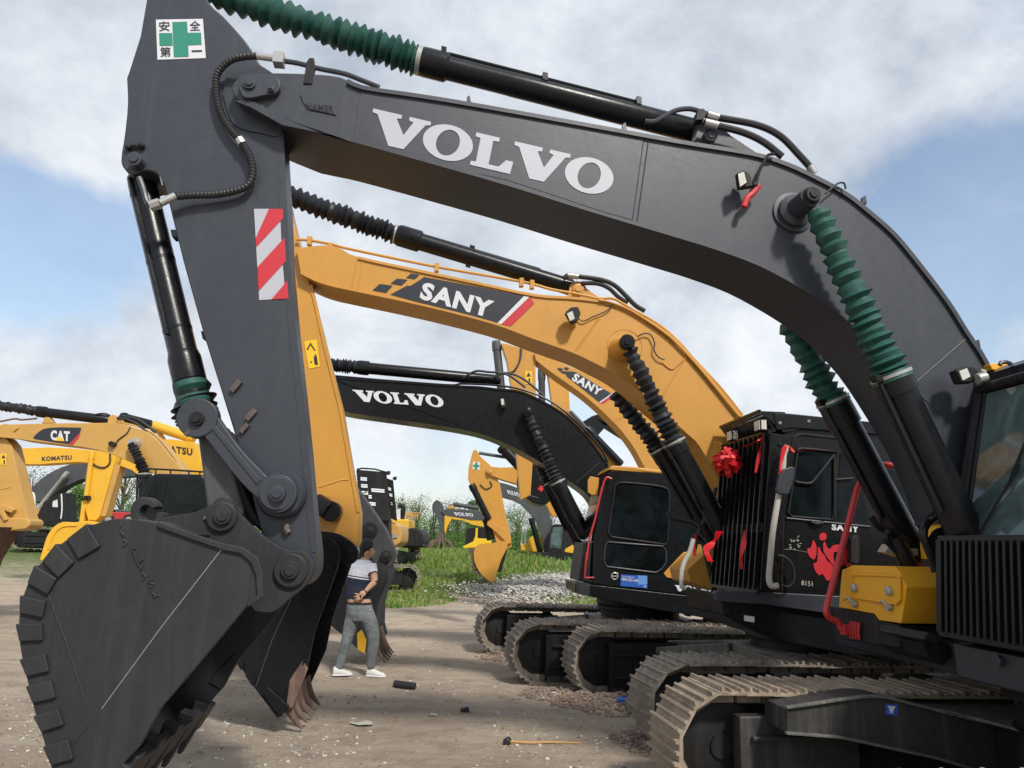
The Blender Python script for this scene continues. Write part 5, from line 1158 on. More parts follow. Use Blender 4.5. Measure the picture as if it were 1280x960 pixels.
# ================================================================== further machines
def px_slab(par, name, m, pp, o0, o1, mat, bevel=.01):
    g = G(); m.slab(g, pp, o0, o1); return mk(name, g, mat, par, bevel)
def simple_cyl(par, name, m, p, q, off, r, mat, boots=None, bmat=None, n=12):
    a, b = m.on(*p, off), m.on(*q, off); g = G(); g.lathe(a, b, [(0, r), (.08, r * 1.15), (.16, r * 1.15), (.17, r), (.98, r), (1, r * .5)], 16); o = mk(name, g, mat, par)
    if boots: g = G(); boot(g, m.on(*boots, off), a, r * 1.3, n, .7, .004, .15); mk('bellows', g, bmat or M_BOOTK, o, ang=60)
    return o
def full(par, fx, fy, az, s=1.0, body=M_CAT, z=1.0, dark=M_BLKM, cab=True, tr=True, cabmat=None, glass=None, simple=0, zg=0):
    F = Fr((fx, fy, zg), (-math.sin(R(az)), -math.cos(R(az)), 0))
    if tr: undercarriage(par, F, 2.3 * s, 4.6 * s, .85 * s, .6 * s, 40, (M_SHOE2, M_SHOE2), M_BLKM, simple); g = G(); g.cyl((fx, fy, zg + .6 * s), (fx, fy, zg + 1.02 * s), .6 * s); mk('turntable', g, M_BLKM, par)
    upper(par, F, s, body, cab, z, dark, cabmat, glass)
    return F
# --- 4. second ochre machine behind the black boom
D = Mach(15.4, 88)
r4 = root('excavator', (9.2, 14.9, 0), 'ochre excavator with smaller tilted SANY panel, seen under the big ochre boom', 'excavator')
top = sm(cr('B3', (345, 130), (400, 148), (500, 190), (620, 245), (720, 300)) + [(810, 510), (840, 560), (850, 600)], 4)
bot = sm([(822, 640), (812, 600)] + cr('B3', (775, 570), (735, 500), (680, 430), (610, 360), (540, 300), (470, 250), (400, 200), (350, 160)), 4)
bm_ = px_slab(r4, 'boom', D, top + bot, 0, .5, M_SANY, .012)
sg = decal(bm_, 'name_panel', M_DECK, D, cr('B3', (462, 205), (490, 205), (510, 208), (655, 295), (605, 328), (600, 325), (478, 228)), -.006)
g = G()
for q_ in (((436, 195), (448, 190), (462, 198), (450, 207)), ((462, 192), (474, 188), (486, 195), (474, 202)), ((450, 208), (462, 203), (474, 210), (463, 216))): g.flat(D.pts(cr('B3', *q_), -.007))
mk('checker_marks', g, M_DECK, bm_, smooth=False, recalc=False)
decal(bm_, 'red_stripe', M_RED, D, cr('B3', (610, 331), (658, 298), (663, 306), (620, 336)), -.006); decal(bm_, 'white_stripe', M_WHITE, D, cr('B3', (603, 327), (652, 292), (658, 297), (610, 331)), -.006)
p = cr('B3', (493, 240))[0]; lettering(sg, D, text2d('SANY', .045), p, (35, 20.5), (5.2, -9), -.013, M_WHITE)
weld(bm_, D, cr('B3', (720, 375), (665, 405)), 0, .6, M_SANY)
st_ = px_slab(r4, 'stick', D, cr('B3', (213, 92), (235, 95), (340, 128), (352, 150), (350, 200), (352, 310), (345, 480), (330, 700), (290, 720), (270, 500), (250, 250), (235, 160)), .08, .42, M_SANY)
def warn(par, m, x, y, w_, h_):
    sg = decal(par, 'warning_sticker', M_YEL, m, [(x, y), (x + w_, y), (x + w_, y + h_), (x, y + h_)], .07)
    g = G(); g.flat(m.pts([(x + w_ * .15, y + h_ * .42), (x + w_ * .5, y + h_ * .08), (x + w_ * .85, y + h_ * .42)], .066)); g.flat(m.pts([(x + w_ * .5, y + h_ * .55), (x + w_ * .75, y + h_ * .55), (x + w_ * .75, y + h_ * .92), (x + w_ * .5, y + h_ * .92)], .066)); mk('pictogram', g, M_DECK, sg, smooth=False, recalc=False)
warn(st_, D, 656.5, 464, 8.5, 16)
hose(st_, 'hydraulic_hose', onl(D, cr('B3', (293, 110), (290, 150), (280, 180), (262, 205), (245, 210)), .05), .02, M_GREY)
simple_cyl(r4, 'bucket_cylinder', D, cr('B3', (192, 85))[0], (628, 500), .25, .09, M_SLATE)
full(r4, 10.2, 16.0, 88, .95, M_SANY, cabmat=M_BLKM)
# --- 5. third ochre machine
E = Mach(19, 88)
r5 = root('excavator', (11.2, 18.1, 0), 'ochre excavator mostly hidden, its upright stick with yellow sticker showing above the black boom', 'excavator')
st_ = px_slab(r5, 'stick', E, cr('B3', (345, 128), (358, 120), (390, 190), (410, 225), (460, 265), (484, 285), (489, 380), (486, 600), (440, 640), (425, 400), (400, 215), (372, 180), (352, 165)), .06, .4, M_SANY)
warn(st_, E, 701, 490, 6.5, 12.5)
simple_cyl(r5, 'bucket_cylinder', E, cr('B3', (374, 188))[0], (678, 560), .25, .09, M_SLATE)
px_slab(r5, 'boom', E, sm(cr('B3', (480, 360), (560, 440), (640, 530), (700, 590), (760, 680)), 3) + sm(cr('B3', (700, 720), (640, 620), (590, 520), (540, 460), (480, 385)), 3), 0, .45, M_SANY)
simple_cyl(r5, 'stick_cylinder', E, cr('B3', (553, 432))[0], cr('B3', (695, 580))[0], -.1, .10, M_BLK)
hose(r5, 'piston_rod', onl(E, cr('B3', (488, 365), (553, 432)), -.1), .05, M_SLATE)
full(r5, 13.2, 19.7, 88, .95, M_SANY, cabmat=M_BLKM)
# --- 6. machine with the black raised bucket
H_ = Mach(22.5, 90)
r6 = root('excavator', (13, 21.6, .0), 'black excavator behind with its glossy black bucket and rods hanging under the third boom', 'excavator')
px_slab(r6, 'bucket', H_, sm(cr('B2', (1010, 165), (1030, 140), (1060, 125), (1120, 160), (1160, 220), (1175, 290), (1150, 345), (1110, 365), (1060, 350), (1020, 320), (990, 280), (985, 230), (995, 190)), 3), -.35, .8, M_BLK, .03)
g = G(); H_.slab(g, cr('B2', (1088, 285), (1120, 245), (1132, 265), (1108, 300)), -.37, -.35); mk('red_plate', g, M_REDP, r6)
hose(r6, 'weld_line', onl(H_, cr('B2', (1050, 150), (1020, 200), (1010, 260), (1040, 310), (1090, 330)), -.355), .012, M_SLATE)
simple_cyl(r6, 'bucket_cylinder', H_, cr('B2', (905, 70))[0], cr('B2', (1010, 180))[0], 0, .17, M_BLK)
px_slab(r6, 'link', H_, cr('B2', (895, 75), (905, 58), (925, 65), (985, 130), (1030, 120), (1035, 145), (1000, 160), (960, 150)), .1, .35, M_BLK)
hose(r6, 'piston_rod', onl(H_, cr('B2', (795, 105), (930, 127)), .2), .05, M_SLATE)
px_slab(r6, 'stick', H_, [(660, 570), (672, 560), (700, 545), (740, 520), (760, 530), (720, 575), (680, 600)], 0, .4, M_BLK)
px_slab(r6, 'boom', H_, [(740, 520), (790, 505), (850, 560), (860, 640), (835, 640), (800, 560), (760, 535)], 0, .45, M_BLK)
full(r6, 17.0, 23.0, 90, 1, M_BLK, cabmat=M_BLKM)
# --- 7. ochre machine with digging bucket on the grass
I_ = Mach(27, 90)
zI = gh(8.0, 27)
r7 = root('excavator', (6.0, 27.5, gh(6, 27.5)), 'ochre excavator with upright stick, green cross sign and bucket resting on the grass', 'excavator')
st_ = px_slab(r7, 'stick', I_, sm(cr('B2', (760, 110), (768, 92), (785, 92), (800, 120), (850, 165), (862, 185)), 3) + cr('B2', (900, 260), (925, 400), (955, 530), (958, 575), (925, 590), (880, 545), (850, 450), (800, 330), (750, 262), (740, 240), (742, 180)), 0, .42, M_SANY)
decal(st_, 'safety_sign', M_WHITE, I_, cr('B2', (764, 148), (800, 152), (798, 190), (762, 185)), -.01)
g = G(); g.flat(I_.pts(cr('B2', (776, 152), (788, 153), (786, 187), (774, 186)), -.014)); g.flat(I_.pts(cr('B2', (766, 163), (775.5, 163.5), (775, 175), (765.5, 174.5)), -.014)); g.flat(I_.pts(cr('B2', (788, 164), (797, 164.5), (796.5, 176), (787.5, 175.5)), -.014)); mk('green_cross', g, M_GRN, st_, smooth=False, recalc=False)
g = G(); q = I_.on(*cr('B2', (880, 333))[0], -.01); pth = [q + V((math.cos(t) * .045, 0, math.sin(t) * .07)) for t in [2 * PI * k / 14 for k in range(15)]]; g.tube(pth, .012, 5); mk('number_ring', g, M_YEL, st_)
px_slab(r7, 'boom', I_, cr('B2', (832, 185), (850, 172), (900, 178), (985, 175), (1080, 190), (1180, 260), (1200, 420), (1160, 420), (1100, 300), (1000, 265), (950, 250), (900, 235), (850, 215), (832, 205)), -.1, .5, M_SANY)
g = G(); pin(g, I_, *cr('B2', (850, 198))[0], -.16, 0, 3); mk('pivot_pin', g, M_SANY, r7)
hose(r7, 'hydraulic_hose', onl(I_, cr('B2', (850, 245), (858, 270), (830, 285), (800, 262)), -.03), .02, M_HOSE)
simple_cyl(r7, 'bucket_cylinder', I_, cr('B2', (757, 262))[0], cr('B2', (845, 440))[0], .0, .12, M_BLK)
simple_cyl(r7, 'bucket_cylinder_end', I_, cr('B2', (835, 430))[0], cr('B2', (858, 540))[0], .2, .17, M_BLK)
px_slab(r7, 'tipping_lever', I_, cr('B2', (838, 445), (855, 445), (940, 500), (958, 555), (940, 560), (880, 500), (835, 465)), -.1, .05, M_SANY)
near = sm(cr('B2', (940, 560), (920, 545), (860, 555), (800, 560), (775, 580), (768, 620), (780, 670), (810, 715), (845, 745)), 2) + cr('B2', (870, 755), (880, 720), (905, 640), (930, 590))
bk = bucket(r7, I_, near, -.3, 1.2, M_SANY, list(range(0, 17)), .04)
for k in range(6):
    p = cr('B2', (772 - k * 1, 590 + k * 22))[0]; g = G(); I_.slab(g, [(p[0] - 6 + k * .8, p[1] - 2.2), (p[0] + 1 + k * 1.4, p[1] - 2.2), (p[0] + 1 + k * 1.7, p[1] + 2.2), (p[0] - 5 + k * 1.2, p[1] + 2.2)], -.25, 1.1); mk('heel_shroud', g, M_RUST, bk, .01)
g = G(); I_.slab(g, cr('B2', (880, 700), (905, 700), (936, 590), (930, 580)), .0, 1.1); mk('bucket_mouth', g, M_BLKM, bk)
full(r7, 14.5, 27.5, 90, 1.0, M_SANY, cabmat=M_BLKM, zg=gh(14.5, 27.5))
# --- 8. grey-boomed machine on tracks at the back right
J = Mach(40, 93)
r8 = root('excavator', (4.6, 40.5, gh(4.6, 40)), 'distant excavator with slate boom marked VOLVO, yellow body and clear cab, on the grass', 'excavator')
b8 = px_slab(r8, 'boom', J, sm(cr('B2', (890, 250), (940, 262), (1000, 285), (1050, 310), (1090, 340), (1130, 370), (1150, 410)), 3) + cr('B2', (1165, 480), (1150, 600), (1120, 600), (1110, 520), (1080, 450), (1040, 400), (1000, 360), (960, 340), (905, 325)), 0, .6, M_SLATE)
lettering(b8, J, volvo2d(), cr('B2', (936, 308))[0], (15.5, 4), (-.8, -4.8), -.02, M_WHITE)
px_slab(r8, 'stick', J, cr('B2', (870, 240), (895, 250), (900, 330), (880, 500), (860, 500), (850, 300)), .1, .5, M_SLATE)
simple_cyl(r8, 'boom_cylinder', J, cr('B2', (1055, 430))[0], cr('B2', (1100, 600))[0], -.2, .14, M_BLK)
px_slab(r8, 'cab', J, cr('B2', (1138, 610), (1145, 520), (1158, 468), (1175, 460), (1240, 462), (1262, 470), (1262, 612)), -1.4, -.3, M_BLKM, .04)
px_slab(r8, 'window', J, cr('B2', (1150, 580), (1155, 520), (1166, 476), (1215, 474), (1210, 530), (1205, 585)), -1.43, -1.40, M_GLASSL, 0)
px_slab(r8, 'engine_housing', J, cr('B2', (1002, 592), (1005, 560), (1040, 555), (1040, 540), (1060, 520), (1110, 525), (1115, 600), (1060, 600)), .4, 1.5, M_KOM, .05)
px_slab(r8, 'side_panel', J, cr('B2', (1222, 600), (1225, 585), (1270, 560), (1290, 560), (1290, 612)), -1.42, -1.2, M_KOM, .03)
hose(r8, 'hand_rail', onl(J, cr('B2', (1005, 570), (1015, 490), (1025, 482), (1030, 490), (1022, 560)), .5), .04, M_WHITE)
px_slab(r8, 'deck', J, cr('B2', (1060, 600), (1290, 605), (1290, 640), (1060, 632)), -1.4, 1.4, M_BLKM, .04)
zJ = gh(7.6, 40.5)
UJ = Fr((6.9, 40.3, zJ), (-math.sin(R(60)), -math.cos(R(60)), 0)); undercarriage(r8, UJ, 2.6, 4.8, 1.0, .6, 44, (M_SHOE2, M_SHOE2), M_BLKM, 0)
# --- 9. far machine with log grab
K = Mach(52, 92)
r9 = root('excavator', (1.5, 52.5, gh(1, 52)), 'far excavator with slate arm, VOLVO lettering and rusty log grab by the bushes', 'excavator')
b9 = px_slab(r9, 'boom', K, cr('C8', (790, 420), (840, 400), (1000, 405), (1120, 415), (1160, 440), (1175, 500), (1060, 500), (960, 480), (870, 465), (810, 445)), 0, .7, M_SLATE)
lettering(b9, K, volvo2d(), cr('C8', (908, 456))[0], (24, 1.7), (-.6, -4.0), -.02, M_WHITE)
px_slab(r9, 'boom_underside', K, cr('C8', (822, 460), (870, 468), (960, 482), (1060, 503), (1175, 503), (1175, 560), (1070, 540), (1000, 505), (885, 488), (850, 550), (830, 610), (820, 600)), .02, .68, M_KOM)
px_slab(r9, 'stick', K, sm(cr('C8', (712, 400), (715, 360), (745, 322), (775, 330), (805, 370), (812, 410)), 3) + cr('C8', (822, 470), (818, 690), (800, 690), (770, 520), (735, 440), (715, 420)), .1, .6, M_SLATE)
hose(r9, 'piston_rod', onl(K, cr('C8', (790, 340), (900, 358)), .3), .05, M_STEEL); simple_cyl(r9, 'stick_cylinder', K, cr('C8', (900, 358))[0], cr('C8', (1125, 392))[0], .3, .14, M_SLATE)
hose(r9, 'hydraulic_hose', onl(K, cr('C8', (725, 410), (722, 500), (720, 600), (735, 690), (745, 700)), .2), .04, M_HOSE); hose(r9, 'hydraulic_hose', onl(K, cr('C8', (745, 420), (738, 520), (730, 600), (728, 680)), .4), .04, M_HOSE)
g = G(); random.seed(5); c = K.on(*cr('C8', (785, 735))[0], .3)
for k in range(16):
    a_ = random.uniform(0, 6.3); g.tube(sm([c + V((0, 0, .5)), c + V((math.cos(a_) * .7, math.sin(a_) * .4, .3)), c + V((math.cos(a_) * 1.0, math.sin(a_) * .5, -.25)), c + V((math.cos(a_) * .7, math.sin(a_) * .3, -.75))], 3), .07, 6)
g.box(c + V((0, 0, .55)), V((.25, 0, 0)), V((0, .25, 0)), V((0, 0, .35))); mk('log_grab', g, M_RUST, r9)
px_slab(r9, 'clamp_box', K, cr('C8', (855, 372), (905, 370), (908, 400), (855, 400)), .1, .5, M_SANY, .04)
px_slab(r9, 'cab', K, cr('C8', (1005, 720), (1010, 600), (1035, 568), (1095, 562), (1240, 562), (1240, 730), (1100, 730)), -1.3, -.1, M_BLKM, .05)
px_slab(r9, 'cab_frame', K, cr('C8', (980, 735), (1075, 690), (1095, 640), (1100, 568), (1118, 570), (1115, 660), (1240, 668), (1240, 745), (1100, 742), (1000, 750)), -1.36, -1.2, M_YEL, .03)
full(r9, 6.3, 53, 92, 1.2, M_KOM, z=1.3, cab=False, zg=gh(6, 53))
# --- 10. machine seen from behind, and the machine with guard frames
L_ = Mach(33, 90)
r10 = root('excavator', (-6, 33.5, gh(-6, 33)), 'yellow and black excavator seen from the rear, counterweight towards the grass', 'excavator')
z0 = gh(-5.6, 34)
px_slab(r10, 'engine_housing', L_, cr('C8', (350, 490), (505, 492), (500, 625), (440, 620), (350, 600)), 0, 2.2, M_KOM, .06)
px_slab(r10, 'counterweight', L_, sm(cr('C8', (425, 640), (500, 575), (560, 568), (600, 580), (625, 620), (632, 690), (610, 745)), 3) + cr('C8', (430, 738)), -.3, 2.4, M_BLKM, .12)
px_slab(r10, 'grille_box', L_, cr('C8', (350, 488), (352, 400), (425, 405), (425, 488)), .5, 1.6, M_BLKM, .03)
g = G()
for k in range(5): a_ = cr('C8', (345, 412 + k * 18), (430, 414 + k * 18)); g.tube([L_.on(*a_[0], .45), L_.on(*a_[1], .45)], .05, 6)
mk('grille_bars', g, M_WHITE, r10)
hose(r10, 'exhaust', onl(L_, cr('C8', (440, 490), (455, 430), (455, 375), (415, 370)), .6), .10, M_BLKM)
g = G()
for k in range(7): x_ = 480 + k * 17; a_ = cr('C8', (x_, 490), (x_ + 2, 432)); g.tube([L_.on(*a_[0], .3), L_.on(*a_[1], .3)], .025, 6)
for y_ in (432, 455): a_ = cr('C8', (478, y_), (590, y_ + 6)); g.tube([L_.on(*a_[0], .3), L_.on(*a_[1], .3)], .03, 6)
mk('platform_railing', g, M_SANY, r10)
px_slab(r10, 'panel_mark', L_, cr('C8', (440, 575), (455, 565), (470, 570), (455, 590)), -.03, 0, M_DECK, 0)
undercarriage(r10, Fr((-5.9, 34.4, z0), (-.1, -1, 0)), 2.4, 4.6, .8, .6, 40, (M_SHOE2, M_SHOE2), M_BLKM, 0)
Mm = Mach(26, 90)
r11 = root('excavator', (-5.4, 26.4, gh(-5.4, 26.4)), 'yellow excavator with two tall black perforated cab guards behind the buckets', 'excavator')
def guard_panel(x0, y0, x1, y1, off, holes):
    # perforated plate: vertical strips with openings left between bars
    g = G(); nx_, ny_ = 9, 14; oset = set(holes)
    for i in range(nx_):
        for j in range(ny_):
            a = (x0 + (x1 - x0) * i / nx_ + j * .35, y0 + (y1 - y0) * j / ny_ + i * .35); b_ = (x0 + (x1 - x0) * (i + 1) / nx_ + j * .35, y0 + (y1 - y0) * j / ny_ + (i + 1) * .35)
            dy = (y1 - y0) / ny_
            if (i, j) in oset:
                # crossed wires across the opening
                my = (a[1] + b_[1]) / 2 + dy / 2
                Mm.slab(g, [(a[0], my - .25), (b_[0], my - .25), (b_[0], my + .25), (a[0], my + .25)], off, off + .03); continue
            Mm.slab(g, [a, b_, (b_[0] + .02, b_[1] + dy + .02), (a[0], a[1] + dy + .02)], off, off + .04)
    return mk('cab_guard', g, M_BLKM, r11, smooth=False)
guard_panel(445.5, 587, 483, 648, -.4, [(1, 2), (1, 4), (1, 6), (2, 2), (2, 4), (2, 6), (4, 5), (5, 5), (6, 5), (3, 7), (3, 9), (4, 9), (7, 5)])
guard_panel(483, 597.5, 491.5, 648, .3, [(1, 3), (2, 3), (3, 3), (4, 3), (2, 5), (3, 5), (4, 5), (5, 5), (3, 8), (4, 8)])
g = G(); g.tube(onl(Mm, cr('C8', (45, 48), (90, 38), (200, 45), (310, 75)), -.4), .03, 6); Mm.slab(g, cr('C8', (300, 78), (310, 62), (335, 62), (332, 90), (305, 95)), -.5, -.3); Mm.slab(g, cr('C8', (360, 128), (372, 112), (393, 112), (388, 138), (365, 140)), .2, .4); mk('guard_rim', g, M_BLKM, r11)
px_slab(r11, 'engine_housing', Mm, cr('C8', (225, 500), (330, 508), (425, 540), (440, 600), (432, 700), (380, 740), (300, 740), (230, 640)), .4, 2.4, M_CAT, .08)
g = G(); Mm.slab(g, cr('C8', (355, 622), (402, 618), (402, 655), (355, 662)), .36, .4); mk('grille_plate', g, M_STEEL, r11)
px_slab(r11, 'cab', Mm, [(455, 646), (486, 648), (486, 690), (455, 690)], -.3, .35, M_BLKM, .03)
undercarriage(r11, Fr((-5.2, 26.8, gh(-5.2, 26.8)), (-1, -.1, 0)), 2.3, 4.2, .8, .6, 40, (M_SHOE2, M_SHOE2), M_BLKM, 0)

# --- left group
P = Mach(15.5, 88)
r12 = root('excavator', (-7.9, 16.3, 0), 'weathered yellow excavator at the left edge with CAT panel on its boom and black cab', 'excavator')
top = sm(cr('B1', (-140, 280), (-30, 230), (0, 222), (120, 218), (300, 214), (540, 212), (640, 212), (720, 232), (800, 262), (860, 310), (920, 385), (985, 460), (1010, 520)), 3)
bot = sm(cr('B1', (960, 540), (860, 500), (800, 470), (740, 440), (640, 395), (560, 368), (450, 345), (260, 322), (90, 300), (0, 282), (-120, 320)), 3)
b12 = px_slab(r12, 'boom', P, top + bot, 0, .55, M_CAT, .012)
px_slab(b12, 'tip_plate', P, cr('B1', (-60, 250), (0, 225), (30, 215), (100, 240), (70, 262), (95, 300), (0, 290), (-60, 300)), -.03, 0, M_CAT, .006)
sg = decal(b12, 'name_panel', M_DECK, P, sm(cr('B1', (180, 292), (210, 262), (250, 242), (330, 236)), 3) + cr('B1', (444, 238), (436, 266), (376, 328), (300, 318), (190, 300)), -.008)
decal(b12, 'red_stripe', M_RED, P, cr('B1', (376, 329), (438, 264), (430, 292), (398, 331)), -.009)
p = cr('B1', (276, 306))[0]; lettering(sg, P, text2d('CAT', .055), p, (24.0, 1.5), (0, -12.5), -.012, M_WHITE)
g = G(); g.flat(P.pts(cr('B1', (298, 308), (328, 284), (352, 312)), -.016)); mk('triangle_mark', g, M_YEL, sg, recalc=False)
g = G(); P.slab(g, cr('B1', (588, 318), (605, 310), (628, 325), (618, 342), (592, 338)), -.1, 0); mk('work_lamp', g, M_BLKM, b12, .01)
px_slab(b12, 'cylinder_lug', P, cr('B1', (585, 214), (590, 180), (615, 165), (640, 180), (660, 212)), .15, .4, M_CAT)
px_slab(b12, 'cylinder_lug', P, cr('B1', (225, 214), (245, 180), (265, 180), (290, 212)), .2, .35, M_CAT)
hose(b12, 'oil_pipe', onl(P, cr('B1', (0, 205), (80, 190), (120, 195), (200, 188)), .2), .02, M_RUST); hose(b12, 'oil_pipe', onl(P, cr('B1', (640, 205), (760, 235), (850, 280), (930, 370), (1000, 470)), .1), .02, M_CAT)
hose(b12, 'hydraulic_hose', onl(P, cr('B1', (490, 180), (530, 165), (570, 162), (600, 172)), .2), .02, M_HOSE); hose(b12, 'hydraulic_hose', onl(P, cr('B1', (640, 185), (700, 195), (760, 225), (800, 260)), .1), .03, M_HOSE); hose(b12, 'hydraulic_hose', onl(P, cr('B1', (660, 175), (740, 190), (800, 225), (850, 265)), .15), .03, M_HOSE)
hose(b12, 'wire', onl(P, cr('B1', (710, 235), (690, 270), (650, 300), (630, 325)), -.02), .012, M_HOSE)
g = G(); d_ = P.on(*cr('B1', (716, 319))[0], -.18); g.lathe(d_ + P.away * .18, d_, [(0, .13), (.6, .085), (1, .08)], 20); mk('pin_boss', g, M_STEEL, b12)
p_ring = P.on(*cr('B1', (210, 150))[0], .28); p_end = P.on(*cr('B1', (600, 198))[0], .28)
g = G(); g.lathe(p_ring, p_end, [(0, .12), (.1, .12), (.11, .10), (.96, .10), (1, .06)], 20); c_ = mk('stick_cylinder', g, M_BLK, r12); g = G(); boot(g, P.on(-30, 503, .28), p_ring, .11, 14, .8, .008, .1); mk('bellows', g, M_BOOTK, c_, ang=60)
simple_cyl(r12, 'arm_cylinder', P, cr('B1', (660, 180))[0], cr('B1', (822, 222))[0], .45, .10, M_BLK)
boomcyl(r12, P, cr('B1', (716, 322))[0], cr('B1', (790, 492))[0], (180, 640), -.15, .125, .10, .11, M_BOOTK, M_BLK, 12)
st_ = px_slab(r12, 'stick', P, cr('B1', (-140, 150), (-60, 250), (0, 285), (30, 295), (60, 330), (100, 500), (150, 720), (165, 760), (140, 780), (60, 800), (0, 800), (-100, 760), (-160, 400)), .08, .45, M_CAT)
g = G(); P.slab(g, cr('B1', (-40, 660), (10, 655), (60, 670), (75, 685), (60, 705), (20, 690), (40, 740), (20, 750), (-10, 700)), -.05, .08); mk('tipping_lever', g, M_CAT, st_, .02); weld(st_, P, cr('B1', (5, 575), (60, 562)), .08, .8, M_CAT); warn(st_, P, 0.5, 567, 7.5, 14)
px_slab(r12, 'bucket_ear', P, sm(cr('B1', (-120, 720), (0, 725), (90, 730), (150, 735), (163, 760), (140, 790), (30, 802), (-100, 800)), 2), .0, .5, M_CAT, .03)
px_slab(r12, 'bucket', P, cr('B1', (-200, 770), (30, 798), (145, 782), (90, 840), (20, 955), (0, 1010), (-60, 1060), (-220, 1020), (-300, 900)), .45, -.75, M_BROWN, .03)
# its own cab, traced
px_slab(r12, 'cab', P, sm(cr('B1', (770, 600), (800, 530), (820, 500), (860, 488)), 3) + cr('B1', (1100, 492), (1125, 520), (1150, 720), (1120, 800), (760, 800)), -1.2, -.2, M_BLK, .04)
px_slab(r12, 'window', P, cr('B1', (820, 560), (850, 508), (915, 515), (890, 640), (870, 700), (790, 700), (795, 640)), -1.21, -1.19, M_GLASS, 0); px_slab(r12, 'window', P, cr('B1', (925, 518), (1080, 522), (1110, 560), (1120, 660), (1060, 700), (890, 700), (905, 600)), -1.21, -1.19, M_GLASS, 0)
g = G(); g.tube(onl(P, cr('B1', (800, 462), (930, 468), (1115, 480)), -1.0), .018, 8)
for x_ in (850, 930, 1030, 1090): g.tube(onl(P, cr('B1', (x_, 464 + (x_ - 800) * .06), (x_, 492)), -1.0), .014, 6)
mk('roof_rail', g, M_BLKM, r12)
px_slab(r12, 'mirror', P, cr('B1', (735, 570), (750, 530), (765, 520), (770, 540), (745, 575)), -1.35, -1.3, M_BLKM, .01)
F = Fr((-6.9, 16.3, 0), P.fwd); undercarriage(r12, F, 2.3, 4.6, .8, .6, 40, (M_SHOE2, M_SHOE2), M_BLKM, 0); g = G(); F.box(g, -3.0, -.6, -1.3, 1.1, 1.0, 1.8); F.box(g, -3.0, .7, -1.2, 1.1, .85, 1.0); mk('engine_housing', g, M_CAT, r12, .05); g = G(); g.cyl(F.p(0, 0, .6), F.p(0, 0, .86), .6); mk('turntable', g, M_BLKM, r12)
# bright yellow machines
Q = Mach(24, 88)
r13 = root('excavator', (-9.5, 24.5, 0), 'bright yellow excavator with KOMATSU lettering, its stick and bucket showing behind the dark bucket', 'excavator')
b13 = px_slab(r13, 'boom', Q, cr('B1', (80, 352), (270, 345), (400, 352), (520, 362), (640, 390), (700, 410), (760, 430), (800, 470), (780, 520), (720, 470), (640, 440), (520, 432), (420, 425), (300, 432), (220, 438), (80, 438)), 0, .5, M_KOM)
p = cr('B1', (228, 421))[0]; lettering(b13, Q, text2d('KOMATSU', .03), p, (37.5, -2.0), (0, -5.6), -.01, M_DECK)
st_ = px_slab(r13, 'stick', Q, cr('B1', (492, 372), (505, 362), (560, 362), (635, 392), (600, 520), (545, 720), (520, 745), (480, 740), (460, 650), (470, 520)), -.05, .4, M_KOM); px_slab(st_, 'stick_flank', Q, cr('B1', (635, 392), (668, 402), (640, 500), (575, 720), (545, 722), (600, 520)), .0, .4, M_CAT, .004)
hose(st_, 'hydraulic_hose', onl(Q, cr('B1', (600, 380), (598, 430), (570, 455), (530, 450), (505, 432)), -.08), .025, M_HOSE)
simple_cyl(st_, 'bucket_cylinder', Q, cr('B1', (503, 368))[0], cr('B1', (468, 630))[0], -.1, .075, M_KOM)
px_slab(st_, 'cylinder_collar', Q, cr('B1', (455, 610), (482, 608), (482, 632), (455, 632)), -.22, 0, M_BLK)
px_slab(r13, 'tipping_lever', Q, cr('B1', (445, 640), (470, 630), (480, 650), (500, 740), (480, 745), (462, 680), (455, 750), (430, 755)), -.1, .2, M_KOM, .02)
near = sm(cr('B1', (480, 745), (400, 755), (340, 752), (290, 780), (255, 830), (235, 890), (222, 930)), 2) + cr('B1', (215, 960), (330, 1000), (500, 900), (540, 760))
px_slab(r13, 'bucket', Q, near, -.35, .85, M_KOM, .03)
g = G(); g.tube(onl(Q, sm(cr('B1', (420, 772), (350, 775), (310, 800), (280, 850), (265, 900)), 4), -.36), .03, 6); mk('rim_bead', g, M_KOM, r13)
full(r13, -10.6, 25.2, 88, .9, M_KOM, z=.9, zg=0, cab=False)
Qb = Mach(19.5, 88)
r14 = root('excavator', (-5.5, 20, 0), 'bright yellow excavator behind the black cab, only TSU of its lettering showing on the boom', 'excavator')
b14 = px_slab(r14, 'boom', Qb, cr('B1', (880, 305), (930, 300), (1060, 318), (1100, 430), (1200, 430), (1330, 470), (1400, 560), (1380, 640), (1300, 560), (1180, 520), (1100, 510), (1050, 500), (960, 440), (900, 370)), 0, .5, M_KOM)
p = cr('B1', (925, 374))[0]; lettering(b14, Qb, text2d('ATSU', .035), p, (28.5, 3.8), (0, -9.0), -.01, M_DECK)
simple_cyl(r14, 'stick_cylinder', Qb, cr('B1', (1060, 300))[0], cr('B1', (830, 225))[0], .2, .13, M_KOM); hose(b14, 'guide_rail', onl(Qb, cr('B1', (880, 260), (960, 275), (1060, 300)), .3), .05, M_KOM)
hose(b14, 'guide_rail', onl(Qb, cr('B1', (860, 255), (890, 300), (905, 330)), .3), .06, M_KOM)
full(r14, -6.9, 20.4, 88, .85, M_KOM, z=.85, zg=0, cab=False)
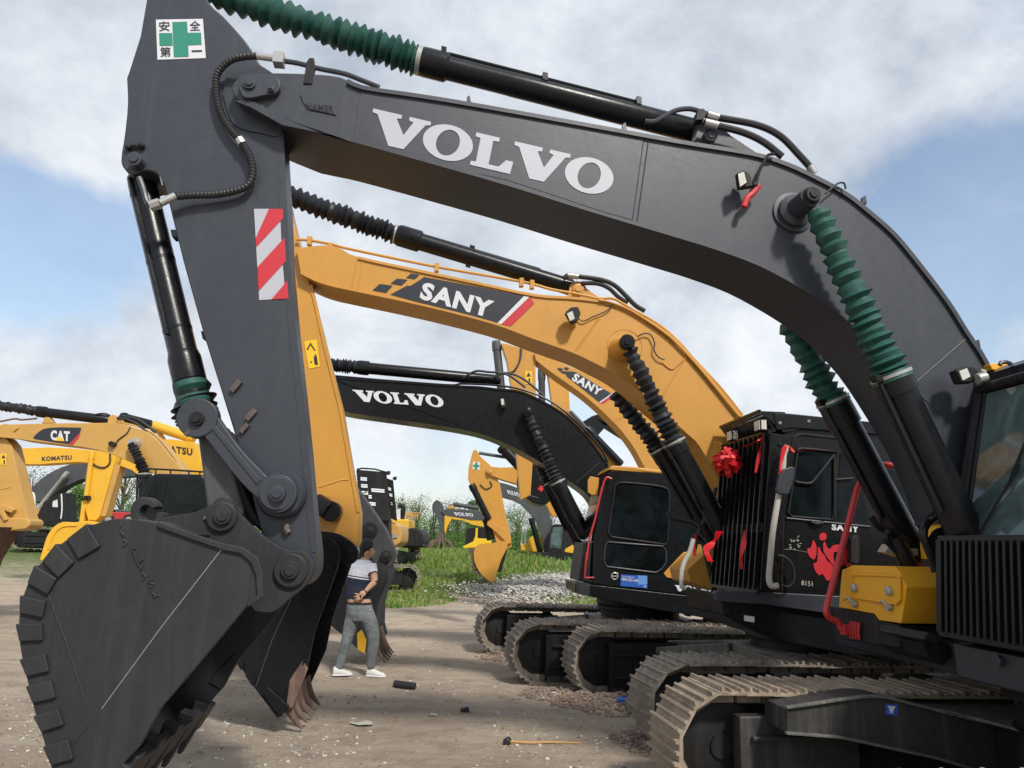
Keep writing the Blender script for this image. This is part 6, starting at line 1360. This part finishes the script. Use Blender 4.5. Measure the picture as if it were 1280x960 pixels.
# dark machine at the far left
S_ = Mach(34, 92)
r15 = root('excavator', (-18, 34.5, gh(-18, 34)), 'dark grey excavator far left with pale hand rail and small yellow hood', 'excavator')
b15 = px_slab(r15, 'boom', S_, sm(cr('B1', (140, 600), (210, 530), (280, 480), (360, 445), (440, 428), (560, 430)), 3) + cr('B1', (760, 450), (760, 500), (640, 510), (520, 512), (440, 520), (350, 560), (300, 600), (240, 640), (140, 645)), 0, .6, M_SLATE)
g = G(); pin(g, S_, *cr('B1', (664, 489))[0], -.05, 0, 2.6); mk('pivot_pin', g, M_WHITE, b15)
px_slab(r15, 'cab', S_, cr('B1', (205, 770), (210, 700), (240, 640), (335, 590), (340, 770)), -1.3, -.2, M_BLKM, .03); px_slab(r15, 'window', S_, cr('B1', (285, 670), (288, 640), (312, 630), (314, 672)), -1.33, -1.3, M_WHITE, 0)
simple_cyl(r15, 'boom_cylinder', S_, cr('B1', (370, 480))[0], cr('B1', (200, 690))[0], -.3, .10, M_STEEL)
hose(r15, 'hand_rail', onl(S_, cr('B1', (120, 592), (160, 592), (185, 605), (188, 690), (180, 720), (155, 725)), -1.4), .045, M_WHITE); hose(r15, 'hand_rail', onl(S_, cr('B1', (335, 600), (338, 680), (332, 735)), -1.4), .03, M_WHITE)
px_slab(r15, 'yellow_hood', S_, cr('B1', (115, 690), (140, 680), (200, 685), (205, 710), (170, 730), (115, 730)), -1.3, 0, M_CAT, .05)
px_slab(r15, 'tail_hood', S_, cr('B1', (100, 580), (150, 570), (190, 560), (140, 600), (110, 600)), .8, 1.6, M_KOM, .05)
px_slab(r15, 'deck', S_, cr('B1', (100, 735), (340, 745), (330, 775), (100, 770)), -1.3, 1.3, M_BLKM, .04)
undercarriage(r15, Fr((-19.6, 34.8, gh(-19, 34.5)), (-.98, -.2, 0)), 2.6, 4.6, .9, .6, 40, (M_SHOE2, M_SHOE2), M_BLKM, 0)
# red pickup behind
T_ = Mach(46, 90)
rc_ = root('parked_car', (-24.5, 46, gh(-24, 46)), 'red pickup parked far behind, seen under the yellow bucket arm', 'car')
px_slab(rc_, 'body', T_, cr('B1', (560, 705), (575, 695), (640, 698), (700, 702), (725, 700), (730, 745), (560, 745)), -.9, .9, M_REDP, .06); px_slab(rc_, 'cabin', T_, cr('B1', (565, 700), (580, 682), (630, 684), (642, 700)), -.75, .75, M_GLASS, .06)
for x_ in (590, 700):
    g = G(); c = T_.on(*cr('B1', (x_, 742))[0], -.95); g.cyl(c, c + V((0, .22, 0)), .36, 24); w_ = mk('wheel', g, M_HOSE, rc_, .02); g = G(); g.cyl(c - V((0, .01, 0)), c + V((0, .02, 0)), .2, 16); mk('rim', g, M_STEEL, w_)
for f_ in (566, 724):
    g = G(); T_.slab(g, cr('B1', (f_ - 5, 710), (f_ + 5, 710), (f_ + 5, 722), (f_ - 5, 722)), -.93, -.7); mk('headlight', g, M_LENS, rc_, .02)
# ================================================================== vegetation
random.seed(21)
def leafmat(name, a, b):
    m, nt, bs = _tree(name); tc = N(nt, 'ShaderNodeTexCoord').outputs['Object']
    n = noise_n(nt, .9, 4, .7, tc); n2_ = noise_n(nt, 9, 2, .6, tc)
    c = mixc(nt, ramp(nt, n.outputs[0], .35, .65).outputs[0], a, b); c = mixc(nt, ramp(nt, n2_.outputs[0], .35, .7).outputs[0], c, tuple(min(1, x * 1.5) for x in b))
    nt.links.new(c, bs.inputs['Base Color']); bs.inputs['Roughness'].default_value = .7; bs.inputs['Specular IOR Level'].default_value = .2
    bs.inputs['Transmission Weight'].default_value = 0
    tr = N(nt, 'ShaderNodeBsdfTranslucent'); nt.links.new(c, tr.inputs[0]); mx = N(nt, 'ShaderNodeMixShader'); mx.inputs[0].default_value = .3
    o = nt.nodes['Material Output']; nt.links.new(bs.outputs[0], mx.inputs[1]); nt.links.new(tr.outputs[0], mx.inputs[2]); nt.links.new(mx.outputs[0], o.inputs[0]); return m
ML = [leafmat('leaf_grey_green', (.10, .14, .06), (.17, .20, .10)), leafmat('leaf_green', (.05, .12, .025), (.10, .19, .04)), leafmat('leaf_dark', (.03, .065, .03), (.05, .095, .04))]
M_BARK = plain('bark', (.11, .085, .06), .9, .2)
def tree(x, y, h, w_, mi, label, leaves=2600, sparse=0, base=.15, name='tree', cat='tree', group=None, cone=0):
    z = gh(x, y); rt = root(name, (x, y, z), label, cat, group); g = G()
    tp = V((x + random.uniform(-.2, .2), y, z + h * .9)); g.tube(sm([(x, y, z - .1), (x + random.uniform(-.1, .1), y, z + h * .45), tp], 4), [.035 * h * (1 - .8 * i / 8) for i in range(9)], 7)
    cl = []
    for k in range(11 if not sparse else 16):
        a = random.uniform(0, 6.3); hz = h * random.uniform(base + .1, .95); rr = w_ * .5 * random.uniform(.35, 1) * (1.15 - .75 * (hz / h)) if not cone else w_ * .5 * random.uniform(.3, 1) * (1.05 - hz / h)
        e = V((x + math.cos(a) * rr, y + math.sin(a) * rr, z + hz)); s_ = V((x, y, z + hz * .6)); g.tube(sm([s_, (s_ + e) / 2 + V((0, 0, .1)), e], 3), [.012 * h * (1 - .12 * i) for i in range(7)], 5); cl.append((e, random.uniform(.22, .42) * w_ * (.6 if cone else 1)))
    mk('trunk', g, M_BARK, rt)
    g = G()
    for e, r_ in cl + [(V((x, y, z + h * random.uniform(base + .05, .5))), w_ * .36) for _ in range(4)]:
        for k in range(int(leaves / len(cl) * .75)):
            d = V((random.gauss(0, 1), random.gauss(0, 1), random.gauss(0, .8))); d = d / max(.3, d.length) * r_ * random.random() ** (.4 if not sparse else .7)
            c = e + d
            if c.z < z + .05: continue
            s = random.uniform(.04, .10) * (h / 4) ** .5 * (.8 if sparse else 1.1); u = V((random.gauss(0, 1), random.gauss(0, 1), random.gauss(0, 1))).normalized(); v = u.orthogonal().normalized()
            g.add([c - u * s, c + v * s * .6, c + u * s, c - v * s * .6], [(0, 1, 2, 3)])
    mk('crown', g, ML[mi], rt, smooth=False, recalc=False)
def tpx(px, ytop, Y, wpx, mi, label, **k):
    p = at(px, 650, Y); z = gh(p.x, Y); top_ = at(px, ytop, Y).z; wm = wpx * Y / FPX
    tree(p.x, Y, max(1.0, top_ - z), wm, mi, label, **k)
tpx(35, 590, 62, 60, 0, 'pale tree behind the far left dark machine boom', sparse=1)
tpx(95, 600, 58, 44, 1, 'bright green bush between the dark machine and the yellow stick', base=0, name='bush', cat='bush')
tpx(100, 572, 66, 70, 0, 'grey green leafless-topped tree above the green bush at left', sparse=1)
tpx(150, 575, 64, 60, 0, 'pale tree just right of the bright yellow stick', sparse=1)
tpx(175, 622, 60, 45, 1, 'low bush behind the red pickup', base=0, name='bush', cat='bush')
tpx(120, 630, 60, 50, 1, 'low bush left of the red pickup', base=0, name='bush', cat='bush')
tpx(15, 640, 60, 50, 1, 'low bush at the far left edge', base=0, name='bush', cat='bush')
tpx(210, 570, 66, 70, 0, 'pale tree behind the black cab at left', sparse=1)
tpx(240, 575, 70, 70, 0, 'pale tree farthest right of the left group, behind the links', sparse=1)
tpx(522, 618, 62, 46, 0, 'pale thin tree above the rear of the yellow and black machine', sparse=1)
tpx(538, 640, 60, 44, 1, 'green bush left of the rusty log grab', base=0, name='bush', cat='bush')
tpx(505, 622, 66, 40, 0, 'pale tree left of the thin tree behind the counterweight', sparse=1)
tpx(572, 640, 64, 40, 1, 'green bush behind the slate arm with the log grab', base=0, name='bush', cat='bush')
tpx(560, 628, 70, 50, 0, 'thin pale tree behind the slate arm top', sparse=1)
tpx(592, 612, 74, 26, 2, 'dark conifer left of the ochre upright stick', cone=1, base=.1)
tpx(600, 630, 66, 50, 1, 'green tree behind the ochre stick and bucket', base=.05)
tpx(646, 640, 66, 50, 1, 'green tree right of the ochre stick', base=.05)
tpx(650, 630, 74, 60, 0, 'pale thin tree above the distant yellow hood', sparse=1)
tpx(690, 625, 76, 60, 0, 'pale thin tree behind the distant clear cab', sparse=1)
tpx(735, 630, 72, 60, 0, 'pale tree behind the third machine cab', sparse=1)
tpx(618, 655, 58, 36, 1, 'low bush beside the far yellow cab frame', base=0, name='bush', cat='bush')
tpx(670, 655, 58, 36, 1, 'low bush beside the distant hand rail', base=0, name='bush', cat='bush')
tpx(420, 625, 66, 60, 0, 'pale tree behind the ochre stick foot', sparse=1)
tpx(300, 620, 66, 80, 0, 'pale tree hidden behind the foreground stick', sparse=1)
# dense far hedge (reads as one mass)
g = G()
for k in range(30000):
    x = random.uniform(-60, 40); y = random.uniform(78, 84); z = gh(x, y) + random.random() ** 1.3 * (1.5 + 1.2 * mn.noise((x * .25, 0, 0))); s = random.uniform(.1, .24)
    u = V((random.gauss(0, 1), random.gauss(0, 1), random.gauss(0, 1))).normalized(); v = u.orthogonal().normalized(); c = V((x, y, z)); g.add([c - u * s, c + v * s * .6, c + u * s, c - v * s * .6], [(0, 1, 2, 3)])
tag(mk('hedge', g, ML[1], None, smooth=False, recalc=False), 'mass of green scrub along the far edge of the yard', 'scrub', kind='stuff')
# grass
g = G()
ng = 0
def inseg(x, y):
    v = mn.noise((x * .18, y * .18, 2)) + .5 * mn.noise((x * .7, y * .7, 8)); e = 24 + 4 * mn.noise((x * .12, 0, 4)) + (9 if x < -9 else 0)
    return (y + v * 5) > e
while ng < 62000:
    y = 20 + 36 * random.random() ** 1.25; x = random.uniform(-.78, .42) * y
    if -.50 * y < x < -.20 * y: continue
    if not inseg(x, y): 
        ng += .3; continue
    v = mn.noise((x * .5, y * .5, 6))
    if v < -.25 and random.random() < .8: ng += .2; continue
    hgt = random.uniform(.08, .30) * (1 + .9 * max(0, v)) * (.5 + .5 * sst(22, 30, y)); a = random.uniform(0, 6.3); d = V((math.cos(a), math.sin(a), 0)); wd = .010 + .0007 * y; b0_ = V((x, y, gh(x, y) - .01)); t_ = b0_ + V((random.gauss(0, .35) * hgt, random.gauss(0, .35) * hgt, hgt))
    g.cur = 0 if random.random() < .75 else 1
    g.add([b0_ - d * wd, b0_ + d * wd, (b0_ + t_) / 2 + d * wd * .7 + V((0, 0, hgt * .1)), t_, (b0_ + t_) / 2 - d * wd * .7 + V((0, 0, hgt * .1))], [(0, 1, 2, 3, 4)]); ng += 1
MG = [leafmat('grass_green', (.085, .17, .025), (.16, .25, .05)), leafmat('grass_dry', (.20, .22, .08), (.30, .28, .13))]
tag(mk('grass', g, MG, None, smooth=False, recalc=False), 'rough green grass along the back of the dirt yard', 'grass', kind='stuff')
# gravel heap
gA, gB = gnd(600, 752), gnd(740, 735)
g = G()
for k in range(15000):
    t = random.random(); c = gA * (1 - t) + gnd(790, 740) * t; u = random.gauss(0, 1); x = c.x + random.gauss(0, .9) + .6; y = c.y + 1.2 + u * 1.3; d = min(1, abs(u) / 2.2)
    z = gh(x, y) + .34 * max(0, 1 - d * d) * (.4 + .6 * math.sin(PI * min(1, t + .15))) * (1 + .5 * mn.noise((x, y, 3))) * random.random() ** .3; g.cur = 0 if random.random() < .6 else 1; stone(g, x, y, z, random.uniform(.02, .055))
tag(mk('gravel_heap', g, M_ST[:2], None, smooth=False, recalc=False), 'low spread heap of pale grey gravel beside the grass', 'gravel', kind='stuff')
# thin poles
for px, y0, y1, Y, lab in ((656.5, 690, 636, 45, 'thin antenna pole standing behind the ochre bucket'), (691, 640, 628, 60, 'pale pole above the distant clear cab')):
    a, b_ = at(px, y0, Y), at(px, y1, Y); a.z = gh(a.x, Y); g = G(); g.tube([a, b_], [.05, .035], 8); g.tube([b_, b_ + V((0, 0, .4))], .012, 6); tag(mk('pole', g, M_STEEL, None, loc=a), lab, 'pole')
# ================================================================== small things on the ground
def onground(px, py, z=0): p = gnd(px, py); return V((p.x, p.y, gh(p.x, p.y) + z))
g = G(); a, b_ = onground(492, 860, .035), onground(519, 862, .035); g.lathe(a, b_, [(0, .030), (.02, .042), (.5, .046), (.98, .05), (1, .036)], 14); g.box((a + b_) / 2 + V((0, 0, .0)), (b_ - a) / 2 * .9, V((0, .03, 0)), V((0, 0, .045))); tag(mk('rubber_block', g, M_HOSE, None, .006, loc=a), 'black rubber roll lying on the dirt in front of the person', 'rubber roll')
c = onground(581, 888, .02); g = G(); g.box(c, V((.045, .01, 0)), V((-.006, .035, 0)), V((.0, 0, .022))); g.ball(c + V((.02, 0, .012)), .03, 10, (1, .8, .7)); tag(mk('rubber_lump', g, M_HOSE, None, .006, loc=c), 'small black lump on the dirt between the tracks and the buckets', 'lump')
a = onground(771, 887, .034); b_ = a + V((.115, -.02, .0)); cn = root('drink_can', a, 'crushed blue drink can lying beside the dark track', 'can'); g = G(); d_ = b_ - a; g.lathe(a + d_ * .03, a + d_ * .95, [(0, .026), (.08, .033), (.5, .031), (.92, .033), (1, .027)], 20); mk('can_body', g, M_BLUE, cn); g = G(); g.lathe(a, a + d_ * .05, [(0, .022), (.4, .026), (1, .027)], 18); g.lathe(a + d_ * .93, b_, [(0, .027), (.6, .026), (1, .02)], 18); mk('can_end', g, M_STEEL, cn)
st0 = root('yellow_stick_hammer', onground(634, 930), 'dark headed mallet with thin yellow handle lying on the ground', 'mallet'); g = G(); c = onground(634, 930, .035); g.lathe(c - V((.012, .03, 0)), c + V((.012, .04, 0)), [(0, .025), (.1, .032), (.9, .034), (1, .026)], 16); mk('head', g, M_HOSE, st0); g = G(); g.tube(sm([c, onground(660, 931, .02), onground(690, 930, .016), onground(726, 931, .012)], 3), [.010 - .0005 * i for i in range(10)], 8); mk('handle', g, M_SANY, st0)
for i, (px, py, rx, ry, lab) in enumerate(((478, 759, .12, .02, 'brown stick lying on the dirt right of the person'), (541, 895, .05, .03, 'small pale scrap on the dirt near the bottom centre'), (545, 737, .3, .06, 'pale flat plastic scrap at the edge of the grass'), (455, 905, .14, .04, 'torn clear plastic strip on the dirt below the person'))):
    c = onground(px, py, .012); g = G(); n = 9; pts = [c + V((rx * math.cos(2 * PI * k / n) * random.uniform(.6, 1.1), ry * 2 * math.sin(2 * PI * k / n) * random.uniform(.6, 1.1), random.uniform(-.004, .012))) for k in range(n)]; g.prism(pts, V((0, 0, .006)))
    if i == 0: g = G(); g.tube(sm([c - V((.15, 0, -.01)), c, c + V((.12, .02, .03)), c + V((.2, .02, .02))], 3), [.02, .022, .022, .02, .022, .022, .02, .018, .014, .01], 7)
    tag(mk(['wood_stick', 'paper_scrap', 'plastic_sheet', 'plastic_strip'][i], g, [M_RUST, M_TAPE, M_WHITE, M_TAPE][i], None, loc=c), lab, ['stick', 'scrap', 'scrap', 'scrap'][i])
# ================================================================== person
gp = gnd(446, 845); YP = gp.y
def pp(px, py, dy=0): 
    return at(px, py, YP + dy)
zg = gh(gp.x, gp.y)
S = (at(446, 676, YP).z - zg) / 1.74
per = root('person', (gp.x, gp.y, zg), 'person in white and navy polo shirt and grey jeans, hand on lower back', 'person')
def remeshed(name, g, mat, vox, it=6):
    o = mk(name, g, mat, per)
    m_ = o.modifiers.new('rm', 'REMESH'); m_.mode = 'VOXEL'; m_.voxel_size = vox; m_.use_smooth_shade = True
    s_ = o.modifiers.new('sm', 'SMOOTH'); s_.factor = .5; s_.iterations = it
    return o
X_, Yv, Z_ = V((1, 0, 0)), V((0, 1, 0)), V((0, 0, 1))
def limb(g, pts, rads, flat=1.0):
    rings = []
    P_ = sm(pts, 4); n = len(P_); rr = []
    for i in range(n):
        t = i / (n - 1) * (len(rads) - 1); k = min(int(t), len(rads) - 2); rr.append(rads[k] * (1 - (t - k)) + rads[k + 1] * (t - k))
    for i in range(n):
        T = (V(P_[min(i + 1, n - 1)]) - V(P_[max(i - 1, 0)])).normalized(); a = T.cross(Yv); a = a.normalized() if a.length > .1 else X_; b_ = T.cross(a).normalized()
        rings.append((P_[i], a * rr[i], b_ * rr[i] * flat))
    g.loft(rings)
k = S
hd = pp(459.5, 687.5, .0); nk = pp(457, 700); ch = pp(450.5, 710); wa = pp(448, 738); pe = pp(449.5, 757); shl, shr = pp(438.5, 706, .03), pp(464, 707, -.02)
hipl, hipr = pp(443, 763, .02), pp(458, 763, -.02); knl, knr = pp(433.5, 800, .0), pp(467, 799, -.03); anl, anr = pp(423.5, 836, .02), pp(463.5, 834, .0)
elr, wr, hn = pp(468.5, 727, -.13), pp(457, 739, -.18), pp(450, 745, -.165)
ell = pp(440, 728, .25); wrl = pp(450, 735, .32)
def torso(g, e=0):
    g.loft([(pp(449, 767), X_ * (.155 + e) * k, Yv * (.105 + e) * k), (pp(449.5, 757), X_ * (.165 + e) * k, Yv * (.115 + e) * k), (pp(449, 748), X_ * (.150 + e) * k, Yv * (.105 + e) * k), (pp(448.5, 738), X_ * (.145 + e) * k, Yv * (.10 + e) * k), (pp(449, 727), X_ * (.155 + e) * k, Yv * (.11 + e) * k), (pp(450, 717), X_ * (.172 + e) * k, Yv * (.12 + e) * k), (pp(451, 709), X_ * (.178 + e) * k, Yv * (.11 + e) * k), (pp(452.5, 704), X_ * (.13 + e) * k, Yv * (.085 + e) * k), (pp(455, 700), X_ * (.065 + e) * k, Yv * (.062 + e) * k)])
g = G(); torso(g)
limb(g, [pp(454, 704), pp(456.5, 699), pp(459, 692)], [.062 * k, .056 * k, .055 * k])
g.ball(hd, .098 * k, 20, (.86, .98, 1.18)); g.ball(pp(464, 692, -.0), .055 * k, 14, (.9, .8, .9)); g.ball(pp(468.3, 689.5, -.01), .017 * k, 8, (1, .8, .9)); g.ball(pp(466.8, 693.2, -.01), .018 * k, 8); g.ball(pp(459.5, 690, -.095), .024 * k, 10, (.7, .4, 1.3))
limb(g, [shr, (shr + elr) / 2 + V((.01, -.01, 0)), elr], [.058 * k, .050 * k, .042 * k]); limb(g, [elr, (elr + wr) / 2, wr], [.043 * k, .038 * k, .027 * k])
limb(g, [shl, (shl + ell) / 2, ell], [.056 * k, .05 * k, .04 * k]); limb(g, [ell, (ell + wrl) / 2, wrl], [.04 * k, .036 * k, .027 * k])
g.ball((wr + hn) / 2, .043 * k, 12, (1.1, .45, .95))
for j, (dx, dz, ln) in enumerate(((-.075, .012, 1), (-.082, -.010, 1.1), (-.076, -.032, 1.05), (-.06, -.052, .85))):
    b0_ = hn + V((-.005, .0, .016 - .018 * j)) * k; limb(g, [b0_, b0_ + V((dx * .5, .012, dz * .5)) * ln * k, b0_ + V((dx, .036, dz)) * ln * k], [.0125 * k, .011 * k, .0085 * k])
limb(g, [(wr + hn) / 2 + V((0, 0, -.02)), (wr + hn) / 2 + V((-.01, .0, -.055)) * k, (wr + hn) / 2 + V((-.03, .02, -.085)) * k], [.016 * k, .013 * k, .010 * k])
limb(g, [hipl, knl, anl], [.085 * k, .055 * k, .038 * k]); limb(g, [hipr, knr, anr], [.085 * k, .055 * k, .038 * k])
M_SKIN = plain('skin', (.52, .30, .20), .55, .35, var=.08)
body = remeshed('body', g, M_SKIN, .0085, 3)
# shirt: pale yoke, navy lower part with white line
def shirtmat():
    m, nt, bs = _tree('polo_cloth'); tc = N(nt, 'ShaderNodeTexCoord').outputs['Object']; sp_ = N(nt, 'ShaderNodeSeparateXYZ'); nt.links.new(tc, sp_.inputs[0])
    zz = N(nt, 'ShaderNodeMath', operation='MULTIPLY_ADD'); nt.links.new(sp_.outputs[0], zz.inputs[0]); zz.inputs[1].default_value = .12; nt.links.new(sp_.outputs[2], zz.inputs[2])
    r = N(nt, 'ShaderNodeValToRGB'); r.color_ramp.interpolation = 'CONSTANT'; z1 = (pp(449, 724.0).z - zg) / 2.0; h = z1
    mul = N(nt, 'ShaderNodeMath', operation='MULTIPLY'); nt.links.new(zz.outputs[0], mul.inputs[0]); mul.inputs[1].default_value = .5; nt.links.new(mul.outputs[0], r.inputs[0])
    e = r.color_ramp.elements; e[0].position = 0; e[0].color = (.018, .025, .055, 1); e[1].position = h; e[1].color = (.82, .84, .87, 1)
    x = e.new(h + .010); x.color = (.02, .03, .06, 1); x = e.new(h + .016); x.color = (.72, .75, .80, 1)
    n = noise_n(nt, 90, 2, .5, tc); nt.links.new(mixc(nt, n.outputs[0], r.outputs[0], r.outputs[0]), bs.inputs['Base Color']); bs.inputs['Roughness'].default_value = .85
    n5 = noise_n(nt, 14, 3, .6, tc, 1.0); bp = N(nt, 'ShaderNodeBump'); bp.inputs['Strength'].default_value = .5; bp.inputs['Distance'].default_value = .03; nt.links.new(n5.outputs[0], bp.inputs['Height']); nt.links.new(bp.outputs[0], bs.inputs['Normal']); return m
g = G(); e = .018
g.loft([(pp(449, 749.5, .01), X_ * .158 * k, Yv * .112 * k), (pp(448.3, 743), X_ * .165 * k, Yv * (.118) * k), (pp(448, 734), X_ * .160 * k, Yv * (.12) * k), (pp(449, 725), X_ * .172 * k, Yv * (.13) * k), (pp(450, 716), X_ * .188 * k, Yv * (.135) * k), (pp(451, 708), X_ * .192 * k, Yv * (.122) * k), (pp(452.5, 703), X_ * .14 * k, Yv * (.095) * k), (pp(455, 699.5), X_ * .075 * k, Yv * (.072) * k)])
limb(g, [shr, (shr * .45 + elr * .55)], [.078 * k, .066 * k]); limb(g, [shl, (shl * .45 + ell * .55)], [.076 * k, .066 * k])
remeshed('polo_shirt', g, shirtmat(), .010, 4)
g = G(); c = shr * .45 + elr * .55; dr_ = (elr - shr).normalized(); g.lathe(c - dr_ * .012, c + dr_ * .006, [(0, .068 * k), (1, .067 * k)], 18); mk('sleeve_band', g, M_DECK, per)
M_JEAN = None
m, nt, bs = _tree('grey_denim'); tc = N(nt, 'ShaderNodeTexCoord').outputs['Object']; n = noise_n(nt, 6, 5, .6, tc); nt.links.new(mixc(nt, ramp(nt, n.outputs[0], .35, .7).outputs[0], (.095, .11, .115), (.20, .22, .225)), bs.inputs['Base Color']); bs.inputs['Roughness'].default_value = .9
n5 = noise_n(nt, 11, 4, .6, tc, 1.2); bp = N(nt, 'ShaderNodeBump'); bp.inputs['Strength'].default_value = .7; bp.inputs['Distance'].default_value = .035; nt.links.new(n5.outputs[0], bp.inputs['Height']); nt.links.new(bp.outputs[0], bs.inputs['Normal'])
g = G(); g.loft([(pp(450, 776), X_ * .15 * k, Yv * .11 * k), (pp(449.5, 768), X_ * .180 * k, Yv * .132 * k), (pp(449.5, 760), X_ * .178 * k, Yv * .135 * k), (pp(449.3, 753.5), X_ * .163 * k, Yv * .122 * k)])
limb(g, [pp(443, 766, .01), (hipl + knl) / 2, knl, (knl + anl) / 2, anl + V((0, 0, -.0))], [.108 * k, .092 * k, .073 * k, .064 * k, .058 * k]); limb(g, [pp(457, 766, -.01), (hipr + knr) / 2 + V((.01, 0, 0)), knr, (knr + anr) / 2, anr], [.110 * k, .098 * k, .080 * k, .070 * k, .060 * k])
remeshed('jeans', g, m, .010, 3)
g = G(); g.loft([(pp(449.3, 755.6), X_ * .168 * k, Yv * .128 * k), (pp(449.3, 752.4), X_ * .166 * k, Yv * .126 * k)]); mk('belt', g, M_HOSE, per)
def shoe(ax, ay, toe):
    g = G(); a = pp(ax, ay, 0); a.z = zg + .045; d = V(toe).normalized(); s_ = d.cross(Z_)
    rg = []
    for t, w__, h0 in ((-.075, .030, .055), (-.055, .040, .062), (0, .044, .060), (.06, .046, .045), (.12, .047, .034), (.165, .036, .028), (.185, .018, .016)): rg.append((a + d * t + Z_ * (h0 - .045), s_ * w__ * k, Z_ * h0 * k))
    g.loft(rg); o = remeshed('shoe', g, M_WSHOE, .008, 2); g2 = G(); rg = [(a + d * t - Z_ * .030, s_ * w__ * k * 1.08, Z_ * .014) for t, w__ in ((-.082, .022), (-.06, .042), (0, .046), (.06, .049), (.12, .05), (.17, .038), (.192, .018))]; g2.loft(rg); mk('sole', g2, M_WHITE, o)
M_WSHOE = plain('white_leather', (.58, .57, .54), .6)
shoe(423, 842, (.9, .30, 0)); shoe(465, 842, (1, -.10, 0))
M_HAIR = plain('black_hair', (.012, .010, .010), .6, .4, var=.4)
g = G(); g.ball(pp(458.2, 684.3, .0), .106 * k, 20, (.90, 1.02, 1.12)); g.ball(pp(455.5, 689.5, .0), .082 * k, 16, (.85, 1.0, 1.1))
for _ in range(90):
    d = V((random.gauss(-.2, 1), random.gauss(-.3, 1), random.gauss(.5, .8))).normalized(); c = pp(458.2, 684.3) + V((d.x * .088, d.y * .10, d.z * .112)) * k; g.ball(c, random.uniform(.012, .022) * k, 6)
remeshed('hair', g, M_HAIR, .008, 1)
# ------------------------------------------------------------------ world, sun, view
w = bpy.data.worlds.new('World'); SC.world = w; w.use_nodes = True
nt = w.node_tree; nt.nodes.clear()
SUND = V((.34, -.62, .71)).normalized()   # direction towards the sun
sun_el = math.asin(SUND.z); sun_az = math.atan2(SUND.x, SUND.y)
out = N(nt, 'ShaderNodeOutputWorld')
sky = N(nt, 'ShaderNodeTexSky'); sky.sky_type = 'NISHITA'; sky.sun_disc = False; sky.sun_elevation = sun_el; sky.sun_rotation = sun_az; sky.air_density = 1.2; sky.dust_density = 1.5; sky.ozone_density = 1.5
bg = N(nt, 'ShaderNodeBackground'); bg.inputs[1].default_value = .15; nt.links.new(sky.outputs[0], bg.inputs[0])
tc = N(nt, 'ShaderNodeTexCoord')
mp = N(nt, 'ShaderNodeMapping'); mp.inputs['Scale'].default_value = (1, 1, 1.5); nt.links.new(tc.outputs['Generated'], mp.inputs[0])
n1 = noise_n(nt, 2.6, 10, .60, mp.outputs[0], .15); n2 = noise_n(nt, 4.2, 10, .62, mp.outputs[0], .2); n2.inputs['Vector'].default_value = (0, 0, 0)
mp2 = N(nt, 'ShaderNodeMapping'); mp2.inputs['Location'].default_value = (3.1, 1.7, .4); mp2.inputs['Scale'].default_value = (1, 1, 1.4); nt.links.new(tc.outputs['Generated'], mp2.inputs[0]); nt.links.new(mp2.outputs[0], n2.inputs['Vector'])
acc = n1.outputs[0]
def blob(px, py, rad, amt):
    global acc
    d = ray(px, py).normalized()
    dot = N(nt, 'ShaderNodeVectorMath', operation='DISTANCE'); nt.links.new(tc.outputs['Generated'], dot.inputs[0]); dot.inputs[1].default_value = d
    mr = N(nt, 'ShaderNodeMapRange', interpolation_type='SMOOTHSTEP'); nt.links.new(dot.outputs['Value'], mr.inputs[0]); mr.inputs[1].default_value = 0; mr.inputs[2].default_value = rad; mr.inputs[3].default_value = amt; mr.inputs[4].default_value = 0
    ad = N(nt, 'ShaderNodeMath', operation='ADD'); nt.links.new(acc, ad.inputs[0]); nt.links.new(mr.outputs[0], ad.inputs[1]); acc = ad.outputs[0]
blob(20, 250, .20, -.28); blob(120, 330, .18, -.18); blob(1180, 330, .22, -.26); blob(1275, 300, .22, -.22); blob(1120, 250, .15, -.1); blob(1000, 60, .5, .16); blob(500, 60, .5, .2); blob(560, 330, .35, .16); blob(140, 430, .2, .16); blob(90, 60, .3, .2); blob(1270, 410, .08, .25); blob(980, 440, .2, .18); blob(110, 200, .12, .2)
mask = ramp(nt, acc, .34, .54, (.22, .22, .22, 1), (1, 1, 1, 1))
sepz = N(nt, 'ShaderNodeSeparateXYZ'); nt.links.new(tc.outputs['Generated'], sepz.inputs[0])
mnz = N(nt, 'ShaderNodeMath', operation='MINIMUM'); nt.links.new(sepz.outputs[2], mnz.inputs[0]); mnz.inputs[1].default_value = .55
dz = N(nt, 'ShaderNodeMath', operation='MULTIPLY_ADD'); nt.links.new(mnz.outputs[0], dz.inputs[0]); dz.inputs[1].default_value = -.30; nt.links.new(n2.outputs[0], dz.inputs[2])
cc = ramp(nt, dz.outputs[0], .18, .56, (.42, .48, .56, 1), (.84, .87, .92, 1))
bg2 = N(nt, 'ShaderNodeBackground'); bg2.inputs[1].default_value = .95; nt.links.new(cc.outputs[0], bg2.inputs[0])
mx = N(nt, 'ShaderNodeMixShader'); nt.links.new(mask.outputs[0], mx.inputs[0]); nt.links.new(bg.outputs[0], mx.inputs[1]); nt.links.new(bg2.outputs[0], mx.inputs[2]); nt.links.new(mx.outputs[0], out.inputs[0])
sl = bpy.data.lights.new('sun', 'SUN'); sl.energy = 3.1; sl.angle = R(6); sl.color = (1, .95, .87)
so = bpy.data.objects.new('sun', sl); COL.objects.link(so); so.rotation_euler = SUND.to_track_quat('Z', 'Y').to_euler(); so.location = (0, 0, 30)
SC.view_settings.view_transform = 'Standard'; SC.view_settings.look = 'None'; SC.view_settings.exposure = .25; SC.view_settings.gamma = 1
SC.view_settings.use_curve_mapping = False
SC.cycles.max_bounces = 6
